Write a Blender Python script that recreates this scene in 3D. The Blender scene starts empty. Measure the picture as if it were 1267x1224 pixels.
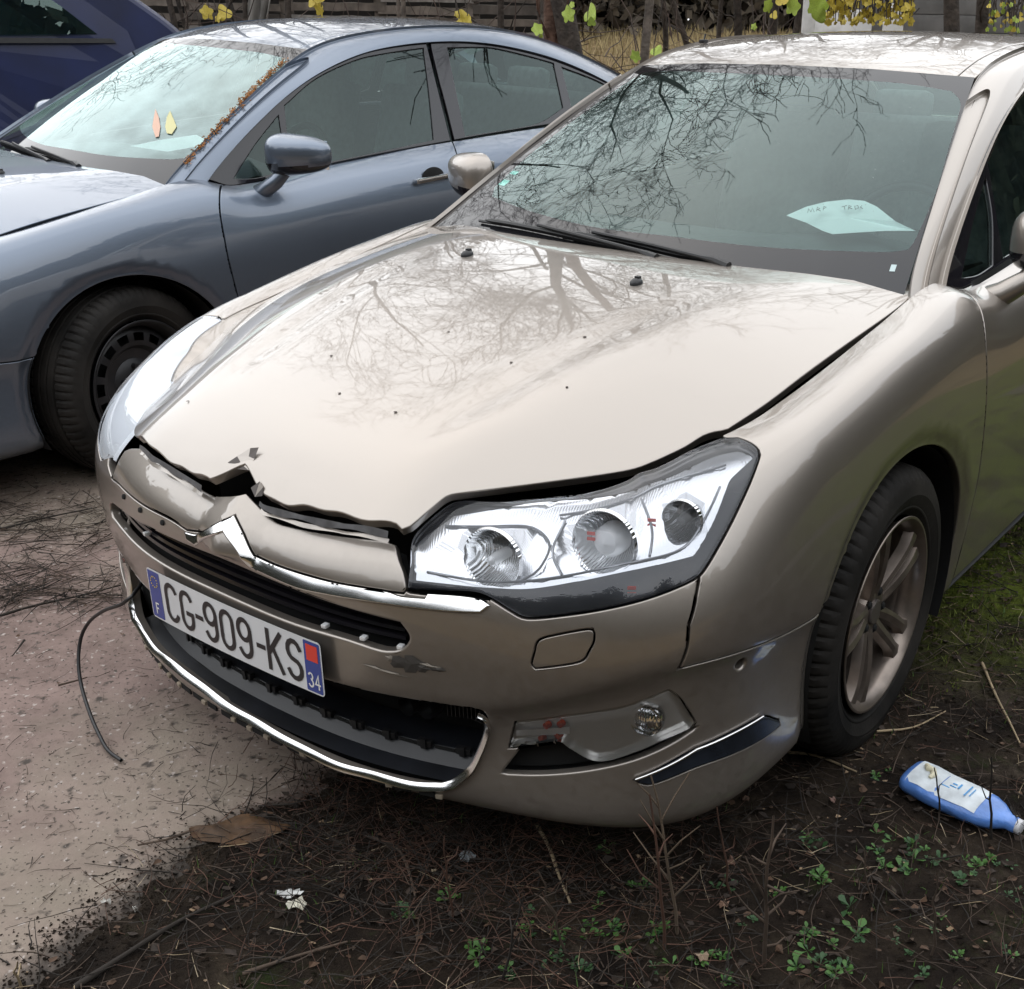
import bpy, bmesh, math, random
import numpy as np
from mathutils import Vector, Matrix
from mathutils.geometry import delaunay_2d_cdt
random.seed(7); RNG=np.random.default_rng(11)
SC=bpy.context.scene
COL=SC.collection
# ------------------------------------------------------------------ camera, sky, sun, exposure
cam=bpy.data.cameras.new('camera'); co=bpy.data.objects.new('camera',cam); COL.objects.link(co)
F_PX=1381.62; W_PX=1267.0; H_PX=1224.0
cam.sensor_width=36; cam.sensor_fit='HORIZONTAL'; cam.lens=F_PX/W_PX*36
cam.shift_x=(W_PX/2-796.42)/W_PX; cam.shift_y=(688.62-H_PX/2)/W_PX
cam.clip_start=.05; cam.clip_end=800
_R=((0.99979077,0.00888157,0.01842661),(0.02045538,-0.43410157,-0.90063167),(0,0.90082015,-0.43419242))
_r0=Vector(_R[0]); 
_rows=[Vector((0.99979077,0.00888157,0.01842661)),Vector((0.02045538,-0.43410157,-0.90063167)),Vector((0.0,0.90082015,-0.43419242))]
co.matrix_world=Matrix(((_rows[0][0],-_rows[1][0],-_rows[2][0],0),(_rows[0][1],-_rows[1][1],-_rows[2][1],0),(_rows[0][2],-_rows[1][2],-_rows[2][2],1.51294),(0,0,0,1)))
SC.camera=co
SC.view_settings.view_transform='Standard'; SC.view_settings.look='None'; SC.view_settings.gamma=1
SC.view_settings.exposure=0.76
SUN_EL=math.radians(52); SUN_AZ=math.radians(-30)
wd=bpy.data.worlds.new('World'); SC.world=wd; wd.use_nodes=True
nt=wd.node_tree; nt.nodes.clear()
def N(nt,t,**k):
    n=nt.nodes.new(t)
    for a,b in k.items(): setattr(n,a,b)
    return n
out=N(nt,'ShaderNodeOutputWorld'); bg=N(nt,'ShaderNodeBackground'); sky=N(nt,'ShaderNodeTexSky')
sky.sky_type='NISHITA'; sky.sun_disc=False; sky.sun_elevation=SUN_EL; sky.sun_rotation=SUN_AZ; sky.air_density=1; sky.dust_density=4; sky.ozone_density=1
# overcast: a broken sheet of cloud laid over the blue sky
tc=N(nt,'ShaderNodeTexCoord'); nz=N(nt,'ShaderNodeTexNoise'); nz.inputs['Scale'].default_value=1.6; nz.inputs['Detail'].default_value=5; nz.inputs['Roughness'].default_value=.55
rp=N(nt,'ShaderNodeValToRGB'); rp.color_ramp.elements[0].position=.3; rp.color_ramp.elements[0].color=(6.3,6.6,7.0,1); rp.color_ramp.elements[1].position=.72; rp.color_ramp.elements[1].color=(9.6,9.7,9.8,1)
mx=N(nt,'ShaderNodeMix',data_type='RGBA'); mx.inputs[0].default_value=.94
nt.links.new(tc.outputs['Generated'],nz.inputs['Vector']); nt.links.new(nz.outputs['Fac'],rp.inputs[0])
nt.links.new(sky.outputs[0],mx.inputs[6]); nt.links.new(rp.outputs[0],mx.inputs[7]); nt.links.new(mx.outputs[2],bg.inputs[0]); bg.inputs[1].default_value=.14
nt.links.new(bg.outputs[0],out.inputs[0])
sun=bpy.data.lights.new('sun','SUN'); sun.energy=.6; sun.angle=math.radians(110); sun.color=(1,.97,.93)
so=bpy.data.objects.new('sun',sun); COL.objects.link(so)
so.rotation_euler=(math.pi/2-SUN_EL,0,math.pi-SUN_AZ if False else 0)
_d=Vector((math.sin(SUN_AZ)*math.cos(SUN_EL),math.cos(SUN_AZ)*math.cos(SUN_EL),math.sin(SUN_EL)))
so.rotation_euler=_d.to_track_quat('Z','Y').to_euler()
# ------------------------------------------------------------------ materials
MATS={}
def mat(name,col=(.5,.5,.5),rough=.5,metal=0,coat=0,coatr=.03,spec=.5,noise=None,bump=None,emit=None,ior=None):
    """noise=(scale,amount,detail) brightness variation; bump=(scale,strength,dist)"""
    if name in MATS: return MATS[name]
    m=bpy.data.materials.new(name); m.use_nodes=True; t=m.node_tree; b=t.nodes['Principled BSDF']
    b.inputs['Base Color'].default_value=(*col,1); b.inputs['Roughness'].default_value=rough; b.inputs['Metallic'].default_value=metal
    b.inputs['Coat Weight'].default_value=coat; b.inputs['Coat Roughness'].default_value=coatr; b.inputs['Specular IOR Level'].default_value=spec
    tcn=N(t,'ShaderNodeTexCoord')
    if noise:
        n=N(t,'ShaderNodeTexNoise'); n.inputs['Scale'].default_value=noise[0]; n.inputs['Detail'].default_value=noise[2] if len(noise)>2 else 6
        t.links.new(tcn.outputs['Object'],n.inputs['Vector'])
        r=N(t,'ShaderNodeMapRange'); r.inputs[1].default_value=.3; r.inputs[2].default_value=.7; r.inputs[3].default_value=1-noise[1]; r.inputs[4].default_value=1+noise[1]
        t.links.new(n.outputs['Fac'],r.inputs[0])
        v=N(t,'ShaderNodeVectorMath',operation='SCALE'); v.inputs[0].default_value=col; t.links.new(r.outputs[0],v.inputs['Scale'])
        t.links.new(v.outputs[0],b.inputs['Base Color'])
    if bump:
        n=N(t,'ShaderNodeTexNoise'); n.inputs['Scale'].default_value=bump[0]; n.inputs['Detail'].default_value=5
        t.links.new(tcn.outputs['Object'],n.inputs['Vector'])
        bp=N(t,'ShaderNodeBump'); bp.inputs['Strength'].default_value=bump[1]; bp.inputs['Distance'].default_value=bump[2]
        t.links.new(n.outputs['Fac'],bp.inputs['Height']); t.links.new(bp.outputs[0],b.inputs['Normal'])
    if emit: b.inputs['Emission Color'].default_value=(*emit[0],1); b.inputs['Emission Strength'].default_value=emit[1]
    MATS[name]=m; return m
def paint(name,col,metal,rough,dirt=.3,dirtcol=(.12,.10,.08)):
    m=mat(name,col,rough,metal,1.0,.025); t=m.node_tree; b=t.nodes['Principled BSDF']; b.inputs['Coat IOR'].default_value=1.58
    tcn=[n for n in t.nodes if n.type=='TEX_COORD'][0]
    n=N(t,'ShaderNodeTexNoise'); n.inputs['Scale'].default_value=3.5; n.inputs['Detail'].default_value=8; n.inputs['Roughness'].default_value=.65
    n2=N(t,'ShaderNodeTexNoise'); n2.inputs['Scale'].default_value=70; n2.inputs['Detail'].default_value=3
    t.links.new(tcn.outputs['Object'],n.inputs['Vector']); t.links.new(tcn.outputs['Object'],n2.inputs['Vector'])
    mu=N(t,'ShaderNodeMath',operation='MULTIPLY'); t.links.new(n.outputs['Fac'],mu.inputs[0]); t.links.new(n2.outputs['Fac'],mu.inputs[1])
    # road film: thicker low on the body
    sp=N(t,'ShaderNodeSeparateXYZ'); t.links.new(tcn.outputs['Object'],sp.inputs[0])
    hz=N(t,'ShaderNodeMapRange'); hz.inputs[1].default_value=.75; hz.inputs[2].default_value=.15; hz.inputs[3].default_value=.35; hz.inputs[4].default_value=2.0; t.links.new(sp.outputs[2],hz.inputs[0])
    m2=N(t,'ShaderNodeMath',operation='MULTIPLY'); t.links.new(mu.outputs[0],m2.inputs[0]); t.links.new(hz.outputs[0],m2.inputs[1])
    r=N(t,'ShaderNodeMapRange'); r.inputs[1].default_value=.12; r.inputs[2].default_value=.55; r.inputs[3].default_value=0; r.inputs[4].default_value=dirt; t.links.new(m2.outputs[0],r.inputs[0])
    mxx=N(t,'ShaderNodeMix',data_type='RGBA'); mxx.inputs[6].default_value=(*col,1); mxx.inputs[7].default_value=(*dirtcol,1); t.links.new(r.outputs[0],mxx.inputs[0])
    t.links.new(mxx.outputs[2],b.inputs['Base Color'])
    rr=N(t,'ShaderNodeMapRange'); rr.inputs[3].default_value=.02; rr.inputs[4].default_value=.30; t.links.new(r.outputs[0],rr.inputs[0]); t.links.new(rr.outputs[0],b.inputs['Coat Roughness'])
    mt=N(t,'ShaderNodeMath',operation='SUBTRACT'); mt.inputs[0].default_value=metal; t.links.new(r.outputs[0],mt.inputs[1]); t.links.new(mt.outputs[0],b.inputs['Metallic'])
    return m
def glassmat(name,tint=(.75,.87,.84),ior=1.5,rough=0.0,boost=1.0,haze=.0,hazecol=(.5,.6,.6),gcol=(1,1,1)):
    m=bpy.data.materials.new(name); m.use_nodes=True; t=m.node_tree; t.nodes.clear()
    o=N(t,'ShaderNodeOutputMaterial'); tr=N(t,'ShaderNodeBsdfTransparent'); tr.inputs[0].default_value=(*tint,1)
    gl=N(t,'ShaderNodeBsdfGlossy'); gl.inputs['Roughness'].default_value=rough; gl.inputs[0].default_value=(*gcol,1); fr=N(t,'ShaderNodeFresnel'); fr.inputs[0].default_value=ior
    ml=N(t,'ShaderNodeMath',operation='MULTIPLY'); ml.inputs[1].default_value=boost; ml.use_clamp=True; t.links.new(fr.outputs[0],ml.inputs[0])
    mxn=N(t,'ShaderNodeMixShader'); t.links.new(ml.outputs[0],mxn.inputs[0])
    if haze>0:
        df=N(t,'ShaderNodeBsdfDiffuse'); df.inputs[0].default_value=(*hazecol,1)
        tcn=N(t,'ShaderNodeTexCoord'); n=N(t,'ShaderNodeTexNoise'); n.inputs['Scale'].default_value=9; n.inputs['Detail'].default_value=8; t.links.new(tcn.outputs['Object'],n.inputs['Vector'])
        r=N(t,'ShaderNodeMapRange'); r.inputs[1].default_value=.3; r.inputs[2].default_value=.75; r.inputs[3].default_value=haze*.4; r.inputs[4].default_value=haze*1.6; t.links.new(n.outputs['Fac'],r.inputs[0])
        mh=N(t,'ShaderNodeMixShader'); t.links.new(r.outputs[0],mh.inputs[0]); t.links.new(tr.outputs[0],mh.inputs[1]); t.links.new(df.outputs[0],mh.inputs[2]); t.links.new(mh.outputs[0],mxn.inputs[1])
    else: t.links.new(tr.outputs[0],mxn.inputs[1])
    t.links.new(gl.outputs[0],mxn.inputs[2]); t.links.new(mxn.outputs[0],o.inputs[0])
    MATS[name]=m; return m
PAINT_A=paint('champagne_paint',(.335,.300,.266),.88,.41,.30,(.10,.085,.07))
PAINT_B=paint('blue_grey_paint',(.155,.188,.24),.84,.40,.24,(.07,.07,.07))
PAINT_V=mat('dark_blue_paint',(.004,.011,.062),.5,.1,.45,.22,noise=(3,.3))
BLACK=mat('black_plastic',(.012,.012,.013),.45,noise=(30,.35))
BLACKG=mat('gloss_black_trim',(.012,.011,.014),.12,coat=.4)
VOID=mat('dark_cavity',(.004,.004,.004),.9)
FRIT=mat('black_glass_border',(.012,.012,.014),.03,spec=.5)
CHROME=mat('chrome',(.78,.78,.78),.16,1.0,noise=(40,.06))
SILVER=mat('silver_plastic',(.86,.87,.88),.25,.30)
REFL=mat('lamp_reflector',(.88,.89,.90),.10,1.0)
def fluted(m,scale,strength,dist,rot=0):
    t=m.node_tree; tc_=N(t,'ShaderNodeTexCoord'); mp_=N(t,'ShaderNodeMapping'); mp_.inputs['Rotation'].default_value=(0,rot,0); w_=N(t,'ShaderNodeTexWave'); w_.inputs['Scale'].default_value=scale; w_.inputs['Distortion'].default_value=.3
    t.links.new(tc_.outputs['Object'],mp_.inputs[0]); t.links.new(mp_.outputs[0],w_.inputs[0]); b_=N(t,'ShaderNodeBump'); b_.inputs['Strength'].default_value=strength; b_.inputs['Distance'].default_value=dist; t.links.new(w_.outputs['Fac'],b_.inputs['Height']); t.links.new(b_.outputs[0],t.nodes['Principled BSDF'].inputs['Normal'])
fluted(REFL,70,.35,.003)
LAMPS=mat('lamp_silver',(.66,.67,.69),.17,.8)
fluted(LAMPS,85,.07,.002,.6)
DGREY=mat('grey_plastic',(.05,.053,.058),.5,noise=(12,.3))
TAN=mat('primer_tan',(.30,.25,.19),.6,noise=(60,.2))
ORANGE=mat('amber_bulb',(.55,.06,.015),.3,coat=1)
RUB=mat('tyre_rubber',(.014,.0125,.011),.75,spec=.25,noise=(6,.95,10),bump=(90,.4,.002))
RIMA=mat('alloy_rim',(.22,.185,.16),.32,.75,noise=(14,.35,8))
RIMB=mat('black_steel_rim',(.018,.018,.020),.45,.2,noise=(10,.4))
PLATEW=mat('plate_white',(.74,.76,.78),.22,coat=.5,noise=(8,.06))
PLATEB=mat('plate_blue',(.012,.045,.28),.25,coat=.5)
PLATEK=mat('plate_ink',(.012,.012,.015),.35)
PLATER=mat('plate_red',(.75,.05,.03),.3)
YEL=mat('plate_yellow',(.8,.6,.05),.3)
WHITE=mat('white_print',(.8,.8,.8),.4)
PAPER=mat('paper',(.90,.92,.92),.6)
FABRIC=mat('grey_seat_fabric',(.20,.21,.215),.9,noise=(25,.3))
LINER=mat('grey_headliner',(.35,.36,.36),.9)
DASH=mat('dashboard_plastic',(.055,.06,.062),.6,noise=(40,.2))
GLASS=glassmat('windscreen_glass',(.74,.90,.87),1.52,0,1.25,.016,(.42,.60,.58),gcol=(.84,1,.98))
GLASSB=glassmat('misted_windscreen_glass',(.74,.90,.87),1.52,0,1.4,.20,(.62,.82,.82),gcol=(.84,1,.98))
SGLASS=glassmat('side_glass',(.50,.64,.60),1.52,0,1.35,.012,(.3,.36,.35),gcol=(.85,1,.96))
LENS=glassmat('clear_lens',(.95,.96,.98),1.42,0,1.0,.02,(.8,.85,.9))
# ------------------------------------------------------------------ object helpers
def link(o): COL.objects.link(o); return o
def mesh(name,V,F,smooth=True,mats=(),normals=None,fm=None):
    me=bpy.data.meshes.new(name); me.from_pydata([tuple(map(float,v)) for v in V],[],[tuple(map(int,f)) for f in F])
    for m in mats: me.materials.append(m)
    if smooth: me.polygons.foreach_set('use_smooth',[True]*len(me.polygons))
    if fm is not None: me.polygons.foreach_set('material_index',fm)
    me.update()
    if normals is not None:
        nn=np.asarray(normals,float); nn/=np.maximum(np.linalg.norm(nn,axis=1)[:,None],1e-9)
        me.normals_split_custom_set_from_vertices([tuple(x) for x in nn])
    return me
def sharp(me,deg=32):
    bm=bmesh.new(); bm.from_mesh(me)
    for e in bm.edges:
        if len(e.link_faces)==2 and e.calc_face_angle(0)>math.radians(deg): e.smooth=False
    bm.to_mesh(me); bm.free(); return me
def obj(name,me,parent=None,m=None):
    o=bpy.data.objects.new(name,me); link(o); o.parent=parent
    if m is not None:
        if len(me.materials)==0: me.materials.append(m)
        else: o.material_slots[0].link='OBJECT'; o.material_slots[0].material=m
    return o
def tag(o,label=None,cat=None,group=None,kind=None):
    for k,v in (('label',label),('category',cat),('group',group),('kind',kind)):
        if v: o[k]=v
    return o
def empty(name,loc=(0,0,0),rz=0):
    o=bpy.data.objects.new(name,None); link(o); o.location=loc; o.rotation_euler=(0,0,rz); o.empty_display_size=.2; return o
class MB:
    """collects primitive shapes into one mesh"""
    def __init__(s): s.V=[]; s.F=[]; s.M=[]
    def add(s,V,F,m=0):
        b=len(s.V); s.V+= [tuple(v) for v in V]; s.F+=[tuple(i+b for i in f) for f in F]; s.M+=[m]*len(F)
    def box(s,c,d,R=None,m=0,bev=0):
        x,y,z=[k/2 for k in d]; 
        if bev:
            P=[]
            b=min(bev,x*.9,y*.9,z*.9)
            bm=bmesh.new(); bmesh.ops.create_cube(bm,size=1)
            for v in bm.verts: v.co=Vector((v.co.x*2*x,v.co.y*2*y,v.co.z*2*z))
            bmesh.ops.bevel(bm,geom=bm.edges[:],offset=b,segments=2,profile=.6,affect='EDGES')
            V=[v.co.copy() for v in bm.verts]; bm.verts.index_update(); F=[[v.index for v in f.verts] for f in bm.faces]; bm.free()
        else:
            V=[Vector((a*x,b_*y,c_*z)) for a in(-1,1) for b_ in(-1,1) for c_ in(-1,1)]
            F=[(0,1,3,2),(4,6,7,5),(0,4,5,1),(2,3,7,6),(0,2,6,4),(1,5,7,3)]
        if R is not None: V=[R@v for v in V]
        s.add([v+Vector(c) for v in V],F,m)
    def tube(s,P,r,n=8,m=0,cap=True):
        P=[Vector(p) for p in P]; rr=r if hasattr(r,'__len__') else [r]*len(P)
        V=[];F=[]; up=Vector((0,0,1)); prev=None
        for i,p in enumerate(P):
            t=(P[min(i+1,len(P)-1)]-P[max(i-1,0)]); t.normalize()
            a=t.cross(prev if prev is not None else (up if abs(t.z)<.9 else Vector((1,0,0))))
            if prev is not None: a=prev-t*prev.dot(t)
            if a.length<1e-6: a=t.orthogonal()
            a.normalize(); b=t.cross(a); prev=a
            for k in range(n):
                q=2*math.pi*k/n; V.append(p+(a*math.cos(q)+b*math.sin(q))*rr[i])
        for i in range(len(P)-1):
            for k in range(n): F.append((i*n+k,i*n+(k+1)%n,(i+1)*n+(k+1)%n,(i+1)*n+k))
        if cap: F.append(tuple(range(n))[::-1]); F.append(tuple((len(P)-1)*n+k for k in range(n)))
        s.add(V,F,m)
    def lathe(s,prof,n=48,M=None,m=0,close=False):
        """prof [(r,h)] spun about local Z, placed by matrix M"""
        V=[];F=[]
        for r,h in prof:
            for k in range(n):
                q=2*math.pi*k/n; v=Vector((r*math.cos(q),r*math.sin(q),h)); V.append(M@v if M else v)
        L=len(prof)
        for i in range(L-1 if not close else L):
            j=(i+1)%L
            for k in range(n): F.append((i*n+k,i*n+(k+1)%n,j*n+(k+1)%n,j*n+k))
        s.add(V,F,m)
    def build(s,name,mats,parent=None,smooth=True,deg=32):
        if not isinstance(mats,(list,tuple)): mats=[mats]
        me=mesh(name,s.V,s.F,smooth,mats,fm=s.M)
        if smooth: sharp(me,deg)
        return obj(name,me,parent)

# ------------------------------------------------------------------ body surfaces of the saloons (car space: x left, y back, z up)

OUT={'HL':[(0.423,0.746),(0.418,0.81),(0.406,0.873),(0.416,0.915),(0.448,0.971),(0.477,0.986),(0.864,0.995),(0.978,0.983),(1.045,0.985),(1.108,0.993),(1.154,0.995),(1.194,0.993),(1.21,0.971),(1.205,0.937),(1.198,0.912),(1.19,0.9),(1.139,0.863),(1.074,0.82),(1.009,0.775),(0.96,0.736),(0.945,0.729),(0.891,0.721),(0.824,0.713),(0.762,0.707),(0.707,0.702),(0.653,0.696),(0.633,0.699),(0.61,0.719),(0.575,0.751),(0.542,0.767),(0.485,0.759)],'HLS':[(0.434,0.776),(0.414,0.849),(0.421,0.886),(0.463,0.953),(0.572,0.988),(0.664,0.992),(0.851,0.973),(1.008,0.958),(1.115,0.963),(1.154,0.96),(1.181,0.947),(1.187,0.926),(1.182,0.907),(1.128,0.894),(1.104,0.886),(1.03,0.831),(0.956,0.779),(0.882,0.788),(0.794,0.794),(0.702,0.788),(0.633,0.78),(0.572,0.781),(0.504,0.78)],'NOSEB':[(0.027,0.846),(0.064,0.786),(0.092,0.716),(0.155,0.71),(0.268,0.715),(0.342,0.724),(0.389,0.728),(0.418,0.732)],'NOSER':[(0.423,0.746),(0.413,0.787),(0.394,0.826),(0.381,0.858)],'NOSET':[(0.353,0.865),(0.247,0.854),(0.156,0.846),(0.102,0.848),(0.059,0.884),(0.022,0.917)],'NOSETR':[(0.052,0.87),(0.084,0.856),(0.183,0.865),(0.34,0.866),(0.408,0.868),(0.479,0.838),(0.503,0.816),(0.503,0.722),(0.512,0.704)],'NOSEBR':[(0.449,0.717),(0.282,0.72),(0.175,0.722),(0.113,0.707),(0.051,0.738)],'CHB':[(0.022,0.79),(0.056,0.731),(0.076,0.667),(0.192,0.658),(0.268,0.669),(0.339,0.681),(0.391,0.687),(0.487,0.696),(0.561,0.707)],'CHE':[(0.577,0.731),(0.558,0.747),(0.521,0.75),(0.464,0.744)],'CHR':[(0.113,0.701),(0.082,0.671),(0.089,0.673),(-0.015,0.786)],'SLT':[(0.02,0.65),(0.083,0.649),(0.206,0.641),(0.327,0.636),(0.412,0.634)],'SLE':[(0.425,0.606),(0.426,0.59),(0.416,0.568)],'SLB':[(0.402,0.555),(0.372,0.546),(0.293,0.554),(0.165,0.552),(0.054,0.554),(0.008,0.555)],'SLL':[(0.551,0.583),(0.548,0.531),(0.278,0.563),(0.083,0.556)],'LGT':[(0.24,0.3),(0.331,0.282),(0.439,0.284),(0.54,0.29)],'LGE':[(0.56,0.287),(0.553,0.255),(0.543,0.227),(0.529,0.194),(0.511,0.169),(0.49,0.146)],'LGB':[(0.47,0.132),(0.406,0.116),(0.252,0.109),(0.01,0.13)],'LGR':[(0.231,0.153),(0.424,0.143),(0.536,0.156),(0.561,0.188)],'FOG':[(0.614,0.301),(0.705,0.301),(0.8,0.296),(0.847,0.301),(0.886,0.308),(0.907,0.291),(0.927,0.27),(0.941,0.255),(0.93,0.248),(0.878,0.241),(0.832,0.232),(0.76,0.222),(0.709,0.243),(0.691,0.254),(0.644,0.249),(0.599,0.241)],'DUCT':[(0.587,0.191),(0.626,0.246),(0.644,0.249),(0.691,0.254),(0.709,0.243),(0.76,0.222),(0.832,0.232),(0.878,0.241),(0.93,0.248),(0.945,0.248),(0.893,0.236),(0.832,0.224),(0.773,0.215),(0.696,0.204),(0.644,0.197)],'TOW':[(0.672,0.634),(0.709,0.646),(0.744,0.652),(0.753,0.649),(0.756,0.638),(0.755,0.608),(0.747,0.575),(0.741,0.552),(0.729,0.541),(0.696,0.538),(0.658,0.537),(0.652,0.552),(0.657,0.591),(0.661,0.62)],'STRIP':[(0.828,0.194),(0.942,0.221),(1.107,0.223),(1.166,0.199),(1.171,0.189),(1.122,0.189),(0.955,0.199),(0.851,0.186)],'SENS':[(1.04,0.321)],'BFS':[(0.952,0.728),(0.939,0.69),(0.913,0.58),(0.905,0.486)],'CREASE':[(0.25,0.366),(0.438,0.364),(0.579,0.396),(0.709,0.401),(0.844,0.43),(0.905,0.469),(0.942,0.484),(1.069,0.472),(1.334,0.381)],'SCR':[(0.385,0.517),(0.425,0.543),(0.456,0.537),(0.485,0.516)],'BULBS':[(0.555,0.876),(0.763,0.906),(0.961,0.859)],'H_HL':[(0.729,0.38),(0.75,0.323),(0.758,0.253),(0.758,0.147),(0.752,-0.022),(0.744,-0.17),(0.734,-0.299),(0.715,-0.405),(0.709,-0.416),(0.69,-0.428),(0.679,-0.45),(0.669,-0.49),(0.655,-0.527),(0.641,-0.559),(0.625,-0.589),(0.596,-0.626),(0.546,-0.683),(0.479,-0.757),(0.419,-0.823),(0.409,-0.838),(0.403,-0.87),(0.395,-0.911),(0.387,-0.924)],'H_HF':[(0.373,-0.923),(0.363,-0.926),(0.285,-0.95),(0.185,-0.963),(0.125,-0.967),(0.09,-0.97),(0.065,-0.964),(-0.002,-0.939),(-0.04,-0.961),(-0.061,-0.976),(-0.079,-0.975),(-0.152,-0.966),(-0.273,-0.951),(-0.348,-0.931)],'H_HR':[(-0.427,-0.899),(-0.512,-0.827),(-0.615,-0.73),(-0.66,-0.69),(-0.686,-0.617),(-0.712,-0.532),(-0.719,-0.442),(-0.715,-0.358),(-0.728,-0.256),(-0.741,-0.143),(-0.759,-0.04),(-0.761,0.098)],'H_WASH':[(-0.301,-0.047),(0.245,-0.062)],'H_CHIPS':[(-0.313,-0.837),(0.18,-0.73),(0.021,-0.724),(0.267,-0.503)],'H_RIDGE':[(0.427,-0.716),(0.461,-0.576),(0.489,-0.466),(0.526,-0.247),(0.522,0.047)],'H_TEAR':[(-0.03,-0.937),(-0.008,-0.91),(0.012,-0.934)],'G_DLOU':[(0.447,0.971),(0.589,1.07),(0.832,1.213),(1.023,1.298),(1.232,1.36),(1.391,1.388),(1.647,1.411),(1.925,1.41),(2.173,1.376),(2.393,1.332),(2.659,1.247)],'G_DLOL':[(0.533,0.941),(1.005,0.992),(1.603,1.033),(2.103,1.06)],'G_GQ':[(0.546,0.965),(0.67,1.069),(0.804,1.164),(0.778,1.077),(0.709,0.973),(0.623,0.962)],'G_GF':[(0.844,1.196),(1.017,1.283),(1.225,1.344),(1.381,1.367),(1.6,1.387),(1.551,1.219),(1.493,1.042),(1.009,1.001),(0.778,0.982)],'G_GR':[(1.735,1.387),(1.905,1.388),(2.01,1.383),(2.19,1.353),(2.364,1.318),(2.336,1.131),(2.128,1.073),(1.675,1.047)],'G_GB':[(2.413,1.304),(2.652,1.235),(2.396,1.146)],'WCL':[(-0.844,0.141),(-0.547,0.111),(-0.175,0.087),(0.152,0.09),(0.508,0.087),(0.808,0.099),(0.917,0.106),(0.972,0.12),(0.981,0.153),(0.993,0.269),(0.999,0.388),(0.993,0.595),(0.985,0.802),(0.968,0.854),(0.922,0.899),(0.706,0.921),(0.454,0.924),(-0.348,0.933),(-0.672,0.944),(-0.878,0.936),(-0.908,0.837),(-0.92,0.367),(-0.894,0.182)]}

def bspl(C,t):
    """uniform cubic B-spline with end interpolation; C (n,k), t in [0,1]; param ~ index"""
    C=np.asarray(C,float); n=len(C)
    E=np.vstack([2*C[0]-C[1],C,2*C[-1]-C[-2]])
    x=np.clip(np.asarray(t,float),0,1)*(n-1); i=np.minimum(x.astype(int),n-2); f=(x-i)[:,None]
    a,b,c,d=E[i],E[i+1],E[i+2],E[i+3]
    return ((1-f)**3*a+(3*f**3-6*f**2+4)*b+(-3*f**3+3*f**2+3*f+1)*c+f**3*d)/6
HULL=[(0,-1.018),(.13,-1.016),(.26,-1.004),(.38,-.978),(.50,-.938),(.62,-.896),(.742,-.838),(.846,-.750),(.897,-.620),(.908,-.475),(.910,-.34),(.913,-.2),(.917,-.05),(.919,.1),(.920,.25),(.921,.4),(.922,.6),(.923,.9),(.924,1.3),(.924,1.7),(.924,2.1),(.922,2.5),(.915,2.8),(.905,3.05),(.885,3.25),(.845,3.42),(.76,3.56),(.62,3.64),(.45,3.68),(.25,3.70),(0,3.71)]
_t=np.linspace(0,1,1200); _h=bspl(HULL,_t); _s=np.concatenate([[0],np.cumsum(np.hypot(*np.diff(_h,axis=0).T))]); SL=_s[-1]
def hull(s):
    return np.stack([np.interp(s,_s,_h[:,0]),np.interp(s,_s,_h[:,1])],1)
def s_at_y(y): # side part
    m=_h[:,1]<3.5; return float(np.interp(y,_h[m,1],_s[m]))
def s_at_x(x): return float(np.interp(x,_h[:300,0],_s[:300]))
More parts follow.
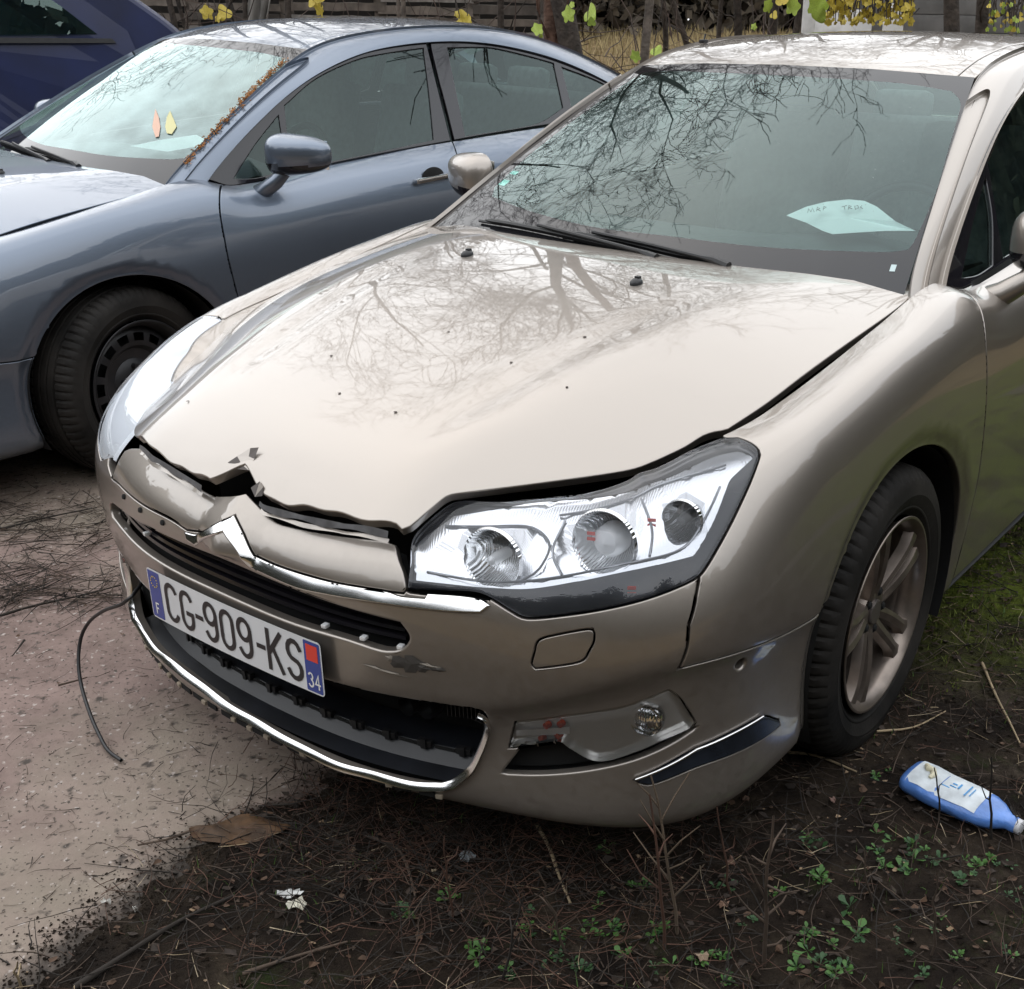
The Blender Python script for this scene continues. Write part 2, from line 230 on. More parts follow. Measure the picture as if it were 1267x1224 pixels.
# profiles (z,inset) 14 levels
PR=[
 (0.0,       [(.19,.05),(.212,.004),(.26,.004),(.33,.018),(.388,.015),(.408,.000),(.45,.0),(.51,.0),(.57,.003),(.62,.004),(.650,.014),(.683,.048),(.718,.086),(.755,.130)]),
 (s_at_x(.5),[(.185,.05),(.21,.004),(.26,.004),(.335,.018),(.402,.016),(.422,.000),(.46,.0),(.51,.0),(.56,.003),(.605,.008),(.645,.022),(.685,.060),(.722,.105),(.758,.165)]),
 (s_at_y(-.715),[(.175,.05),(.20,.006),(.25,.002),(.36,.016),(.505,.018),(.530,.002),(.556,.0),(.585,.002),(.615,.008),(.652,.022),(.70,.048),(.745,.092),(.785,.155),(.80,.24)]),
 (s_at_y(-.34),[(.175,.06),(.20,.015),(.26,.008),(.36,.012),(.472,.012),(.492,.0),(.54,-.002),(.60,.0),(.65,.004),(.71,.012),(.77,.025),(.83,.050),(.858,.10),(.848,.175)]),
 (s_at_y(.1),[(.17,.07),(.20,.03),(.26,.02),(.38,.01),(.48,.004),(.52,.0),(.58,-.003),(.66,-.002),(.71,.0),(.78,.010),(.85,.024),(.91,.050),(.936,.10),(.93,.165)]),
 (s_at_y(.38),[(.17,.075),(.20,.04),(.26,.03),(.38,.014),(.48,.006),(.53,.0),(.60,-.003),(.69,-.002),(.74,.001),(.80,.010),(.87,.026),(.93,.050),(.968,.10),(.975,.165)]),
 (s_at_y(.53),[(.17,.08),(.20,.04),(.26,.03),(.38,.014),(.48,.006),(.53,.0),(.60,-.003),(.69,-.002),(.75,.002),(.81,.010),(.865,.026),(.905,.048),(.932,.085),(.944,.14)]),
 (s_at_y(1.0),[(.17,.08),(.20,.04),(.26,.035),(.38,.02),(.48,.01),(.55,.004),(.63,.0),(.72,.0),(.79,.004),(.85,.014),(.90,.030),(.94,.054),(.97,.09),(.992,.138)]),
 (s_at_y(1.6),[(.17,.08),(.20,.04),(.26,.035),(.38,.02),(.48,.01),(.55,.004),(.63,.0),(.72,.0),(.80,.004),(.87,.014),(.925,.030),(.97,.054),(1.005,.09),(1.031,.138)]),
 (s_at_y(2.4),[(.17,.08),(.20,.04),(.26,.035),(.38,.02),(.48,.01),(.55,.004),(.63,.0),(.72,.0),(.80,.004),(.88,.014),(.94,.032),(.99,.06),(1.03,.10),(1.06,.16)]),
 (s_at_y(3.1),[(.19,.08),(.22,.04),(.28,.02),(.38,.01),(.48,.0),(.55,.0),(.63,.0),(.72,.004),(.80,.014),(.88,.03),(.94,.055),(.98,.09),(1.01,.15),(1.03,.22)]),
 (SL,        [(.24,.10),(.27,.04),(.32,.01),(.40,.0),(.48,.0),(.55,.004),(.63,.02),(.72,.05),(.80,.07),(.88,.09),(.94,.11),(.97,.15),(.99,.20),(1.0,.26)]),
]
_ks=np.array([p[0] for p in PR]); _kp=np.array([p[1] for p in PR]) # (K,14,2)
def _pchip(x,y,q):
    # y (K,...) ; monotone-ish Catmull (finite difference) hermite
    h=np.diff(x); dl=np.diff(y,axis=0)/h.reshape(-1,*([1]*(y.ndim-1)))
    m=np.zeros_like(y); m[1:-1]=np.where(dl[:-1]*dl[1:]>0, 2*dl[:-1]*dl[1:]/(dl[:-1]+dl[1:]+1e-12),0)
    i=np.clip(np.searchsorted(x,q)-1,0,len(x)-2); t=((q-x[i])/h[i]).reshape(-1,*([1]*(y.ndim-1))); hh=h[i].reshape(t.shape)
    return (2*t**3-3*t**2+1)*y[i]+(t**3-2*t**2+t)*hh*m[i]+(-2*t**3+3*t**2)*y[i+1]+(t**3-t**2)*hh*m[i+1]
NL=14
def bsplv(C,t):
    """C (N,n,k) per sample control polygons, t (N)"""
    n=C.shape[1]; E=np.concatenate([2*C[:,:1]-C[:,1:2],C,2*C[:,-1:]-C[:,-2:-1]],1)
    x=np.clip(t,0,1)*(n-1); i=np.minimum(x.astype(int),n-2); f=(x-i)[:,None]; r=np.arange(len(t))
    a,b,c,d=E[r,i],E[r,i+1],E[r,i+2],E[r,i+3]
    return ((1-f)**3*a+(3*f**3-6*f**2+4)*b+(-3*f**3+3*f**2+3*f+1)*c+f**3*d)/6
ARC=[(0.0,.335,.368),(2.815,.335,.365)]
def belt(s,v):
    """s arclength metres from front centre, v 0..1"""
    s=np.atleast_1d(np.asarray(s,float)); v=np.atleast_1d(np.asarray(v,float))
    sg=np.where(s<0,-1.,1.); s=np.abs(s)
    p=hull(s); q=hull(np.minimum(s+.012,SL)); q0=hull(np.maximum(s-.012,0)); t=q-q0; 
    t[s<.012,1]=0; t[s>SL-.012,1]=0
    t/=np.hypot(t[:,0],t[:,1])[:,None]
    n=np.stack([-t[:,1],t[:,0]],1) # inward: tangent rotated left
    zi=bsplv(_pchip(_ks,_kp,s),v)
    X=np.concatenate([p+n*zi[:,1:2],zi[:,:1]],1)
    for cy,cz,r in ARC:
        rho=np.hypot(X[:,1]-cy,X[:,2]-cz); e=np.clip((r+.055-rho)/.05,0,1); e=e*e*(3-2*e)
        w=np.clip((X[:,0]-.75)/.08,0,1)
        X[:,0]-= .014*e*w
    pl=np.clip(1-np.abs(s*sg-.012)/.085,0,1)*np.clip((v-.67)/.03,0,1)*.03
    X[:,:2]-=n*pl[:,None]
    X[:,0]*=sg
    return X
def hood_edge(y):
    y=np.asarray(y,float); return SEX(y),SEZ(y)
SEX=lambda y: .755+.041*y-.118*y*y
SEZ=lambda y: .911+.159*y-.066*y*y+.157*y**3
HC=np.array([(-1.0,.715),(-.94,.752),(-.88,.786),(-.8,.820),(-.7,.853),(-.6,.880),(-.45,.917),(-.3,.947),(-.15,.970),(0,.985),(.15,.994),(.3,.998),(.45,1.0)])
def hood(x,y):
    xx=np.atleast_1d(np.asarray(x,float)); x=np.abs(xx); y=np.atleast_1d(np.asarray(y,float))
    zc=_pchip(HC[:,0],HC[:,1:],y)[:,0]
    ye=np.maximum(y,-.72); xs=SEX(np.minimum(ye,.35))+np.minimum(y+.72,0)*.15; zs=SEZ(ye)+np.minimum(y+.72,0)*.55
    zs=np.where(y>.3,SEZ(.3)+(y-.3)*.16,zs)
    r=x/xs; rr=.52+.16*np.clip((y+.8)/1.1,0,1) # ridge position
    # plateau: small drop to ridge, then fall away
    D=zc-zs; k=12.
    a=.26  # fraction of drop at the ridge
    # smooth blend
    e=.038
    lin=np.logaddexp(0,(r-rr)/e*1.0)*e; lin1=np.log1p(np.exp((1-rr)/e))*e; lin0=np.log1p(np.exp(-rr/e))*e
    g=a*(r**2)+ (1-a)*(np.maximum(lin-lin0,1e-9)/(lin1-lin0))**1.15
    dip=.0045*np.exp(-((r-rr+.085)/.055)**2)*np.clip((y+.80)/.15,0,1)*np.clip((.05-y)/.3,0,1)
    return np.stack([xx,y,zc-D*g-dip],1)

def gls(y,z):
    return np.stack([.786-.463*(z-1.03)-.06*(np.clip(1.25-y,0,9)/.8)**2-.03*np.clip(y-2,0,9)**2,y,z],1)

WXE=lambda y: .799-.23*y-.006*y*y
WZE=lambda y: .767+.692*y-.11*y*y
def wsh(q,t):
    q=np.atleast_1d(np.asarray(q,float)); t=np.atleast_1d(np.asarray(t,float))
    ye=.33+t*.745; yc=.20+t*.79
    zc=.983+t*.419+.014*4*t*(1-t); k=1-np.abs(q)**2.2
    return np.stack([q*WXE(ye),ye+(yc-ye)*k,WZE(ye)+(zc-WZE(ye))*k],1)
RCP=np.array([(.90,1.36),(.99,1.400),(1.1,1.428),(1.3,1.462),(1.6,1.488),(1.9,1.495),(2.2,1.485),(2.5,1.450),(2.75,1.385),(3.0,1.275),(3.2,1.165),(3.35,1.105),(3.55,1.085),(3.66,1.06)])
RED=np.array([(.95,1.345),(1.07,1.382),(1.25,1.425),(1.55,1.459),(1.9,1.468),(2.17,1.452),(2.45,1.405),(2.8,1.30),(3.1,1.165),(3.35,1.07),(3.66,1.03)])
RXW=np.array([(.9,.55),(1.07,.545),(1.55,.54),(2.45,.54),(2.8,.56),(3.1,.60),(3.4,.66),(3.66,.62)])
def roof(q,y):
    q=np.atleast_1d(np.asarray(q,float)); y=np.atleast_1d(np.asarray(y,float))
    zc=_pchip(RCP[:,0],RCP[:,1:],y)[:,0]; ze=_pchip(RED[:,0],RED[:,1:],y)[:,0]; xw=_pchip(RXW[:,0],RXW[:,1:],y)[:,0]
    # front edge follows the curved windscreen top
    yy=y+.085*np.abs(q)**2.2*np.clip((1.4-y)/.4,0,1)
    zc2=_pchip(RCP[:,0],RCP[:,1:],yy)[:,0]*0+zc
    ze2=_pchip(RED[:,0],RED[:,1:],yy)[:,0]
    return np.stack([q*xw,yy,zc2-(zc2-ze2)*np.abs(q)**2.3],1)
_RI=[(.20,0),(.32,0),(.45,0),(.66,0),(.85,0),(1.07,1),(1.25,1),(1.55,1),(1.9,1),(2.17,1),(2.45,1),(2.8,1),(3.1,1),(3.35,1)]
_RO=[(.36,.90),(.445,.966),(.589,1.07),(.832,1.213),(1.023,1.298),(1.232,1.36),(1.391,1.388),(1.647,1.411),(1.925,1.41),(2.173,1.376),(2.393,1.332),(2.659,1.247),(2.93,1.13),(3.15,1.04)]
def _ri():
    r=[]
    for y,k in _RI:
        if not k: r.append((float(WXE(y)),y,float(WZE(y))))
        else: r.append((float(np.interp(y,RXW[:,0],RXW[:,1])),y,float(_pchip(RED[:,0],RED[:,1:],np.array([y]))[0,0])))
    return np.array(r)
RI=_ri(); RI[0]=(.765,.24,.925); RO=np.array([gls(np.array([y]),np.array([z]))[0] for y,z in _RO]); RO[-2:,0]=[.70,.72]
RO[0,0]=.795
_bl=np.interp(np.arange(len(RI)),[0,3,5,7],[.012,.016,.026,.032])[:,None]
_mid=(RI+RO)/2+np.array([.5,-.05,.85])*_bl
def rail(p,w):
    """p 0..1 along, w 0 inner ..1 outer"""
    p=np.atleast_1d(np.asarray(p,float)); w=np.atleast_1d(np.asarray(w,float))[:,None]
    a=bspl(RI,p); m=bspl(_mid,p); b=bspl(RO,p)
    return (1-w)**2*a+2*w*(1-w)*m+w*w*b

# ------------------------------------------------------------------ cutting panels out of smooth surfaces
def smooth_poly(P,step=.012,ang=38,closed=True):
    P=[np.array(p,float) for p in P]; n=len(P); R=[]
    def corner(i):
        if not closed and i in (0,n-1): return True
        a=P[i]-P[i-1]; b=P[(i+1)%n]-P[i]
        c=a@b/(np.linalg.norm(a)*np.linalg.norm(b)+1e-12); return c<math.cos(math.radians(ang))
    C=[corner(i) for i in range(n)]
    for i in range(n if closed else n-1):
        p1,p2=P[i],P[(i+1)%n]; p0=P[i-1] if not C[i] else 2*p1-p2; p3=P[(i+2)%n] if not C[(i+1)%n] else 2*p2-p1
        L=np.linalg.norm(p2-p1); k=max(1,int(round(L/step)))
        m1=(p2-p0)/2; m2=(p3-p1)/2
        for m in (m1,m2):
            l=np.linalg.norm(m)
            if l>L*1.1: m*=L*1.1/l
        for j in range(k):
            t=j/k; R.append((2*t**3-3*t*t+1)*p1+(t**3-2*t*t+t)*m1+(-2*t**3+3*t*t)*p2+(t**3-t*t)*m2)
    if not closed: R.append(P[-1])
    return np.array(R)
def inpoly(Q,P):
    x,y=Q[:,0],Q[:,1]; c=np.zeros(len(Q),bool); n=len(P)
    for i in range(n):
        x1,y1=P[i]; x2,y2=P[(i+1)%n]
        if y1==y2: continue
        k=((y1>y)!=(y2>y))&(x<(x2-x1)*(y-y1)/(y2-y1)+x1); c^=k
    return c
def cutdomain(regions,grid,lines=(),clear=.008):
    """regions [(name,poly)] in priority order; returns V,T,region index per triangle"""
    V=[];E=[]
    for _,P in regions:
        b=len(V); V+=[tuple(p) for p in P]; E+=[(b+i,b+(i+1)%len(P)) for i in range(len(P))]
    for L in lines:
        b=len(V); V+=[tuple(p) for p in L]; E+=[(b+i,b+i+1) for i in range(len(L)-1)]
    C=np.array(V); keep=np.ones(len(grid),bool)
    for i in range(0,len(grid),2000):
        g=grid[i:i+2000]; d=((g[:,None,:]-C[None])**2).sum(2).min(1); keep[i:i+2000]=d>clear**2
    V=[Vector(v) for v in V]+[Vector(g) for g in grid[keep]]
    r=delaunay_2d_cdt(V,E,[],0,1e-5)
    V2=np.array([tuple(v) for v in r[0]]); T=np.array([f for f in r[2] if len(f)==3])
    cen=V2[T].mean(1); idx=-np.ones(len(T),int)
    for k,(_,P) in enumerate(regions):
        m=(idx<0); 
        if m.any():
            q=inpoly(cen[m],P); ii=np.where(m)[0][q]; idx[ii]=k
    a=V2[T]; ar=(a[:,1,0]-a[:,0,0])*(a[:,2,1]-a[:,0,1])-(a[:,1,1]-a[:,0,1])*(a[:,2,0]-a[:,0,0])
    T=np.where((ar<0)[:,None],T[:,::-1],T)
    return V2,T,idx
def surfnorm(f,V2,h=.003):
    e=np.array([h,0]); g=np.array([0,h])
    a=f(V2[:,0]+h,V2[:,1])-f(V2[:,0]-h,V2[:,1]); b=f(V2[:,0],V2[:,1]+h)-f(V2[:,0],V2[:,1]-h)
    n=np.cross(a,b); l=np.linalg.norm(n,axis=1)[:,None]; return n/np.maximum(l,1e-12)
class Skin:
    def __init__(s,f,regions,grid,lines=(),clear=.008,dispf=None,h=.003):
        s.f=f; s.names=[r[0] for r in regions]; s.V2,s.T,s.idx=cutdomain(regions,grid,lines,clear)
        s.P=f(s.V2[:,0],s.V2[:,1]); s.Nn=surfnorm(f,s.V2,h); s.clear=clear
        s.em={}
        for t,(a,b,c) in enumerate(s.T):
            for u,v in ((a,b),(b,c),(c,a)): s.em[(u,v)]=t
    def panel(s,name,keys,m,gap=.0022,r=.0025,flange=.014,offset=0,radius={},noflange=(),disp=None,ntilt=0):
        if isinstance(keys,str): keys=[keys]
        ks=[k for k,nm in enumerate(s.names) if nm in keys]
        tm=np.isin(s.idx,ks); ti=np.where(tm)[0]
        if len(ti)==0: print('EMPTY',name,keys); return mesh(name,[(0,0,0),(0,0,.01),(0,.01,0)],[(0,1,2)])
        T=s.T[ti]; used=np.unique(T); mp=-np.ones(len(s.V2),int); mp[used]=np.arange(len(used))
        P=s.P[used].copy(); Nn=s.Nn[used].copy(); P+=Nn*offset
        if disp is not None: P=disp(P,s.V2[used],Nn)
        if ntilt: Nn=Nn+np.array([0,0,ntilt]); Nn/=np.linalg.norm(Nn,axis=1)[:,None]
        F=[tuple(mp[t]) for t in T]
        out={}; rad={}; bed=[]; cnt={}
        for t in ti:
            a,b,c=s.T[t]
            for u,v in ((a,b),(b,c),(c,a)):
                o=s.em.get((v,u)); 
                if o is not None and tm[o]: continue
                nb=s.names[s.idx[o]] if (o is not None and s.idx[o]>=0) else ''
                if nb in noflange: continue
                bed.append((u,v)); rr=radius.get(nb,r)
                A,B=P[mp[u]],P[mp[v]]; ed=B-A; L=np.linalg.norm(ed)
                if L<1e-9: continue
                ed/=L
                for w in (u,v):
                    k=mp[w]; on=np.cross(ed,Nn[k]); out.setdefault(k,[]).append(on); rad[k]=max(rad.get(k,0),rr)
        od={}
        for k,l in out.items():
            o=np.sum(l,0); L=np.linalg.norm(o)
            if L<1e-6: o=l[0]; L=1
            o/=L; mit=1/max(.5,float(o@l[0])); od[k]=(o,min(mit,1.6))
        Vn=[p for p in P]; NN=[n for n in Nn]; rings={}
        for k,(o,mt) in od.items():
            rr=rad[k]; Vn[k]=P[k]-o*(gap+rr)*mt; base=Vn[k]; n=Nn[k]; ids=[k]
            for th in (35,70,90):
                a=math.radians(th); Vn.append(base+o*rr*math.sin(a)*mt-n*rr*(1-math.cos(a))); NN.append(n*math.cos(a)+o*math.sin(a)); ids.append(len(Vn)-1)
            Vn.append(base+o*rr*mt-n*(rr+flange)); NN.append(o); ids.append(len(Vn)-1); rings[k]=ids
        for u,v in bed:
            A,B=rings[mp[u]],rings[mp[v]]
            for i in range(4): F.append((A[i],A[i+1],B[i+1],B[i]))
        return mesh(name,Vn,F,True,(m,),NN)
    def flat(s,name,keys,m,offset=0,disp=None):
        if isinstance(keys,str): keys=[keys]
        ks=[k for k,nm in enumerate(s.names) if nm in keys]; ti=np.where(np.isin(s.idx,ks))[0]
        T=s.T[ti]; used=np.unique(T); mp=-np.ones(len(s.V2),int); mp[used]=np.arange(len(used))
        P=s.P[used]+s.Nn[used]*offset
        if disp is not None: P=disp(P,s.V2[used],s.Nn[used])
        return mesh(name,P,[tuple(mp[t]) for t in T],True,(m,),s.Nn[used])
def gridpts(*blocks):
    R=[]
    for x0,x1,dx,y0,y1,dy in blocks:
        xs=np.arange(x0+dx/2,x1,dx); ys=np.arange(y0+dy/2,y1,dy); X,Y=np.meshgrid(xs,ys); 
        X=X+(np.arange(len(ys))%2)[:,None]*dx*.5; m=X<x1-dx*.2
        R.append(np.stack([X[m],Y[m]],1))
    return np.concatenate(R)
def mir(P): return [(-x,y) for x,y in P][::-1]
# --- belt skin: bumper, fenders, doors, quarters
O=OUT
def sv_of(y,z,s0=None):
    y=np.atleast_1d(np.array(y,float)); z=np.atleast_1d(np.array(z,float))
    s=np.array([s_at_y(v) for v in y]) if s0 is None else np.array(s0,float)*np.ones(len(y)); v=np.clip((z-.2)/.75,0.02,.98)
    for _ in range(30):
        X=belt(s,v); A=belt(s+1e-3,v); B=belt(s,v+1e-3)
        a=(A[:,1]-X[:,1])/1e-3; b=(B[:,1]-X[:,1])/1e-3; c=(A[:,2]-X[:,2])/1e-3; d=(B[:,2]-X[:,2])/1e-3
        ry=y-X[:,1]; rz=z-X[:,2]; D=a*d-b*c
        s=s+np.clip((ry*d-b*rz)/D,-.05,.05); v=np.clip(v+np.clip((a*rz-c*ry)/D,-.05,.05),-.08,1.1)
    return s,v
def archpoly(cy,cz,r):
    a=np.radians(np.linspace(-18,198,64)); s,v=sv_of(cy+r*np.cos(a),cz+r*np.sin(a)); 
    P=list(zip(s,v)); P=[P[0]]+P; P[0]=(P[1][0]-.01,-.05); P.append((P[-1][0]+.01,-.05)); return np.array(P)
ARCF=archpoly(.01,.335,.372); ARCR=archpoly(2.815,.335,.365)
CRS=[(0,.385),(.25,.385),(.6,.388),(.9,.388),(1.1,.386),(1.25,.385),(1.45,.385)]
sf=lambda P:smooth_poly(P)
HLp=O['HL']; 
HLR=[(max(s,.532) if v<.93 else max(s,.50),(v if v<.93 or s>1.205 else min(1.0,v+.04))) for s,v in HLp]
SEAMF=[(2.10,-.02),(2.10,.12),(2.09,.216),(2.08,.35),(2.058,.5),(2.05,.6),(2.055,.74),(2.075,.83),(2.13,.96),(2.16,1.02)]
SEAMD=[(3.20,-.02),(3.19,.12),(3.19,.35),(3.19,.6),(3.205,.83),(3.25,1.02)]
SEAMR=[(3.98,-.02),(3.98,.12),(4.02,.3),(4.12,.5),(4.16,.7),(4.14,.85),(4.12,1.02)]
NOSE=O['NOSEB']+O['NOSER']+O['NOSET']+[(-s,v) for s,v in O['NOSETR']]+[(-s,v) for s,v in O['NOSEBR']]
CHP=O['CHB']+O['CHE']+[(.46,.728),(.417,.722)]+O['NOSEB'][::-1][1:]+[(-.072,.714),(-.117,.700),(-.112,.672),(-.085,.664)]
_nb=[(s,v+.001) for s,v in O['NOSEB']]
SLOT=O['SLB'][::-1]+O['SLE'][::-1]+[(.411,.633),(.326,.637),(.205,.642),(.1,.647),(0,.650),(-.1,.647),(-.25,.642),(-.40,.625),(-.50,.606),(-.535,.590),(-.548,.578),(-.55,.560),(-.54,.545),(-.5,.548),(-.35,.551),(-.2,.553),(-.06,.555)]
LGP=[(0,.385),(.24,.383),(.4,.384),(.54,.380),(.556,.36)]+O['LGE'][0:]+O['LGB']+[(-s,v) for s,v in O['LGR']]+[(-.567,.24),(-.567,.33),(-.545,.375),(-.4,.384),(-.24,.383)]
LGP=[(s,v) for s,v in LGP]
FOGp=O['FOG']; DUC=O['DUCT']
def bandpoly(P,w):  # offset helper: shrink polygon towards its centroid by w metres
    P=np.array(P); c=P.mean(0); d=P-c; L=np.linalg.norm(d,axis=1)[:,None]; return c+d*(1-w/np.maximum(L,.02))
SENSP=[(O['SENS'][0][0]+.010*math.cos(a),O['SENS'][0][1]+.010*math.sin(a)) for a in np.linspace(0,2*math.pi,17)[:-1]]
BUMP=[(-1.5,-.03),(1.5,-.03),(1.5,.385)]+[(s,.385) for s in (1.3,1.2,1.1,1.0,.9)]+[(.913,.5),(.918,.6),(.939,.69),(.952,.735),(.95,.80),(.6,.80),(.572,.748),(.43,.738),(.41,.75),(0,.80),(-.11,.72),(-.40,.735),(-.52,.712),(-.56,.73),(-.6,.80),(-.95,.80),(-.952,.735),(-.939,.69),(-.918,.6),(-.913,.5)]+[(-s,.385) for s in (.9,1.0,1.1,1.2,1.3)]+[(-1.5,.385)]
FEND=[(s,.385) for s in (.9,1.0,1.1,1.2,1.3,1.5)]+[(1.5,-.03)]+SEAMF[:-1]+[(2.16,1.0),(1.205,1.0),(1.17,.93),(1.0,.80),(.952,.80),(.952,.735),(.939,.69),(.918,.6),(.913,.5)]
SILL=[(1.9,-.03),(4.3,-.03),(4.3,.075),(1.9,.075)]
DF=SEAMF[1:]+[(2.16,1.0),(3.25,1.0)]+SEAMD[::-1][1:-1]
DR=SEAMD[1:-1]+[(3.25,1.0)]+[(4.12,1.0)]+SEAMR[::-1][1:]
QU=SEAMR+[(4.12,1.0),(5.35,1.0),(5.3,.6),(5.0,.45),(4.6,.42),(4.6,-.03)]
TL=[(4.98,.60),(5.1,.62),(5.62,.60),(5.62,.88),(5.3,.90),(5.05,.86)]
TLm=mir(TL)
BOOT=[(5.62,.52),(5.62,1.0),(SL,1.0),(SL,.52)]
RB=[(4.6,-.03),(SL,-.03),(SL,1.0),(5.0,1.0),(4.6,.42)]
def D(P,smooth=True,step=.014): return smooth_poly(P,step) if smooth else smooth_poly(P,step,ang=0.1)
straight=lambda P,step=.02: smooth_poly(P,step,ang=-1)
REG=[]
def reg(n,P): REG.append((n,np.array(P)))
reg('hole',ARCF); reg('hole',mir(ARCF)); reg('hole',ARCR); reg('hole',mir(ARCR))
reg('lamp_inner_l',D(O['HLS'],step=.01)); 
HLSR=[(max(s,.545),v) for s,v in O['HLS']]
reg('chrome',D(CHP,step=.008)); reg('nose',D(NOSE,step=.010))
reg('lamp_l',D(HLp,step=.01)); reg('lamp_inner_r',D(mir(HLSR),step=.01)); reg('lamp_r',D(mir(HLR),step=.01))
reg('slot',D(SLOT,step=.01)); reg('lowhole',D(LGP,step=.01))
reg('fog_l',D(FOGp,step=.008)); reg('fog_r',D(mir(FOGp),step=.012)); reg('duct_l',D(DUC,step=.008)); reg('duct_r',D(mir(DUC),step=.012))
reg('tow',D(O['TOW'],step=.006)); reg('hole',SENSP); reg('strip_l',D(O['STRIP'],step=.01)); reg('strip_r',D(mir(O['STRIP']),step=.012))
reg('bumper',straight(BUMP,.014)); 
for sd,mm in (('l',lambda p:p),('r',mir)):
    reg('sill_'+sd,straight(mm(SILL),.04)); reg('fender_'+sd,smooth_poly(mm(FEND),.016,25)); reg('door_front_'+sd,smooth_poly(mm(DF),.02,25)); reg('door_rear_'+sd,smooth_poly(mm(DR),.03,25))
    reg('tail_'+sd,smooth_poly(mm(TL),.03,30)); reg('quarter_'+sd,smooth_poly(mm(QU),.03,25)); 
    reg('boot',straight(mm(BOOT),.04)); reg('rear_bumper',straight(mm(RB),.04))
g1=gridpts((-1.35,1.35,.02,0,1,.02),(1.35,2.3,.03,0,1,.025),(-2.3,-1.35,.03,0,1,.025),(2.3,SL,.06,0,1,.035),(-SL,-2.3,.06,0,1,.035))
pl=[np.stack([np.full(40,x),np.linspace(.66,.9,40)],1) for x in (-.073,.012,.097)]
cr=[np.stack([np.linspace(-1.5,1.5,200),np.full(200,v)],1) for v in (.372,.398)]
BELT=Skin(belt,REG,g1,pl+cr,clear=.007)

# --- hood skin
HP=[(x-(.010 if y>-.42 else 0),y) for x,y in O['H_HL']]+O['H_HF']+O['H_HR']+[(-.76,.2),(-.752,.30),(-.735,.345),(-.70,.335),(-.58,.27),(-.43,.215),(-.25,.19),(0,.18),(.25,.19),(.43,.215),(.58,.27),(.69,.335),(.712,.36)]
HOODP=smooth_poly(HP,.012,30)
hg=gridpts((-.8,.8,.02,-1.02,.42,.02))
HOOD=Skin(hood,[('hood',HOODP),('rest',straight([(-.735,.34),(-.67,-.44),(-.60,-.60),(-.41,-.77),(-.37,-.86),(-.30,-.92),(0,-.93),(.30,-.92),(.355,-.86),(.385,-.79),(.60,-.57),(.67,-.44),(.735,.34)],.02))],hg,clear=.007)
# damage: the leading edge is crumpled upward beside the badge and pushed in at the right of the nose
def hood_damage(P,V,Nn):
    x,y=V[:,0],V[:,1]
    f=np.clip((-.86-y)/.10,0,1)
    P=P.copy()
    P[:,2]+=f*(.010*np.exp(-((x+.03)/.06)**2)-.010*np.exp(-((x+.16)/.05)**2)+.004*np.sin(x*34)+.003*np.sin(x*71+1))
    g=np.exp(-((x+.20)/.13)**2-((y+.90)/.05)**2); P[:,2]-=.008*g
    return P
# --- windscreen, roof, rails, side glass
def wfn(q,t): return wsh(q,t)
WREG=[('clear',smooth_poly(O['WCL'],.02,30)),('frit',np.array([(-1,-.06),(-.5,-.06),(0,-.06),(.5,-.06),(1,-.06),(1,.3),(1,.7),(1,1),(.5,1),(0,1),(-.5,1),(-1,1),(-1,.7),(-1,.3)]))]
WS=Skin(wfn,WREG,gridpts((-1,1,.05,-.06,1,.05)),clear=.012,h=.01)
RREG=[('roof',smooth_poly([(-.915,.99),(-.5,.99),(0,.99),(.5,.99),(.915,.99),(.915,1.5),(.915,2.2),(.92,2.74),(.5,2.70),(0,2.68),(-.5,2.70),(-.92,2.74),(-.915,2.2),(-.915,1.5)],.04,30)),
 ('ditch_l',straight([(.915,.99),(1,.99),(1,2.74),(.92,2.74)],.04)),('ditch_r',straight(mir([(.915,.99),(1,.99),(1,2.74),(.92,2.74)]),.04)),
 ('rear_glass',smooth_poly([(-.97,2.78),(0,2.72),(.97,2.78),(.98,3.15),(.5,3.22),(0,3.24),(-.5,3.22),(-.98,3.15)],.04,30)),
 ('boot_lid',straight([(-1,3.17),(-.5,3.24),(0,3.26),(.5,3.24),(1,3.17),(1,3.65),(-1,3.65)],.05)),('pill',straight([(-1,2.74),(1,2.74),(1,3.3),(-1,3.3)],.04))]
ROOF=Skin(roof,RREG,gridpts((-1,1,.06,.99,3.66,.05)),clear=.015,h=.01)
RLREG=[('trim',straight([(.03,0),(.36,0),(.365,.40),(.30,.43),(.03,.43)],.01)),('rail',straight([(0,0),(1,0),(1,1),(0,1)],.015))]
RLREG[0]=('trim',smooth_poly([(0,0),(.34,0),(.356,.25),(.354,.34),(.340,.395),(.315,.42),(.27,.43),(0,.43)],.012,40))
RAILL=Skin(lambda p,w:rail(p,w)*[1,1,1],RLREG,gridpts((0,1,.015,0,1,.09)),clear=.006,h=.004)
def rail_r(p,w): return rail(w,p)*[-1,1,1]
RLR=[(n,np.array(P)[:,::-1][::-1]) for n,P in RLREG]
RAILR=Skin(rail_r,RLR,gridpts((0,1,.09,0,1,.015)),clear=.006,h=.004)
def gl_l(y,z): return gls(y,z)
def gl_r(y,z): return gls(-y,z)*[-1,1,1]
DLO=[(.447,.968)]+O['G_DLOU'][1:]+[(2.93,1.135),(2.98,1.10),(2.8,1.088)]+O['G_DLOL'][::-1]
def GR_(P): return [(-y,z) for y,z in P][::-1]
GREG=[('pane_quarter',smooth_poly(O['G_GQ'],.015,25)),('pane_front',smooth_poly(O['G_GF'],.02,25)),('pane_rear',smooth_poly(O['G_GR'],.02,25)),('pane_back',smooth_poly([(2.413,1.300),(2.65,1.232),(2.86,1.14),(2.396,1.118)],.02,25)),
  ('frame_rear',smooth_poly([(1.64,1.42),(2.96,1.3),(2.98,1.0),(1.585,1.0)],.03,20)),('frame',smooth_poly(DLO,.02,25))]
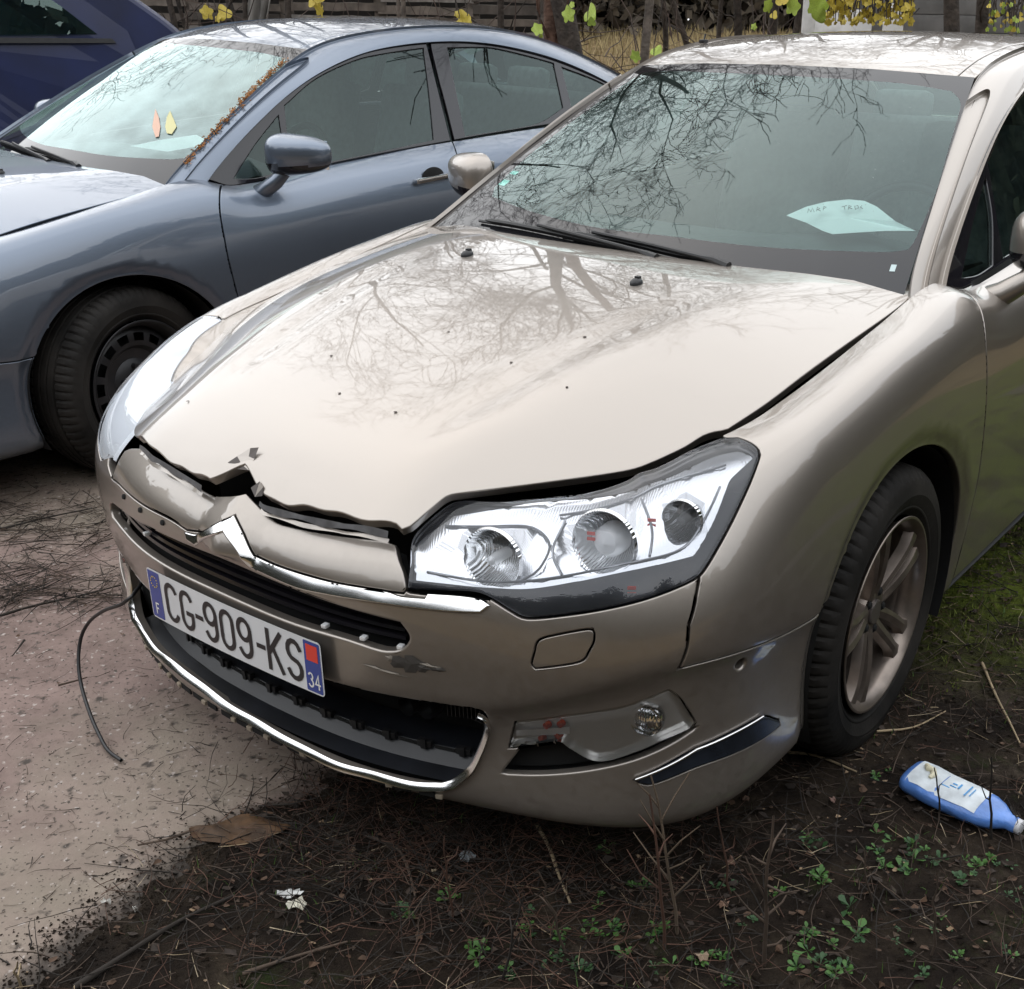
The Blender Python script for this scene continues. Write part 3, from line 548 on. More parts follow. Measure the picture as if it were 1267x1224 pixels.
_dl=smooth_poly(DLO,.02,25)
def clip_frames():
    R=GREG[:4]
    seam=np.array([(1.625,1.45),(1.59,.98)])
    a=_dl[[p[0]< 1.602+ (p[1]-1.03)*.10 for p in _dl]]; b=_dl[[p[0]>=1.602+(p[1]-1.03)*.10 for p in _dl]]
    return a,b
_a,_b=clip_frames()
def order(P):  # keep ring order, rolled so that the gap is at the seam
    d=np.linalg.norm(P-np.roll(P,1,0),axis=1); k=int(np.argmax(d)); return np.roll(P,-k,0)
GREG[4]=('frame_rear',order(_b)); GREG[5]=('frame',order(_a))
GLL=Skin(gl_l,GREG,gridpts((.4,3,.05,.92,1.43,.05)),clear=.015,h=.01)
GLR_=Skin(gl_r,[(n,np.array(GR_([tuple(x) for x in P]))) for n,P in GREG],gridpts((-3,-.4,.05,.92,1.43,.05)),clear=.015,h=.01)
# ------------------------------------------------------------------ car parts (meshes shared by the two saloons)
PARTS=[]  # (name, mesh, material slot key, parent index, label)
def part(name,me,key=None,parent=None,label=None,only=None):
    PARTS.append((name,me,key,parent,label,only)); return len(PARTS)-1
def mbmesh(mb,name,mats,deg=32,smooth=True):
    me=mesh(name,mb.V,mb.F,smooth,mats if isinstance(mats,(list,tuple)) else [mats],fm=mb.M); 
    return sharp(me,deg) if smooth else me
def strokes_glyph(ch):
    """narrow uniform-stroke letters on a 0..1 x 0..2 box, as polylines"""
    def arc(cx,cy,rx,ry,a0,a1,n=10): return [(cx+rx*math.cos(math.radians(a)),cy+ry*math.sin(math.radians(a))) for a in np.linspace(a0,a1,n)]
    G={'C':[arc(.5,1.5,.5,.5,25,180)+arc(.5,.5,.5,.5,180,335)],
       'G':[arc(.5,1.5,.5,.5,25,180)+arc(.5,.5,.5,.5,180,360)+[(1,.85),(.55,.85)]],
       '9':[arc(.5,1.45,.5,.55,0,360,20),[(1,1.45)]+arc(.5,.55,.5,.55,0,-150,10)],
       '0':[arc(.5,1.5,.5,.5,0,180)+arc(.5,.5,.5,.5,180,360)+[(1,1.5)]],
       'K':[[(0,0),(0,2)],[(1,2),(.05,.85)],[(.35,1.15),(1.02,0)]],
       'S':[arc(.5,1.5,.48,.5,20,270)+arc(.5,.5,.5,.5,90,-160)],
       '-':[[(.1,.95),(.6,.95)]],
       '3':[arc(.45,1.52,.45,.48,150,-90)+arc(.45,.52,.5,.52,90,-150)],
       '4':[[(.75,0),(.75,2),(0,.6),(1,.6)]],
       'F':[[(0,0),(0,2),(.9,2)],[(0,1.05),(.7,1.05)]]}
    return G[ch]
def glyphs(mb,text,x0,z0,w,h,gap,stroke,fn,m=0):
    """fn(x,z)->point on the plate; ribbons of constant width"""
    x=x0
    for ch in text:
        cw=w*(.55 if ch=='-' else 1)
        for L in strokes_glyph(ch):
            P=np.array([(x+p[0]*w,z0+p[1]*h/2) for p in L]); n=len(P); closed=np.linalg.norm(P[0]-P[-1])<1e-6
            V=[]
            for i in range(n):
                a=P[i]-P[i-1] if i>0 else (P[1]-P[0] if not closed else P[-1]-P[-2]); b=P[i+1]-P[i] if i<n-1 else a if not closed else P[1]-P[0]
                a=a/np.linalg.norm(a); b=b/np.linalg.norm(b); t=a+b; L_=np.linalg.norm(t); t=t/L_ if L_>1e-6 else a; nn=np.array([-t[1],t[0]]); k=min(1/max(.4,t@b),1.8)
                e=(t*stroke/2 if (i==n-1) else -t*stroke/2 if i==0 else 0) if not closed else 0
                V.append(fn(*(P[i]+e+nn*stroke/2*k))); V.append(fn(*(P[i]+e-nn*stroke/2*k)))
            mb.add(V,[(2*i,2*i+2,2*i+3,2*i+1) for i in range(n-1)],m)
        x+=cw+gap
def make_parts():
    lip={'slot':.005,'lowhole':.004,'hole':.006,'fog_l':.002,'duct_l':.004,'lamp_l':.003}
    b=part('front_bumper',BELT.panel('front_bumper','bumper',PAINT_A,radius=lip,noflange=('chrome',)),'paint')
    nz=part('nose_panel',BELT.panel('nose_panel','nose',PAINT_A,r=.003,gap=.001),'paint',None,None)
    part('tow_eye_cover',BELT.panel('tow','tow',PAINT_A,r=.0015,gap=.001),'paint',b)
    for sd in 'lr':
        part('fender',BELT.panel('fender','fender_'+sd,PAINT_A,radius={'hole':.004},flange=.02),'paint')
        part('front_door',BELT.panel('front_door','door_front_'+sd,PAINT_A),'paint')
        part('rear_door',BELT.panel('rear_door','door_rear_'+sd,PAINT_A),'paint')
        part('sill',BELT.panel('sill','sill_'+sd,BLACK))
        part('rear_wing',BELT.panel('quarter','quarter_'+sd,PAINT_A,flange=.02),'paint')
        part('tail_light',BELT.panel('tail','tail_'+sd,mat('red_lens',(.25,.005,.005),.1,coat=1)))
    part('rear_bumper',BELT.panel('rear_bumper','rear_bumper',PAINT_A),'paint')
    part('boot_panel',BELT.panel('boot','boot',PAINT_A),'paint')
    part('hood',HOOD.panel('hood','hood',PAINT_A,gap=0,r=.003,flange=.016,disp=hood_damage),'paint')
    part('roof',ROOF.panel('roof','roof',PAINT_A,r=.004),'paint'); 
    part('roof_ditch_strip',ROOF.panel('ditch','ditch_l',PAINT_A,gap=.001),'paint'); part('roof_ditch_strip',ROOF.panel('ditch','ditch_r',PAINT_A,gap=.001),'paint')
    part('boot_lid',ROOF.panel('boot_lid','boot_lid',PAINT_A),'paint'); part('rear_pillar',ROOF.panel('pill','pill',PAINT_A,gap=.001),'paint')
    part('rear_window',ROOF.panel('rear_glass','rear_glass',SGLASS,flange=.004))
    for S_ in (RAILL,RAILR):
        part('body_side_frame',S_.panel('rail','rail',PAINT_A,gap=.0008,r=.002,flange=.01),'paint')
        part('pillar_trim',S_.panel('trim','trim',PAINT_A,gap=.0008,r=.002,flange=.01),'paint')
    w=part('windscreen',WS.panel('windscreen','clear',GLASS,gap=0,r=.0005,flange=0,noflange=('frit',)),'glass')
    part('windscreen_border',WS.flat('windscreen_border','frit',FRIT,0),None,w)
    for S_ in (GLL,GLR_):
        f=part('window_frame',S_.panel('window_frame','frame',BLACKG,gap=.001,r=.003,flange=.012))
        part('window_frame',S_.panel('window_frame','frame_rear',BLACKG,gap=.001,r=.003,flange=.012))
        for k,nm in (('pane_quarter','quarter_window'),('pane_front','front_window'),('pane_rear','rear_window_pane'),('pane_back','rear_quarter_window')):
            part(nm,S_.flat(nm,k,SGLASS,-.006))
    # dark structure behind the gaps
    allk=[n for n,_ in BELT_REG if n not in('hole','slot','lowhole','lamp_l','lamp_r','lamp_inner_l','lamp_inner_r')]
    sh=part('inner_body_shell',BELT.flat('shell',allk,VOID,-.045))
    part('under_hood_pan',HOOD.flat('underhood',['rest'],VOID,-.055))
    mb=MB(); mb.box((0,1.45,.21),(1.50,3.9,.04)); mb.box((0,1.2,.5),(1.30,1.5,.02)); mb.box((0,.16,.55),(1.45,.04,.7)); mb.box((0,-.72,.44),(.8,.04,.36)); mb.box((0,-.2,.66),(.9,.8,.04))
    part('floor_pan',mbmesh(mb,'floor_pan',VOID))
    # wheel housings
    for cy,R in ((.0,.372),(2.815,.366)):
        for sx in (1,-1):
            mb=MB(); V=[];F=[]; n=40
            xs=[.895,.86,.60,.60]; rr=[R+.000,R+.006,R+.015,0]
            for j,(x,r_) in enumerate(zip(xs,rr)):
                for k in range(n+1):
                    a=math.radians(-25+230*k/n); V.append((sx*x,cy+r_*math.cos(a),.335+r_*math.sin(a)))
            for j in range(3):
                for k in range(n): F.append((j*(n+1)+k,j*(n+1)+k+1,(j+1)*(n+1)+k+1,(j+1)*(n+1)+k))
            mb.add(V,F); part('wheel_arch_liner',mbmesh(mb,'wheel_arch_liner',VOID))
    # ---- upper grille slot: black bars set back
    bk=BELT.flat('slot_back','slot',VOID,-.07); s_=part('upper_grille',bk)
    mb=MB()
    for v0 in (.575,.600,.625):
        S0=np.linspace(-.53,.41,70); 
        for off,dv in ((0,0),):
            A=belt(S0,S0*0+v0+.0045); B=belt(S0,S0*0+v0-.0045); n=surfnorm(belt,np.stack([S0,S0*0+v0],1)); A-=n*.022; B-=n*.020; C=A-n*.04
            k=len(S0); mb.add(np.concatenate([B,A,C]),[(i,i+1,k+i+1,k+i) for i in range(k-1)]+[(k+i,k+i+1,2*k+i+1,2*k+i) for i in range(k-1)])
    part('grille_bar',mbmesh(mb,'grille_bar',BLACKG),None,s_)
    for s0,v0 in ((-.315,.60),(.245,.562),(.33,.558),(.405,.556)):
        p=belt(np.array([s0]),np.array([v0]))[0]; n=surfnorm(belt,np.array([(s0,v0)]))[0]; mb=MB(); mb.box(p-n*.012,(.011,.012,.007),Matrix.Rotation(math.atan2(n[0],-n[1]),3,'Z'),bev=.0015); part('grille_clip',mbmesh(mb,'grille_clip',SILVER),None,s_)
    # ---- lower intake
    lg=part('lower_intake',BELT.flat('intake_back','lowhole',VOID,-.16))
    mb=MB(); S0=np.linspace(-.55,.54,80); k=len(S0)
    A=belt(S0,S0*0+.135); n=surfnorm(belt,np.stack([S0,S0*0+.3],1)); n[:,2]=0; n/=np.linalg.norm(n,axis=1)[:,None]
    A=A-n*.012; rows=[A,A-n*.035+[0,0,.006],A-n*.06+[0,0,.03],A-n*.12+[0,0,.038]]
    mb.add(np.concatenate(rows),[(r*k+i,r*k+i+1,(r+1)*k+i+1,(r+1)*k+i) for r in range(3) for i in range(k-1)])
    part('intake_shelf',mbmesh(mb,'intake_shelf',mat('intake_plastic',(.009,.010,.013),.4,noise=(14,.4)),20),None,lg)
    for j,s0 in enumerate(np.arange(-.50,.52,.082)):
        p=belt(np.array([s0]),np.array([.135]))[0]; n1=surfnorm(belt,np.array([(s0,.3)]))[0]; n1[2]=0; n1/=np.linalg.norm(n1); Rz_=Matrix.Rotation(math.atan2(n1[0],-n1[1]),3,'Z')
        mb=MB(); c=p-n1*.066+np.array([0,0,.034]); mb.box(c,(.030,.012,.014),Rz_,bev=.002); c2=Vector(c)+Rz_@Vector((.041,.0,-.004)); mb.box(c2,(.042,.003,.006),Rz_,m=1); mb.box(Vector(c)+Rz_@Vector((0,-.007,.002)),(.010,.006,.02),Rz_,m=0)
        part('shelf_rib',mbmesh(mb,'shelf_rib',[BLACK,VOID]),None,lg)
    # bumper beam behind the plate, and hoses
    mb=MB(); S0=np.linspace(-.55,.55,50); k=len(S0)
    for v0,v1,off in ((.25,.30,.10),(.31,.38,.075)):
        A=belt(S0,S0*0+v0); B=belt(S0,S0*0+v1); n=surfnorm(belt,np.stack([S0,S0*0+.3],1)); mb.add(np.concatenate([A-n*off,B-n*off]),[(i,i+1,k+i+1,k+i) for i in range(k-1)])
    for s0 in (.36,.40):
        p=belt(np.array([s0]),np.array([.27]))[0]; mb.lathe([(.018,0),(.02,.01),(.02,.03)],16,Matrix.Translation(Vector(p)+Vector((0,.075,.0)))@Matrix.Rotation(math.pi/2,4,'X'))
    for q in range(9): 
        p=belt(np.array([.44+.008*q]),np.array([.30]))[0]; mb.box((p[0],p[1]+.07,p[2]+.0),(.002,.03,.06))
        mb.box((belt(np.array([.475]),np.array([.25]))[0][0],p[1]+.075,p[2]-.03+.0075*q),(.07,.004,.0015))
    part('bumper_beam',mbmesh(mb,'bumper_beam',BLACK),None,lg)
    # chrome strip along the lower edge of the intake, loose with clips below
    path=[(-.560,.30),(-.567,.24)]+[(-s,v) for s,v in O['LGR'][::-1]]+O['LGB'][::-1]+O['LGE'][::-1]+[(.556,.33),(.548,.36)]
    path=smooth_poly(path,.012,20,closed=False)
    mb=MB(); Pp=belt(path[:,0],path[:,1]); nn=surfnorm(belt,path); tt=np.gradient(Pp,axis=0); tt/=np.linalg.norm(tt,axis=1)[:,None]; bb=np.cross(nn,tt)
    wob=(.0015*np.sin(path[:,0]*23)+.0015*np.sin(path[:,0]*41+1))[:,None]*[0,0,1]
    prof=[(-.008,.000),(-.008,.0075),(-.0055,.0095),(.0005,.0065),(.006,.002),(.007,.0)]
    fad=np.clip(np.minimum(np.arange(len(path)),np.arange(len(path))[::-1])/6,.25,1)[:,None]
    V=[Pp+wob+bb*a*fad+nn*c_ for a,c_ in prof]; k=len(path)
    mb.add(np.concatenate(V),[(r*k+i,r*k+i+1,(r+1)*k+i+1,(r+1)*k+i) for r in range(5) for i in range(k-1)])
    part('chrome_strip',mbmesh(mb,'chrome_strip',CHROME,50),None,lg)
    rr=random.Random(3)
    for j,s0 in enumerate(np.arange(-.50,.44,.052)):
        v0=.088+.005*math.sin(s0*3); p=belt(np.array([s0]),np.array([v0]))[0]; n1=surfnorm(belt,np.array([(s0,.3)]))[0]; n1[2]=0; n1/=np.linalg.norm(n1); Rz_=Matrix.Rotation(math.atan2(n1[0],-n1[1]),3,'Z')
        mb=MB(); w_=rr.choice((.026,.034,.030)); mb.box(p+n1*.001,(w_*1.2,.004,.012),Rz_); part('clip_slot',mbmesh(mb,'clip_slot',VOID),None,b)
        if j%2==0 or j in(3,9):
            mb=MB(); c=Vector(p)+Rz_@Vector((.026,-.004,0)); mb.box(c,(.014,.006,.009),Rz_@Matrix.Rotation(rr.uniform(-.2,.2),3,'Y'),bev=.0015); part('strip_clip',mbmesh(mb,'strip_clip',TAN),None,b)
    # ---- chevron chrome trim (left half whole, right half broken off)
    def proud(P,V,Nn): return P+Nn*.004
    part('chevron_trim',BELT.panel('chevron','chrome',CHROME,gap=0,r=.003,flange=.01,disp=proud,noflange=(),ntilt=.32),None,None,'chrome chevron trim broken off on one side')
    for s0 in (-.20,-.30,-.40):
        p=belt(np.array([s0]),np.array([.694]))[0]; mb=MB(); mb.lathe([(.0,.004),(.0055,.003),(.0065,-.004)],12,Matrix.Translation(p)@Matrix.Rotation(math.radians(70),4,'X')); part('trim_hole',mbmesh(mb,'trim_hole',VOID),None,b)
    # ---- number plate
    def pf(o=0): return lambda x,z:(x,-1.0285+.10*x*x-o-(.4535-z)*.03,z)
    mb=MB(); nx=26; xs=np.linspace(-.26,.26,nx+1)
    def rr_rect(x0,x1,z0,z1,r):
        P=[]
        for cx,cz,a0 in ((x1-r,z1-r,0),(x0+r,z1-r,90),(x0+r,z0+r,180),(x1-r,z0+r,270)):
            for a in np.linspace(a0,a0+90,6): P.append((cx+r*math.cos(math.radians(a)),cz+r*math.sin(math.radians(a))))
        return P
    def sheet(P,fn,m,thick=0):
        # sheet bent in x : triangulate by columns
        P=np.array(P); xs_=np.unique(np.concatenate([np.linspace(P[:,0].min(),P[:,0].max(),27),P[:,0]]).round(5))
        top=[];bot=[]
        for x in xs_:
            zz=[]
            for i in range(len(P)):
                a,b_=P[i],P[(i+1)%len(P)]
                if (a[0]-x)*(b_[0]-x)<=1e-12 and abs(a[0]-b_[0])>1e-9: zz.append(a[1]+(x-a[0])/(b_[0]-a[0])*(b_[1]-a[1]))
                elif abs(a[0]-x)<1e-6: zz.append(a[1])
            top.append(fn(x,max(zz))); bot.append(fn(x,min(zz)))
        k=len(xs_); mb.add(top+bot,[(i,k+i,k+i+1,i+1) for i in range(k-1)],m)
    sheet(rr_rect(-.26,.26,.3985,.5085,.008),pf(0),0)
    sheet(rr_rect(-.2585,.2585,.4,.507,.007),pf(-.003),5)
    sheet(rr_rect(-.257,-.216,.402,.505,.003),pf(.0006),1); sheet(rr_rect(.216,.257,.402,.505,.003),pf(.0006),1)
    sheet(rr_rect(.222,.251,.4655,.4985,.001),pf(.001),3)
    glyphs(mb,'CG',-.197,.415,.034,.077,.0175,.010,pf(.001),2); glyphs(mb,'-',-.099,.415,.03,.077,0,.010,pf(.001),2)
    glyphs(mb,'909',-.069,.415,.034,.077,.0175,.010,pf(.001),2); glyphs(mb,'-',.087,.415,.03,.077,0,.010,pf(.001),2)
    glyphs(mb,'KS',.119,.415,.034,.077,.0185,.010,pf(.001),2)
    glyphs(mb,'F',-.241,.412,.009,.022,0,.0035,pf(.0012),4); glyphs(mb,'34',.2235,.412,.011,.028,.0055,.0035,pf(.0012),4)
    for q in range(12):
        a=q*math.pi/6; x=-.2365+.0115*math.cos(a); z=.482+.0115*math.sin(a); f=pf(.0012); mb.add([f(x+.0018*math.cos(t),z+.0018*math.sin(t)) for t in np.linspace(0,2*math.pi,6)[:-1]],[(0,1,2,3,4)],6)
    me=mbmesh(mb,'number_plate',[PLATEW,PLATEB,PLATEK,PLATER,WHITE,DGREY,YEL],smooth=False)
    part('number_plate',me,None,None,'white number plate reading CG-909-KS with blue ends and 34','A' )
    # ---- headlamps
    for sd in 'lr':
        sx=1 if sd=='l' else -1
        part_l=part('headlamp',BELT.panel('headlamp',['lamp_'+sd,'lamp_inner_'+sd],LENS,gap=.002,r=.003,flange=.006,noflange=(),offset=.001))
        keys=['lamp_'+sd]
        if sd=='l': part('lamp_bezel',BELT.flat('lamp_bez',['lamp_'+sd],mat('smoked_bezel',(.014,.015,.020),.15,.2),-.010),None,part_l)
        def dsp(P,V,Nn):
            s,v=np.abs(V[:,0]),V[:,1]; d=np.full(len(s),.011)
            for s0,v0,rs,rv in ((.558,.855,.10,.075),(.764,.872,.10,.072),(.965,.862,.060,.050)):
                d=np.maximum(d,.011+.062*np.clip(1-((s-s0)/rs)**2-((v-v0)/rv)**2,0,1)**.6)
            d+= .0025*np.sin(v*420)*(v<.815)+.004*((v-.9*s)%.07>.062)
            return P-Nn*d[:,None]
        bw=part('reflector',BELT.flat('reflector',['lamp_inner_'+sd],LAMPS,0,disp=dsp) if sd=='l' else BELT.flat('reflector',['lamp_r','lamp_inner_r'],mat('sky_white_lamp_backing',(.84,.86,.88),.3,.15),-.006),None,part_l)  # far lamp backing whitened to stand in for the sky reflected in its lens
        for s0,v0,r0,bulb in (((.558,.858,.052,0),(.764,.874,.055,1),(.965,.862,.034,2)) if sd=='l' else ()):
            v2=np.array([(sx*s0,v0)]); p=belt(v2[:,0],v2[:,1])[0]; n=surfnorm(belt,v2)[0]; 
            d=Vector((.18*sx,-1,.10)).normalized(); c=Vector(p-n*.017)
            M=Matrix.Translation(c)@d.to_track_quat('Z','Y').to_matrix().to_4x4()
            mb=MB(); mb.lathe([(.004,-.05),(r0*.45,-.046),(r0*.72,-.034),(r0*.9,-.014),(r0,.004),(r0*1.06,.008),(r0*1.1,.0)],40,M)
            part('reflector_bowl',mbmesh(mb,'reflector_bowl',REFL,60),None,part_l)
            mb=MB(); mb.lathe([(.0,.012),(.008,.008),(.010,-.01),(.010,-.045)] if bulb!=1 else [(.0,.006),(.020,.0),(.028,-.012),(.030,-.04)],20,M); part('bulb',mbmesh(mb,'bulb',DGREY if bulb==2 else SILVER),None,part_l)
        for pth in () if sd=='r' else (((.455,.925),(.60,.935),(.655,.89),(.648,.83),(.62,.80)),((.45,.803),(.58,.797),(.78,.812),(.93,.803),(1.0,.835),(1.08,.885)),((.66,.955),(.85,.955),(1.02,.945),(1.13,.925)),((.675,.94),(.665,.87),(.69,.81)),((.865,.94),(.875,.87),(.86,.815))):
            q_=smooth_poly([(a_*1.0,b_) for a_,b_ in pth],.012,60,closed=False); X_=belt(q_[:,0]*sx,q_[:,1]); n_=surfnorm(belt,q_*[sx,1]); mb=MB(); mb.tube([Vector(p) for p in X_-n_*.009],.0022,6); part('lamp_rib',mbmesh(mb,'lamp_rib',mat('grey_translucent',(.30,.31,.33),.2,.5),60),None,part_l)
        # red markings and side marker inside the lamp
        for s0,v0 in ((.735,.893),(.878,.882),(.82,.745)) if sd=='l' else ():
            v2=np.array([(sx*s0,v0)]); p=belt(v2[:,0],v2[:,1])[0]; n=surfnorm(belt,v2)[0]
            mb=MB(); R_=Vector(-n).to_track_quat('Z','Y').to_matrix()
            for q in (-.006,.004): mb.box(Vector(p-n*(.009))+Vector((0,0,q)),(.014,.003,.005),Matrix.Rotation(math.atan2(n[0],-n[1]),3,'Z'))
            part('red_mark',mbmesh(mb,'red_mark',mat('red_plastic',(.5,.03,.02),.3)),None,part_l)
            # ---- fog lamp
        fl=part('fog_lamp',BELT.panel('fog_lamp','fog_'+sd,LENS,gap=.001,r=.002,flange=.012,offset=.001))
        part('fog_housing',BELT.flat('fog_back','fog_'+sd,mat('fog_silver',(.66,.64,.60),.25,.45),-.014),None,fl)
        v2=np.array([(sx*.845,.268)]); p=belt(v2[:,0],v2[:,1])[0]; d=Vector((.35*sx,-1,.05)).normalized(); M=Matrix.Translation(Vector(p)-d*.012)@d.to_track_quat('Z','Y').to_matrix().to_4x4()
        mb=MB(); mb.lathe([(.0,.012),(.012,.0105),(.021,.006),(.025,0)],28,M,0); mb.lathe([(.025,.002),(.029,.008),(.031,.0),(.031,-.01)],28,M,1)
        part('fog_lens',mbmesh(mb,'fog_lens',[REFL,CHROME],60),None,fl)
        for s0,v0,mm_ in ((.665,.283,ORANGE),(.690,.283,ORANGE),(.655,.258,ORANGE),(.685,.262,ORANGE)):
            v2=np.array([(sx*s0,v0)]); p=belt(v2[:,0],v2[:,1])[0]; mb=MB(); mb.lathe([(0,.006),(.006,.004),(.0065,-.006)],12,Matrix.Translation(Vector(p)+Vector((0,.008,0)))@Matrix.Rotation(math.pi/2,4,'X')); part('amber_bulb',mbmesh(mb,'amber_bulb',mm_),None,fl)
        S0=np.linspace(.612,.71,12)*sx; mb=MB()
        for v0 in (.271,):
            A=belt(S0,S0*0+v0+.006); B=belt(S0,S0*0+v0-.006); n=surfnorm(belt,np.stack([S0,S0*0+v0],1)); k=12; mb.add(np.concatenate([B-n*.004,A-n*.004]),[(i,i+1,k+i+1,k+i) for i in range(k-1)])
        part('fog_divider',mbmesh(mb,'fog_divider',SILVER),None,fl)
        part('fog_duct',BELT.flat('duct','duct_'+sd,VOID,-.03),None,b)
        # rubbing strip with chrome edge
        part('corner_strip',BELT.panel('strip','strip_'+sd,mat('navy_rubber',(.02,.025,.035),.25,.2,noise=(20,.3)),gap=0,r=.004,flange=.006,offset=.004),None,b)
        S0=np.array([(.828,.197),(.942,.2235),(1.02,.226),(1.107,.226)]); S0=smooth_poly(S0,.02,10,closed=False); P_=belt(S0[:,0]*sx,S0[:,1]); n=surfnorm(belt,S0*[sx,1]); 
        mb=MB(); mb.tube([Vector(p) for p in P_+n*.006],.0025,8); part('strip_chrome_edge',mbmesh(mb,'strip_chrome_edge',CHROME,60),None,b)
    # scrape on the bumper
    rr=random.Random(5)
    for (s0,v0,w_,h_,mm_) in ((.405,.520,.018,.012,'d'),(.432,.524,.024,.020,'d'),(.452,.518,.014,.010,'d'),(.482,.520,.010,.007,'d'),(.39,.528,.010,.008,'t'),(.465,.527,.02,.004,'t'),(.36,.49,.02,.003,'t'),(.388,.484,.03,.003,'t'),(-.24,.50,.018,.006,'d'),(-.27,.505,.010,.004,'d')):
        k=11; P=[]
        for q in range(k):
            a=2*math.pi*q/k; f=rr.uniform(.6,1.6); P.append((s0+w_*f*math.cos(a)+.3*h_*f*math.sin(a),v0+h_*f*math.sin(a)-.15*w_*math.cos(a)))
        P=np.array([(s0,v0)]+P); X=belt(P[:,0],P[:,1]); n=surfnorm(belt,P); X+=n*.0012; X[0]+=n[0]*.002
        mb=MB(); mb.add(X,[(0,i,i%k+1) for i in range(1,k+1)]); part('paint_scrape',mbmesh(mb,'paint_scrape',mat('scraped_primer',(.045,.040,.035),.7) if mm_=='d' else mat('scuffed_paint',(.20,.175,.145),.6),smooth=False),None,b,None,'A')
    # torn strip under the hood edge
    for x0,x1,lift in ((.075,.362,.0),(-.345,-.085,.0)):
        X0=np.linspace(x0,x1,26); HF=np.array(sorted(O['H_HF'])); Y=np.interp(X0,HF[:,0],HF[:,1]); P=hood(X0,Y-.003); r_=rr.uniform
        mb=MB(); a=P+np.stack([X0*0,X0*0-.002,X0*0-.012],1); c_=a+np.stack([X0*0,X0*0-.003,-.011-.003*np.sin(X0*60)],1); k=26
        mb.add(np.concatenate([a,c_]),[(i,i+1,k+i+1,k+i) for i in range(k-1)]); part('hood_seal',mbmesh(mb,'hood_seal',mat('grey_seal',(.11,.11,.115),.5,noise=(50,.3))),None,None,None,'A')
        a=a+np.stack([X0*0,X0*0+.001,X0*0-.015],1); c_=a+np.stack([X0*0,X0*0-.005,X0*0-.005-.002*np.sin(X0*40)],1); mb=MB(); mb.add(np.concatenate([a,c_]),[(i,i+1,k+i+1,k+i) for i in range(k-1)]); part('hood_inner_edge',mbmesh(mb,'hood_inner_edge',PAINT_A),'paint',None,None,'A')
    # torn badge tip standing off the hood
    T=np.array(O['H_TEAR']); P=[hood(np.array([x]),np.array([y]))[0] for x,y in ((-.045,-.942),(-.02,-.925),(.004,-.905),(.012,-.935),(-.004,-.925))]
    def flap(pts,nm):
        mb=MB(); V=[Vector(hood(np.array([x]),np.array([y]))[0])+Vector((0,0,z*.62)) for x,y,z in pts[0]]; mb.add(V,pts[1]); me=mbmesh(mb,nm,[PAINT_A,mat('bare_bent_metal',(.07,.06,.055),.4,.6)],smooth=False); me.polygons.foreach_set('material_index',pts[2]); part(nm,me,'paint',None,None,'A')
    flap(([(-.052,-.942,.001),(-.034,-.930,.012),(-.012,-.915,.024),(.004,-.908,.022),(.010,-.925,.012),(.012,-.942,.002),(-.012,-.938,.006),(-.006,-.925,.014),(-.03,-.948,.001)],[(0,1,6),(1,2,7,6),(2,3,7),(3,4,7),(4,5,6,7),(0,6,8),(8,6,5)],[1,0,1,1,0,0,1]),'crumpled_flap')
    flap(([(.045,-.965,.0),(.060,-.955,.008),(.078,-.962,.011),(.086,-.972,.004),(.066,-.974,-.004)],[(0,1,4),(1,2,4),(2,3,4)],[1,0,1]),'crumpled_flap')
    # paint chips
    for x,y in O['H_CHIPS']+[(.33,-.35),(-.12,-.62),(.05,-.45),(.42,-.52)]:
        p=hood(np.array([x]),np.array([y]))[0]; mb=MB(); k=7; mb.add([Vector(p)+Vector((rr.uniform(.002,.0045)*math.cos(a),rr.uniform(.002,.0045)*math.sin(a),.0012+.0*a)) for a in np.linspace(0,2*math.pi,k+1)[:-1]],[tuple(range(k))]); part('paint_chip',mbmesh(mb,'paint_chip',mat('chip',(.08,.06,.05),.8),smooth=False),None,None,None,'A')
    # washers
    for x,y in ((-.275,-.045),(.245,-.055)):
        p=Vector(hood(np.array([x]),np.array([y]))[0]); mb=MB(); M=Matrix.Translation(p+Vector((0,0,-.001)))@Matrix.Rotation(.12,4,'X')@Matrix.Diagonal((1,1.35,1,1))
        mb.lathe([(.0135,0),(.013,.006),(.009,.011),(.004,.013),(0,.0135)],20,M); mb.box(p+Vector((0,.006,.012)),(.012,.012,.008),bev=.002); part('washer_jet',mbmesh(mb,'washer_jet',BLACK,50))
    # wipers
    def wp(q,t,o=.012):
        P=wsh(np.array([q]),np.array([t]))[0]; e=1e-2; a=wsh(np.array([q+e]),np.array([t]))[0]-P; b_=wsh(np.array([q]),np.array([t+e]))[0]-P; n=np.cross(a,b_); n/=np.linalg.norm(n); return Vector(P+n*o)
    for k_,(pts,arm) in enumerate(((([(-.74,.020),(-.5,.028),(-.25,.022),(-.02,.006),(.16,-.012)]),[(-.38,.030),(-.1,.010),(.12,-.012),(.2,-.03)]),(([(-.28,.035),(.0,.030),(.2,.012),(.36,-.002),(.50,-.02)]),[(-.12,.036),(.15,.016),(.40,-.012),(.46,-.03)]))):
        mb=MB(); Q=smooth_poly(pts,.05,5,closed=False); mb.tube([wp(q,t,.007) for q,t in Q],.004,6); mb.tube([wp(q,t,.014) for q,t in Q[1:-1]],[.002]+[.006]*(len(Q)-4)+[.002],6); r0=part('wiper_blade',mbmesh(mb,'wiper_blade',BLACK))
        mb=MB(); Q=smooth_poly(arm,.05,5,closed=False); mb.tube([wp(q,t,.026) for q,t in Q],[.005]*(len(Q)-2)+[.009,.011],8); part('wiper_arm',mbmesh(mb,'wiper_arm',BLACK),None,r0)
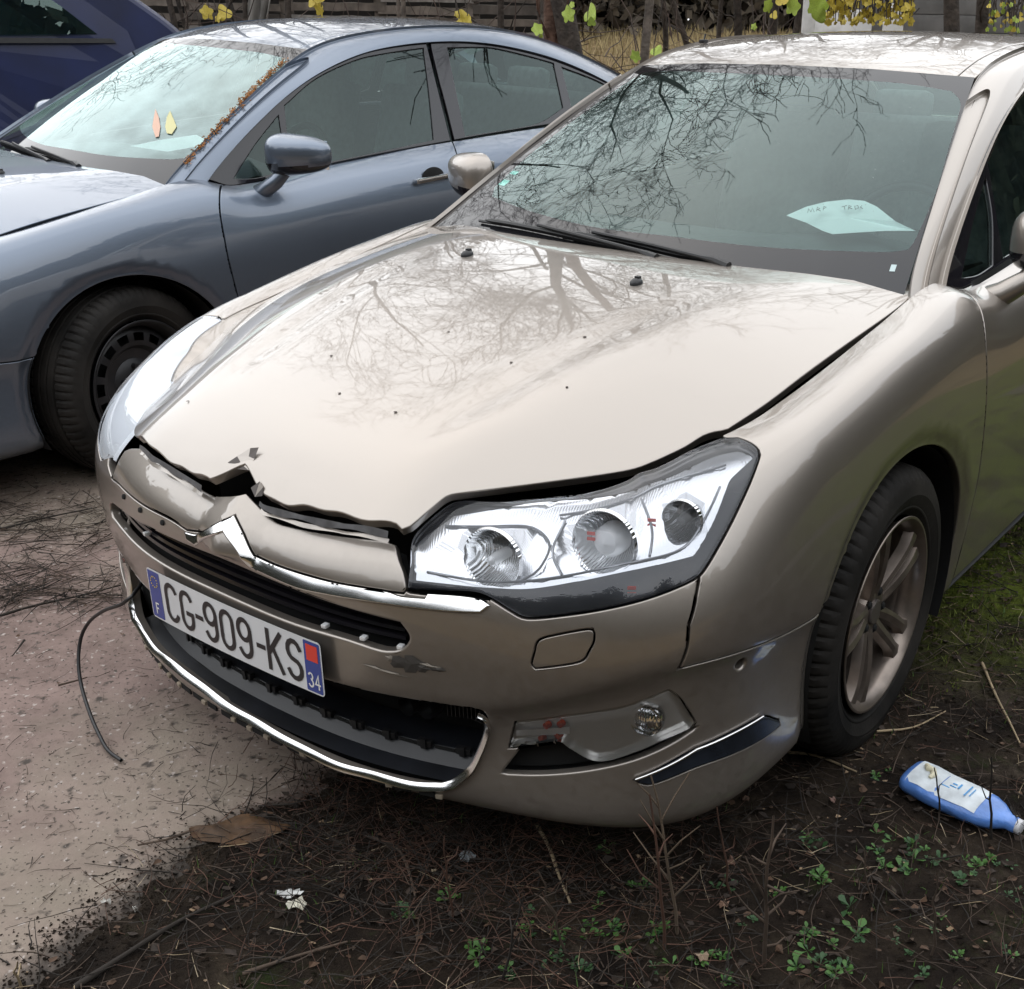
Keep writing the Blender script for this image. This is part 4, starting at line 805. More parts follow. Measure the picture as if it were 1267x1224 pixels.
    # inner lip of the far wing under the hood edge
    S0=np.linspace(.66,2.08,60); A=belt(-S0,S0*0+.995)-[0,0,.003]; B=A+np.array([.055,0,-.012])+np.stack([S0*0,S0*0+.02,S0*0],1); mb=MB(); mb.add(np.concatenate([A,B]),[(i,i+1,60+i+1,60+i) for i in range(59)]); part('wing_lip',mbmesh(mb,'wing_lip',PAINT_A),'paint')
    # cowl
    mb=MB(); X0=np.linspace(-.74,.74,40); Yh=np.interp(np.abs(X0),[0,.25,.43,.58,.70,.74],[.18,.19,.215,.27,.335,.36]); A=hood(X0,Yh-.03); A[:,2]-=.012; B=A+[0,.07,-.012]; C=B+[0,.06,.005]
    mb.add(np.concatenate([A,B,C]),[(r*40+i,r*40+i+1,(r+1)*40+i+1,(r+1)*40+i) for r in range(2) for i in range(39)]); part('cowl',mbmesh(mb,'cowl',BLACK))
    # sticker lower right of windscreen & tax discs
    for q,t,w_,h_,c_ in ((.945,.045,.016,.026,(.45,.55,.55)),(-.885,.27,.05,.018,(.35,.75,.68)),(-.875,.215,.05,.030,(.40,.80,.72))):
        P=[wp(q+a*w_,t+b_*h_,-.002 if q<0 else .0008) for a,b_ in ((-.5,-.5),(.5,-.5),(.5,.5),(-.5,.5))]; mb=MB(); mb.add(P,[(0,1,2,3)]); part('windscreen_sticker',mbmesh(mb,'windscreen_sticker',mat('sticker_%d'%int(c_[0]*100),c_,.4),smooth=False),None,w,None,'A')
    # door handles
    for sx in (1,-1):
        for y0 in (1.285,2.35):
            sv=sv_of([y0,y0+.10,y0+.205],[.905,.912,.918]); P=belt(sv[0],sv[1]); P=[Vector((p[0]*sx,p[1],p[2])) for p in P]; o=Vector((.022*sx,0,0))
            mb=MB(); mb.box(P[1]+o,(.014,.21,.021),Matrix.Rotation(.06,3,'X'),bev=.005); mb.box(P[0]+o*.4,(.03,.02,.018),bev=.003); mb.box(P[2]+o*.4,(.03,.02,.018),bev=.003); h_=part('door_handle',mbmesh(mb,'door_handle',CHROME,50))
            mb=MB(); mb.lathe([(.0,.001),(.036,.001),(.040,-.004)],24,Matrix.Translation(P[1]+Vector((.0015*sx,0,0)))@Matrix.Rotation(sx*math.pi/2,4,'Y')@Matrix.Diagonal((1.0,1.5,1,1))); part('handle_shade_disc',mbmesh(mb,'handle_shade_disc',VOID,60),None,h_)  # flat dark disc carries the shade of the handle recess; no hollow is cut
    # mirrors
    for sx in (1,-1):
        c=Vector((.95*sx,.715,1.052)); R_=Matrix.Rotation(sx*.42,3,'Z')
        bm=bmesh.new(); bmesh.ops.create_uvsphere(bm,u_segments=32,v_segments=20,radius=1)
        V=[]; 
        for v in bm.verts:
            x,y,z=v.co; f=lambda a,p:math.copysign(abs(a)**p,a)
            X=f(x,.62)*.128; Z=f(z,.66)*.070; Y=f(y,.8)*(.085 if y<0 else .022)
            Z*=1-.22*(X*sx/.128); Z+=.006*(X*sx/.128); Y*=1-.25*max(0,X*sx/.128)
            v.co=c+R_@Vector((X,Y,Z))
        bm.verts.index_update(); V=[v.co.copy() for v in bm.verts]; F=[[v.index for v in f.verts] for f in bm.faces]; 
        M_=[0 if (sum((V[i].z for i in f))/len(f)>1.022) else 1 for f in F]; bm.free()
        up=[f for f,m_ in zip(F,M_) if m_==0]; lo=[f for f,m_ in zip(F,M_) if m_==1]
        mir_=part('door_mirror',mesh('door_mirror',V,up,True,(PAINT_A,)),'paint')
        part('mirror_base_shell',mesh('mirror_shell',V,lo,True,(BLACKG,)),None,mir_)
        mb=MB(); mb.box(c+R_@Vector((0,.0235,0)),(.20,.002,.10),R_,bev=.0008); part('mirror_glass',mbmesh(mb,'mirror_glass',mat('mirror',(.8,.85,.85),.01,1.0)),None,mir_)
        mb=MB(); mb.tube([(.80*sx,.60,.900),(.85*sx,.615,.925),(.895*sx,.64,.96),(.91*sx,.67,.995)],[.034,.030,.026,.024],14); part('mirror_arm',mbmesh(mb,'mirror_arm',PAINT_A,60),'paint',mir_)
    # interior
    mb=MB(); n_=24
    V=[];F=[]
    rows=[(.22,.955),(.45,.965),(.62,.975),(.78,.965),(.88,.90),(.90,.62)]
    for y,z in rows:
        for i in range(n_+1):
            x=(-.70+1.40*i/n_); hump=.035*math.exp(-((x-.37)/.17)**2) if y>.5 else 0
            V.append((x,y+.10*(abs(x)/.7)**2,z+hump-.02*(abs(x)/.7)**3))
    for r in range(len(rows)-1):
        for i in range(n_): F.append((r*(n_+1)+i,r*(n_+1)+i+1,(r+1)*(n_+1)+i+1,(r+1)*(n_+1)+i))
    mb.add(V,F); part('dashboard',mbmesh(mb,'dashboard',DASH,60))
    mb=MB(); c=Vector((.37,1.09,.915)); R_=Matrix.Rotation(math.radians(-24),3,'X')
    mb.tube([c+R_@Vector((.185*math.cos(a),0,.185*math.sin(a))) for a in np.linspace(0,2*math.pi,41)],.015,8,cap=False); mb.box(c,(.15,.05,.12),R_,bev=.02)
    for a in (0,math.pi): mb.tube([c+R_@Vector((.05*math.cos(a),0,.05*math.sin(a))),c+R_@Vector((.18*math.cos(a),0,.18*math.sin(a)))],.012,6)
    part('steering_wheel',mbmesh(mb,'steering_wheel',BLACK,60))
    for x in (.37,-.37):
        mb=MB(); mb.box((x,1.42,.62),(.50,.50,.16),bev=.05); mb.box((x,1.72,.93),(.47,.13,.60),Matrix.Rotation(-.28,3,'X'),bev=.055); s_=part('front_seat',mbmesh(mb,'front_seat',FABRIC,60))
        mb=MB(); mb.box((x,1.84,1.285),(.25,.10,.17),Matrix.Rotation(-.2,3,'X'),bev=.04); mb.tube([(x-.06,1.82,1.15),(x-.06,1.83,1.24)],.006,6); mb.tube([(x+.06,1.82,1.15),(x+.06,1.83,1.24)],.006,6); part('headrest',mbmesh(mb,'headrest',FABRIC,60),None,s_)
    mb=MB(); mb.box((0,2.45,.62),(1.3,.5,.2),bev=.05); mb.box((0,2.72,.90),(1.3,.14,.55),Matrix.Rotation(-.3,3,'X'),bev=.05)
    for x in (.4,0,-.4): mb.box((x,2.84,1.20),(.26,.09,.13),Matrix.Rotation(-.2,3,'X'),bev=.035)
    part('rear_bench',mbmesh(mb,'rear_bench',FABRIC,60))
    mb=MB(); P_=ROOF.f(*[a.ravel() for a in np.meshgrid(np.linspace(-.95,.95,9),np.linspace(1.05,2.7,9))]); P_[:,2]-=.03; mb.add(P_,[(r*9+i,r*9+i+1,(r+1)*9+i+1,(r+1)*9+i) for r in range(8) for i in range(8)]); part('headliner',mbmesh(mb,'headliner',LINER))
    mb=MB(); mb.box((0,2.98,.985),(1.2,.5,.02)); part('parcel_shelf',mbmesh(mb,'parcel_shelf',DASH))
    mb=MB(); mb.box((0,.925+.10,1.325),(.25,.02,.068),Matrix.Rotation(.25,3,'X'),bev=.012); mb.tube([(0,1.02,1.34),(0,.99,1.385)],.012,8); mb.box((0,1.0,1.372),(.09,.10,.03),Matrix.Rotation(.5,3,'X'),bev=.012); part('rear_view_mirror',mbmesh(mb,'rear_view_mirror',BLACKG,50))
    # chrome/silver belt moulding below the side glass, front part
    for sx in (1,-1):
        ys=np.linspace(.56,2.1,40); zs=np.interp(ys,[.533,1.005,1.603,2.103],[.941,.992,1.033,1.060]); P_=gls(ys,zs-.001); P_[:,0]=P_[:,0]*sx; o=np.array([.006*sx,0,0]); A=P_+o+[0,0,.012]; B=P_+o*1.6+[0,0,-.004]; mb=MB(); k=40
        mb.add(np.concatenate([A,B]),[(i,i+1,k+i+1,k+i) for i in range(k-1)]); part('belt_moulding',mbmesh(mb,'belt_moulding',mat('satin_moulding',(.30,.31,.35),.2,.9)),None,None,None,'A')
    # roof aerial
    mb=MB(); p=roof(np.array([-.93]),np.array([1.36]))[0]; mb.box(p+[0,0,.008],(.02,.03,.012),bev=.004); mb.tube([Vector(p)+Vector((0,0,.005)),Vector(p)+Vector((0,.01,.03))],.003,6); 
    part('roof_aerial',mbmesh(mb,'roof_aerial',BLACK),None,None,None,'A')
    # door inner boards to hide the void
    for sx in (1,-1):
        mb=MB(); mb.box((.735*sx,1.7,.62),(.03,2.4,.66)); part('door_lining',mbmesh(mb,'door_lining',DASH))
BELT_REG=REG
# ---- wheels
def tyre_mesh():
    prof=[(-.085,.225),(-.098,.240),(-.1015,.243),(-.1025,.246),(-.1015,.249),(-.107,.262),(-.1095,.272),(-.1108,.275),(-.1098,.278),(-.109,.290),(-.104,.308),(-.094,.322),(-.082,.3305),(-.070,.3335),(-.055,.3350),(-.052,.3350),(-.050,.3265),(-.044,.3265),(-.042,.3355),(-.020,.3362),(-.018,.3275),(-.012,.3275),(-.010,.3365)]
    prof=prof+[(-x,r) for x,r in prof[::-1]]
    n=288; V=[];F=[]
    for x,r in prof:
        for k in range(n):
            a=2*math.pi*k/n; rr=r
            if .050<abs(x)<.100 and r>.318 and (k%4==0): rr=r-.0055
            V.append((x,rr*math.cos(a),rr*math.sin(a)))
    for i in range(len(prof)-1):
        for k in range(n): F.append((i*n+k,i*n+(k+1)%n,(i+1)*n+(k+1)%n,(i+1)*n+k))
    me=mesh('tyre',V,F,True,(RUB,)); return sharp(me,28)
def rimbarrel(mb,R=.222,m=0):
    MX=Matrix.Rotation(math.pi/2,4,'Y')
    mb.lathe([(.196,-.10),(.200,-.06),(.196,.02),(.205,.070),(.2155,.088),(.2235,.097),(.2265,.1015),(.2250,.1035),(.2205,.1035),(.2155,.099),(.2085,.090),(.2025,.078),(.200,.05)],72,MX,m)
def alloy_mesh():
    mb=MB(); rimbarrel(mb)
    MX=Matrix.Rotation(math.pi/2,4,'Y')
    for k in range(5):
        for sgn in (-1,1):
            a0=2*math.pi*k/5+.18
            # each of the twin spokes: from hub to rim, slightly spread
            sec=[]; 
            for t in np.linspace(0,1,10):
                r=.040+t*(.207-.040); ang=a0+sgn*(.30*(1-t)**1.6*.55+.135+.02*t); w=.0185*(1-t)+.0155*t+.010*max(0,t-.8)/.2; x=.066+.018*math.sin(t*math.pi*.62)+.004*t
                u=Vector((0,math.cos(ang),math.sin(ang))); v=Vector((0,-math.sin(ang),math.cos(ang)))
                c=u*r; sec.append([c+v*w+Vector((x-.022,0,0)),c+v*w*.72+Vector((x,0,0)),c+v*w*.1*sgn+Vector((x+.0045,0,0)),c-v*w*.72+Vector((x,0,0)),c-v*w+Vector((x-.022,0,0))])
            V=[p for s in sec for p in s]; F=[(i*5+j,i*5+j+1,(i+1)*5+j+1,(i+1)*5+j) for i in range(9) for j in range(4)]
            mb.add(V,F,0)
    mb.lathe([(.0,.0745),(.026,.0745),(.029,.072),(.030,.064)],32,MX,1)
    mb.lathe([(.030,.068),(.044,.070),(.058,.066),(.064,.050),(.070,.02)],40,MX,0)
    for k in range(5):
        a=2*math.pi*(k+.5)/5+.18; M=Matrix.Translation((0,.047*math.cos(a),.047*math.sin(a)))@MX; mb.lathe([(.0,.075),(.006,.075),(.009,.071),(.011,.0705)],12,M,2)
    mb.lathe([(0,.0),(.17,.0),(.185,-.03)],40,MX,2); mb.lathe([(0,.012),(.145,.012),(.15,.0)],48,MX,3)
    return mbmesh(mb,'alloy_rim',[RIMA,mat('hub_cap',(.16,.14,.13),.3,.6),VOID,mat('brake_disc',(.10,.085,.075),.5,.7)],35)
def steel_mesh():
    mb=MB(); rimbarrel(mb); MX=Matrix.Rotation(math.pi/2,4,'Y')
    n=120; prof=[(.200,.045),(.190,.056),(.178,.062),(.150,.066),(.134,.062),(.120,.046),(.085,.040),(.070,.052),(.045,.056),(.032,.05),(.0,.05)]
    V=[];F=[]
    for r,h in prof:
        for k in range(n):
            a=2*math.pi*k/n; V.append((h,r*math.cos(a),r*math.sin(a)))
    for i in range(len(prof)-1):
        for k in range(n):
            if i==2 and (k%8) in (1,2,3,4,5): continue   # vent holes
            F.append((i*n+k,i*n+(k+1)%n,(i+1)*n+(k+1)%n,(i+1)*n+k))
    mb.add(V,F)
    for k in range(5):
        a=2*math.pi*k/5; M=Matrix.Translation((0,.06*math.cos(a),.06*math.sin(a)))@MX; mb.lathe([(0,.068),(.009,.068),(.011,.05)],12,M,0)
    mb.lathe([(0,-.01),(.19,-.01),(.195,-.03)],40,MX,1)
    return mbmesh(mb,'steel_rim',[RIMB,VOID],30)
TYRE=tyre_mesh(); ALLOY=alloy_mesh(); STEEL=steel_mesh()
make_parts()
def make_car(name,key,paintm,M,label,cat,rim,steer):
    root=empty(name); root.matrix_world=M; tag(root,label,cat)
    made={}
    for i,(nm,me,mk,par,lab,only) in enumerate(PARTS):
        if only and only!=key: continue
        o=obj(nm,me,made.get(par,root) if par is not None else root,paintm if mk=='paint' else (GLASSB if mk=='glass' and key=='B' else None)); made[i]=o
        if lab and key=='A': o['label']=lab
    for cy in (0,2.815):
        for sx in (1,-1):
            t=bpy.data.objects.new('wheel',TYRE); link(t); t.parent=root
            # the tyre carries the rim
            t.name='wheel'
            t.location=(sx*.792,cy+(.002),.325); t.rotation_euler=(RNG.uniform(0,6)*0+ (.35 if cy==0 else 1.1),0,(0 if sx==1 else math.pi)+(steer if cy==0 else 0))
            r_=obj('rim',rim,t)
    return root
def pose(tx,ty,tz,R):
    return Matrix(((R[0][0],R[0][1],R[0][2],tx),(R[1][0],R[1][1],R[1][2],ty),(R[2][0],R[2][1],R[2][2],tz),(0,0,0,1)))
MA=pose(-.193752,2.673366,.001441,((0.82182070,0.56972362,-0.00507315),(-0.56968459,0.82183020,0.00738891),(0.00837890,-0.00318226,0.99995983)))
MBm=pose(-2.478135,4.350156,-.00252,((0.77516984,0.63171569,0.00685681),(-0.63167360,0.77519885,-0.00743103),(-0.01000969,0.00142905,0.99994888)))
CAR_A=make_car('parked_car','A',PAINT_A,MA,'champagne beige saloon with a crumpled hood edge and damaged front bumper','car',ALLOY,.028)
CAR_B=make_car('parked_car','B',PAINT_B,MBm,'blue-grey saloon with black steel wheels parked behind the beige car','car',STEEL,.26)

# ------------------------------------------------------------------ where things stand
CAMP=Vector((0,0,1.51294))
def raydir(px,py):
    a=(px-796.42)/F_PX; b=(py-688.62)/F_PX
    return (_rows[0]*a+_rows[1]*b+_rows[2])
def at(px,py,z=0):
    d=raydir(px,py); return CAMP+d*((z-CAMP.z)/d.z)
def aty(px,py,y):
    d=raydir(px,py); return CAMP+d*(y/d.y)
def fbm(x,y,seed=0,oct=5,f0=1.0):
    r=np.zeros_like(x); a=1.0; rs=np.random.default_rng(seed)
    for o in range(oct):
        for _ in range(3):
            th=rs.uniform(0,6.28); ph=rs.uniform(0,6.28); f=f0*(2**o)*rs.uniform(.8,1.25); r+=a*np.sin(f*(x*math.cos(th)+y*math.sin(th))+ph+1.3*np.sin(f*.7*(y*math.cos(th)-x*math.sin(th))+ph*2))/3
        a*=.55
    return r
# border of the old concrete: soil and litter lie to its right
def soilmask(x,y):
    bx=np.interp(y,[0.6,1.39,1.66,1.89,2.4,3.2,5,9],[-1.6,-1.02,-.80,-.66,-.40,-.05,.4,1.0])
    return (x-bx)+.10*fbm(x,y,3,5,5.0)+.035*fbm(x,y,44,4,42.0)
def soilz(x,y):
    m=soilmask(x,y); k=np.clip(m/.30,-1,1); base=.012*np.clip(k,0,1)+np.clip(k,-1,0)*.03
    return base+(.007*fbm(x,y,9,6,9.0)+.006*fbm(x,y,5,4,2.2)+.0035*np.abs(fbm(x,y,6,4,38.0)))*np.clip(k+.15,0,1)
def colnodes(m,stops,scale,detail=8,rough=.65,coord='Object',dist=0):
    t=m.node_tree; tcn=N(t,'ShaderNodeTexCoord'); n=N(t,'ShaderNodeTexNoise'); n.inputs['Scale'].default_value=scale; n.inputs['Detail'].default_value=detail; n.inputs['Roughness'].default_value=rough; n.inputs['Distortion'].default_value=dist
    t.links.new(tcn.outputs[coord],n.inputs['Vector']); r=N(t,'ShaderNodeValToRGB'); e=r.color_ramp.elements
    while len(e)<len(stops): e.new(.5)
    for k,(p,c) in enumerate(stops): e[k].position=p; e[k].color=(*c,1)
    t.links.new(n.outputs['Fac'],r.inputs[0]); return r.outputs[0]
def mixc(m,a,b,fac):
    t=m.node_tree; x=N(t,'ShaderNodeMix',data_type='RGBA'); 
    for s_,v in ((6,a),(7,b)):
        if hasattr(v,'is_linked') or hasattr(v,'links'): t.links.new(v,x.inputs[s_])
        else: x.inputs[s_].default_value=(*v,1)
    t.links.new(fac,x.inputs[0]) if hasattr(fac,'links') else setattr(x.inputs[0],'default_value',fac)
    return x.outputs[2]
def facn(m,scale,lo,hi,detail=6,rough=.6):
    t=m.node_tree; tcn=N(t,'ShaderNodeTexCoord'); n=N(t,'ShaderNodeTexNoise'); n.inputs['Scale'].default_value=scale; n.inputs['Detail'].default_value=detail; n.inputs['Roughness'].default_value=rough
    t.links.new(tcn.outputs['Object'],n.inputs['Vector']); r=N(t,'ShaderNodeMapRange'); r.inputs[1].default_value=lo; r.inputs[2].default_value=hi; t.links.new(n.outputs['Fac'],r.inputs[0]); return r.outputs[0]
def bumpn(m,scale,strength,dist,detail=8):
    t=m.node_tree; tcn=N(t,'ShaderNodeTexCoord'); n=N(t,'ShaderNodeTexNoise'); n.inputs['Scale'].default_value=scale; n.inputs['Detail'].default_value=detail; n.inputs['Roughness'].default_value=.7
    t.links.new(tcn.outputs['Object'],n.inputs['Vector']); b=N(t,'ShaderNodeBump'); b.inputs['Strength'].default_value=strength; b.inputs['Distance'].default_value=dist; t.links.new(n.outputs['Fac'],b.inputs['Height'])
    t.links.new(b.outputs[0],t.nodes['Principled BSDF'].inputs['Normal'])
CONC=mat('old_concrete',(.3,.27,.25),.75)
c=colnodes(CONC,[(.28,(.085,.056,.045)),(.42,(.165,.113,.096)),(.55,(.24,.170,.147)),(.72,(.33,.245,.215))],1.7,10,.72)
c=mixc(CONC,c,(.26,.235,.175),facn(CONC,.6,.45,.65))
c=mixc(CONC,c,(.05,.038,.03),facn(CONC,26,.60,.70,4,.5))
c=mixc(CONC,c,(.38,.33,.30),facn(CONC,60,.64,.70,3,.5))
c=mixc(CONC,c,(.06,.045,.035),facn(CONC,95,.63,.68,2,.5))
def attrfac(m,name,scale,lo,hi):
    t=m.node_tree; at_=N(t,'ShaderNodeAttribute'); at_.attribute_name=name; tcn=N(t,'ShaderNodeTexCoord'); n=N(t,'ShaderNodeTexNoise'); n.inputs['Scale'].default_value=scale; n.inputs['Detail'].default_value=12; n.inputs['Roughness'].default_value=.75; t.links.new(tcn.outputs['Object'],n.inputs['Vector'])
    ad=N(t,'ShaderNodeMath',operation='ADD'); t.links.new(at_.outputs['Fac'],ad.inputs[0]); t.links.new(n.outputs['Fac'],ad.inputs[1]); r=N(t,'ShaderNodeMapRange'); r.inputs[1].default_value=lo; r.inputs[2].default_value=hi; t.links.new(ad.outputs[0],r.inputs[0]); return r.outputs[0]
c=mixc(CONC,c,(.030,.022,.016),attrfac(CONC,'dirt',16,1.05,1.45))
CONC.node_tree.links.new(c,CONC.node_tree.nodes['Principled BSDF'].inputs['Base Color']); bumpn(CONC,45,.5,.006)
SOIL=mat('dark_soil',(.04,.03,.02),.95,spec=.2)
c=colnodes(SOIL,[(.3,(.006,.004,.003)),(.48,(.018,.012,.008)),(.6,(.036,.026,.017)),(.78,(.095,.070,.048))],6,12,.75)
c=mixc(SOIL,c,(.022,.034,.007),facn(SOIL,2.6,.56,.68,10,.8))
c=mixc(SOIL,c,(.10,.078,.058),facn(SOIL,3.1,.55,.70,10,.8))
# moss towards the right of the parked car
t=SOIL.node_tree; tcn=N(t,'ShaderNodeTexCoord'); sp=N(t,'ShaderNodeSeparateXYZ'); t.links.new(tcn.outputs['Object'],sp.inputs[0])
r1=N(t,'ShaderNodeMapRange'); r1.inputs[1].default_value=2.3; r1.inputs[2].default_value=2.9; t.links.new(sp.outputs[1],r1.inputs[0])
r2=N(t,'ShaderNodeMapRange'); r2.inputs[1].default_value=.55; r2.inputs[2].default_value=.85; t.links.new(sp.outputs[0],r2.inputs[0])
mm_=N(t,'ShaderNodeMath',operation='MULTIPLY'); t.links.new(r1.outputs[0],mm_.inputs[0]); t.links.new(r2.outputs[0],mm_.inputs[1])
mn=N(t,'ShaderNodeMath',operation='MULTIPLY'); t.links.new(mm_.outputs[0],mn.inputs[0]); t.links.new(facn(SOIL,5,.35,.55,8,.7),mn.inputs[1])
mosscol=colnodes(SOIL,[(.3,(.045,.062,.008)),(.6,(.11,.14,.016)),(.8,(.17,.19,.04))],40,6,.6)
c=mixc(SOIL,c,mosscol,mn.outputs[0]); t.links.new(c,t.nodes['Principled BSDF'].inputs['Base Color']); bumpn(SOIL,70,1.0,.018)
FIELD=mat('leaf_covered_ground',(.12,.08,.04),.95,spec=.2)
c=colnodes(FIELD,[(.3,(.06,.04,.02)),(.5,(.16,.11,.055)),(.7,(.30,.22,.11))],1.3,12,.8); t=FIELD.node_tree; t.links.new(c,t.nodes['Principled BSDF'].inputs['Base Color']); bumpn(FIELD,20,.8,.03)
# far ground sheet to the horizon
g=mesh('ground',[(-300,-60,-.06),(300,-60,-.06),(300,500,-.06),(-300,500,-.06)],[(0,1,2,3)],False,(FIELD,)); tag(obj('ground',g),kind='structure')
def terrain(name,x0,x1,y0,y1,d,zf,m,maskf=None):
    xs=np.arange(x0,x1+d/2,d); ys=np.arange(y0,y1+d/2,d); X,Y=np.meshgrid(xs,ys); Z=zf(X,Y); nx=len(xs); ny=len(ys)
    V=np.stack([X.ravel(),Y.ravel(),Z.ravel()],1); i=np.arange((ny-1)*(nx-1)); a=(i//(nx-1))*nx+i%(nx-1); F=np.stack([a,a+1,a+nx+1,a+nx],1)
    if maskf is not None: k=maskf(X,Y).ravel()[a]; F=F[k]
    me=bpy.data.meshes.new(name); me.vertices.add(len(V)); me.vertices.foreach_set('co',V.ravel()); me.loops.add(len(F)*4); me.loops.foreach_set('vertex_index',F.ravel()); me.polygons.add(len(F)); me.polygons.foreach_set('loop_start',np.arange(len(F))*4); me.polygons.foreach_set('loop_total',np.full(len(F),4)); me.update(calc_edges=True); me.polygons.foreach_set('use_smooth',[True]*len(F)); me.materials.append(m)
    return tag(obj(name,me),kind='structure')
cg=terrain('concrete_ground',-8,3.2,.4,9,.04,lambda x,y:.002*fbm(x,y,2,4,3.0)-.002,CONC)
_v=np.zeros(len(cg.data.vertices)*3); cg.data.vertices.foreach_get('co',_v); _v=_v.reshape(-1,3); _a=cg.data.attributes.new('dirt','FLOAT','POINT'); _a.data.foreach_set('value',np.clip(1+soilmask(_v[:,0],_v[:,1])/.30,0,1).astype(np.float32))
terrain('soil_ground',-1.9,2.6,.7,5.0,.010,soilz,SOIL,lambda x,y:soilmask(x,y)>-.12)
terrain('rough_ground',-30,30,5.0,60,.35,lambda x,y:-.03+.03*fbm(x,y,12,4,1.2)+np.clip((y-11)/23,0,1)*1.25,FIELD)
terrain('rough_ground_beside_car',2.55,9,-1,5.2,.12,lambda x,y:.0+.02*fbm(x,y,12,4,2.2),SOIL)
# ------------------------------------------------------------------ bare trees (trunk, crown of branches)
BARK=mat('dark_bark',(.045,.034,.026),.9,noise=(14,.5,8),bump=(40,.8,.02))
BARK2=mat('grey_bark',(.13,.105,.085),.9,noise=(10,.4,8),bump=(40,.8,.02))
def tubes_np(paths,sides):
    V=[];F=[];b=0
    for P,R in paths:
        P=np.asarray(P,float); n=len(P); T=np.gradient(P,axis=0); T/=np.maximum(np.linalg.norm(T,axis=1)[:,None],1e-9)
        ref=np.array([0,0,1.]) if abs(T[0][2])<.8 else np.array([1.,0,0]); A=np.cross(T,ref); A/=np.maximum(np.linalg.norm(A,axis=1)[:,None],1e-9); B=np.cross(T,A)
        q=np.arange(sides)*2*math.pi/sides
        ring=P[:,None]+(A[:,None]*np.cos(q)[None,:,None]+B[:,None]*np.sin(q)[None,:,None])*np.asarray(R)[:,None,None]
        V.append(ring.reshape(-1,3))
        i=np.arange(n-1)[:,None]*sides+np.arange(sides)[None]; j=np.arange(n-1)[:,None]*sides+(np.arange(sides)[None]+1)%sides
        F.append(np.stack([i,j,j+sides,i+sides],-1).reshape(-1,4)+b); b+=n*sides
    return np.concatenate(V),np.concatenate(F)
def fastmesh(name,V,F,m,smooth=True):
    me=bpy.data.meshes.new(name); k=F.shape[1]; me.vertices.add(len(V)); me.vertices.foreach_set('co',np.asarray(V,float).ravel()); me.loops.add(len(F)*k); me.loops.foreach_set('vertex_index',F.ravel().astype(np.int32)); me.polygons.add(len(F)); me.polygons.foreach_set('loop_start',np.arange(len(F))*k); me.polygons.foreach_set('loop_total',np.full(len(F),k)); me.update(calc_edges=True); me.polygons.foreach_set('use_smooth',[smooth]*len(F)); me.materials.append(m); return me
def bare_tree(loc,height,r0,seed,label,m=BARK,lean=(0,0),spread=1.0,depth=4,group=None,first=.3,nb=(9,8,7,6)):
    rs=np.random.default_rng(seed); trunk=[];br=[]
    def path(p,d,L,n,wob,up):
        P=[p]; d=d/np.linalg.norm(d)
        for i in range(n):
            d=d+rs.normal(0,wob,3)+np.array([0,0,up]); d/=np.linalg.norm(d); P.append(P[-1]+d*L/n)
        return np.array(P)
    def grow(p,d,L,r,lev):
        n=max(3,int(6-lev)); P=path(p,d,L,n,.16+.05*lev,.03 if lev<3 else -.02); R=np.linspace(r,max(r*.25,.0035),n+1); br.append((P,R))
        if lev>=depth: return
        for k in range(nb[lev]):
            t=rs.uniform(.25,1); i=min(int(t*n),n-1); q=P[i]+(P[i+1]-P[i])*(t*n-i); a=rs.normal(0,1,3); dd=P[i+1]-P[i]; dd/=np.linalg.norm(dd); a-=dd*(a@dd); a/=np.linalg.norm(a)
            nd=dd*.75+a*.75*spread; grow(q,nd,L*rs.uniform(.38,.62),max(r*(1-t*.6)*.5,.004),lev+1)
    n=14; T=path(np.zeros(3),np.array([lean[0],lean[1],1.]),height*.72,n,.035,.02); R=np.linspace(r0,r0*.2,n+1); R[0]*=1.35
    trunk.append((T,R))
    for k in range(nb[0]+3):
        t=first+(1-first)*(k+rs.uniform(0,1))/(nb[0]+3); i=min(int(t*n),n-1); q=T[i]; az=k*2.4+rs.uniform(-.4,.4); el=rs.uniform(.15,.9); nd=np.array([math.cos(az)*math.cos(el)*spread,math.sin(az)*math.cos(el)*spread,math.sin(el)])
        grow(q,nd,height*rs.uniform(.28,.42)*(1.15-.4*t),R[i]*.5,1)
    root=empty('bare_tree',loc); tag(root,label,'tree',group)
    V,F=tubes_np(trunk,12); obj('trunk',fastmesh('trunk',V,F,m),root)
    thick=[b for b in br if b[1][0]>.012]; thin=[b for b in br if b[1][0]<=.012]
    V,F=tubes_np(thick,6) if thick else (np.zeros((3,3)),np.array([[0,1,2,0]])); V2,F2=tubes_np(thin,3); V=np.concatenate([V,V2]); F=np.concatenate([F,F2+len(V)-len(V2)])
    o=obj('crown',fastmesh('crown',V,F,m),root); o['kind']='stuff'
    return root


# ------------------------------------------------------------------ background behind the cars
def gl(px,y): p=aty(px,60,y); return (p.x,y,-.02)
bare_tree(gl(760,8.2),7.6,.095,21,'thick dark-barked tree between the two car roofs, the nearest behind the cars',BARK,lean=(-.26,.0),spread=.85,first=.46,nb=(7,7,6,5))
bare_tree((-3.3,10.6,0),8.6,.065,8,'bare tree in front of the plank fence, above the blue-grey roof',BARK,spread=.95,first=.34,nb=(9,8,6,5))
bare_tree((-1.7,12.6,0),9.2,.06,13,'bare tree growing close behind the plank fence',BARK,spread=1.0,first=.34,nb=(9,8,6,5))
bare_tree((1.6,16.5,0),8.5,.08,5,'bare tree far out behind the beige roof in the dry field',BARK,spread=1.0,first=.3,nb=(9,8,6,5))
bare_tree((-6.2,20,0),8.5,.09,15,'bare tree far behind the plank fence',BARK,spread=1.1,first=.3,nb=(9,8,6,5))
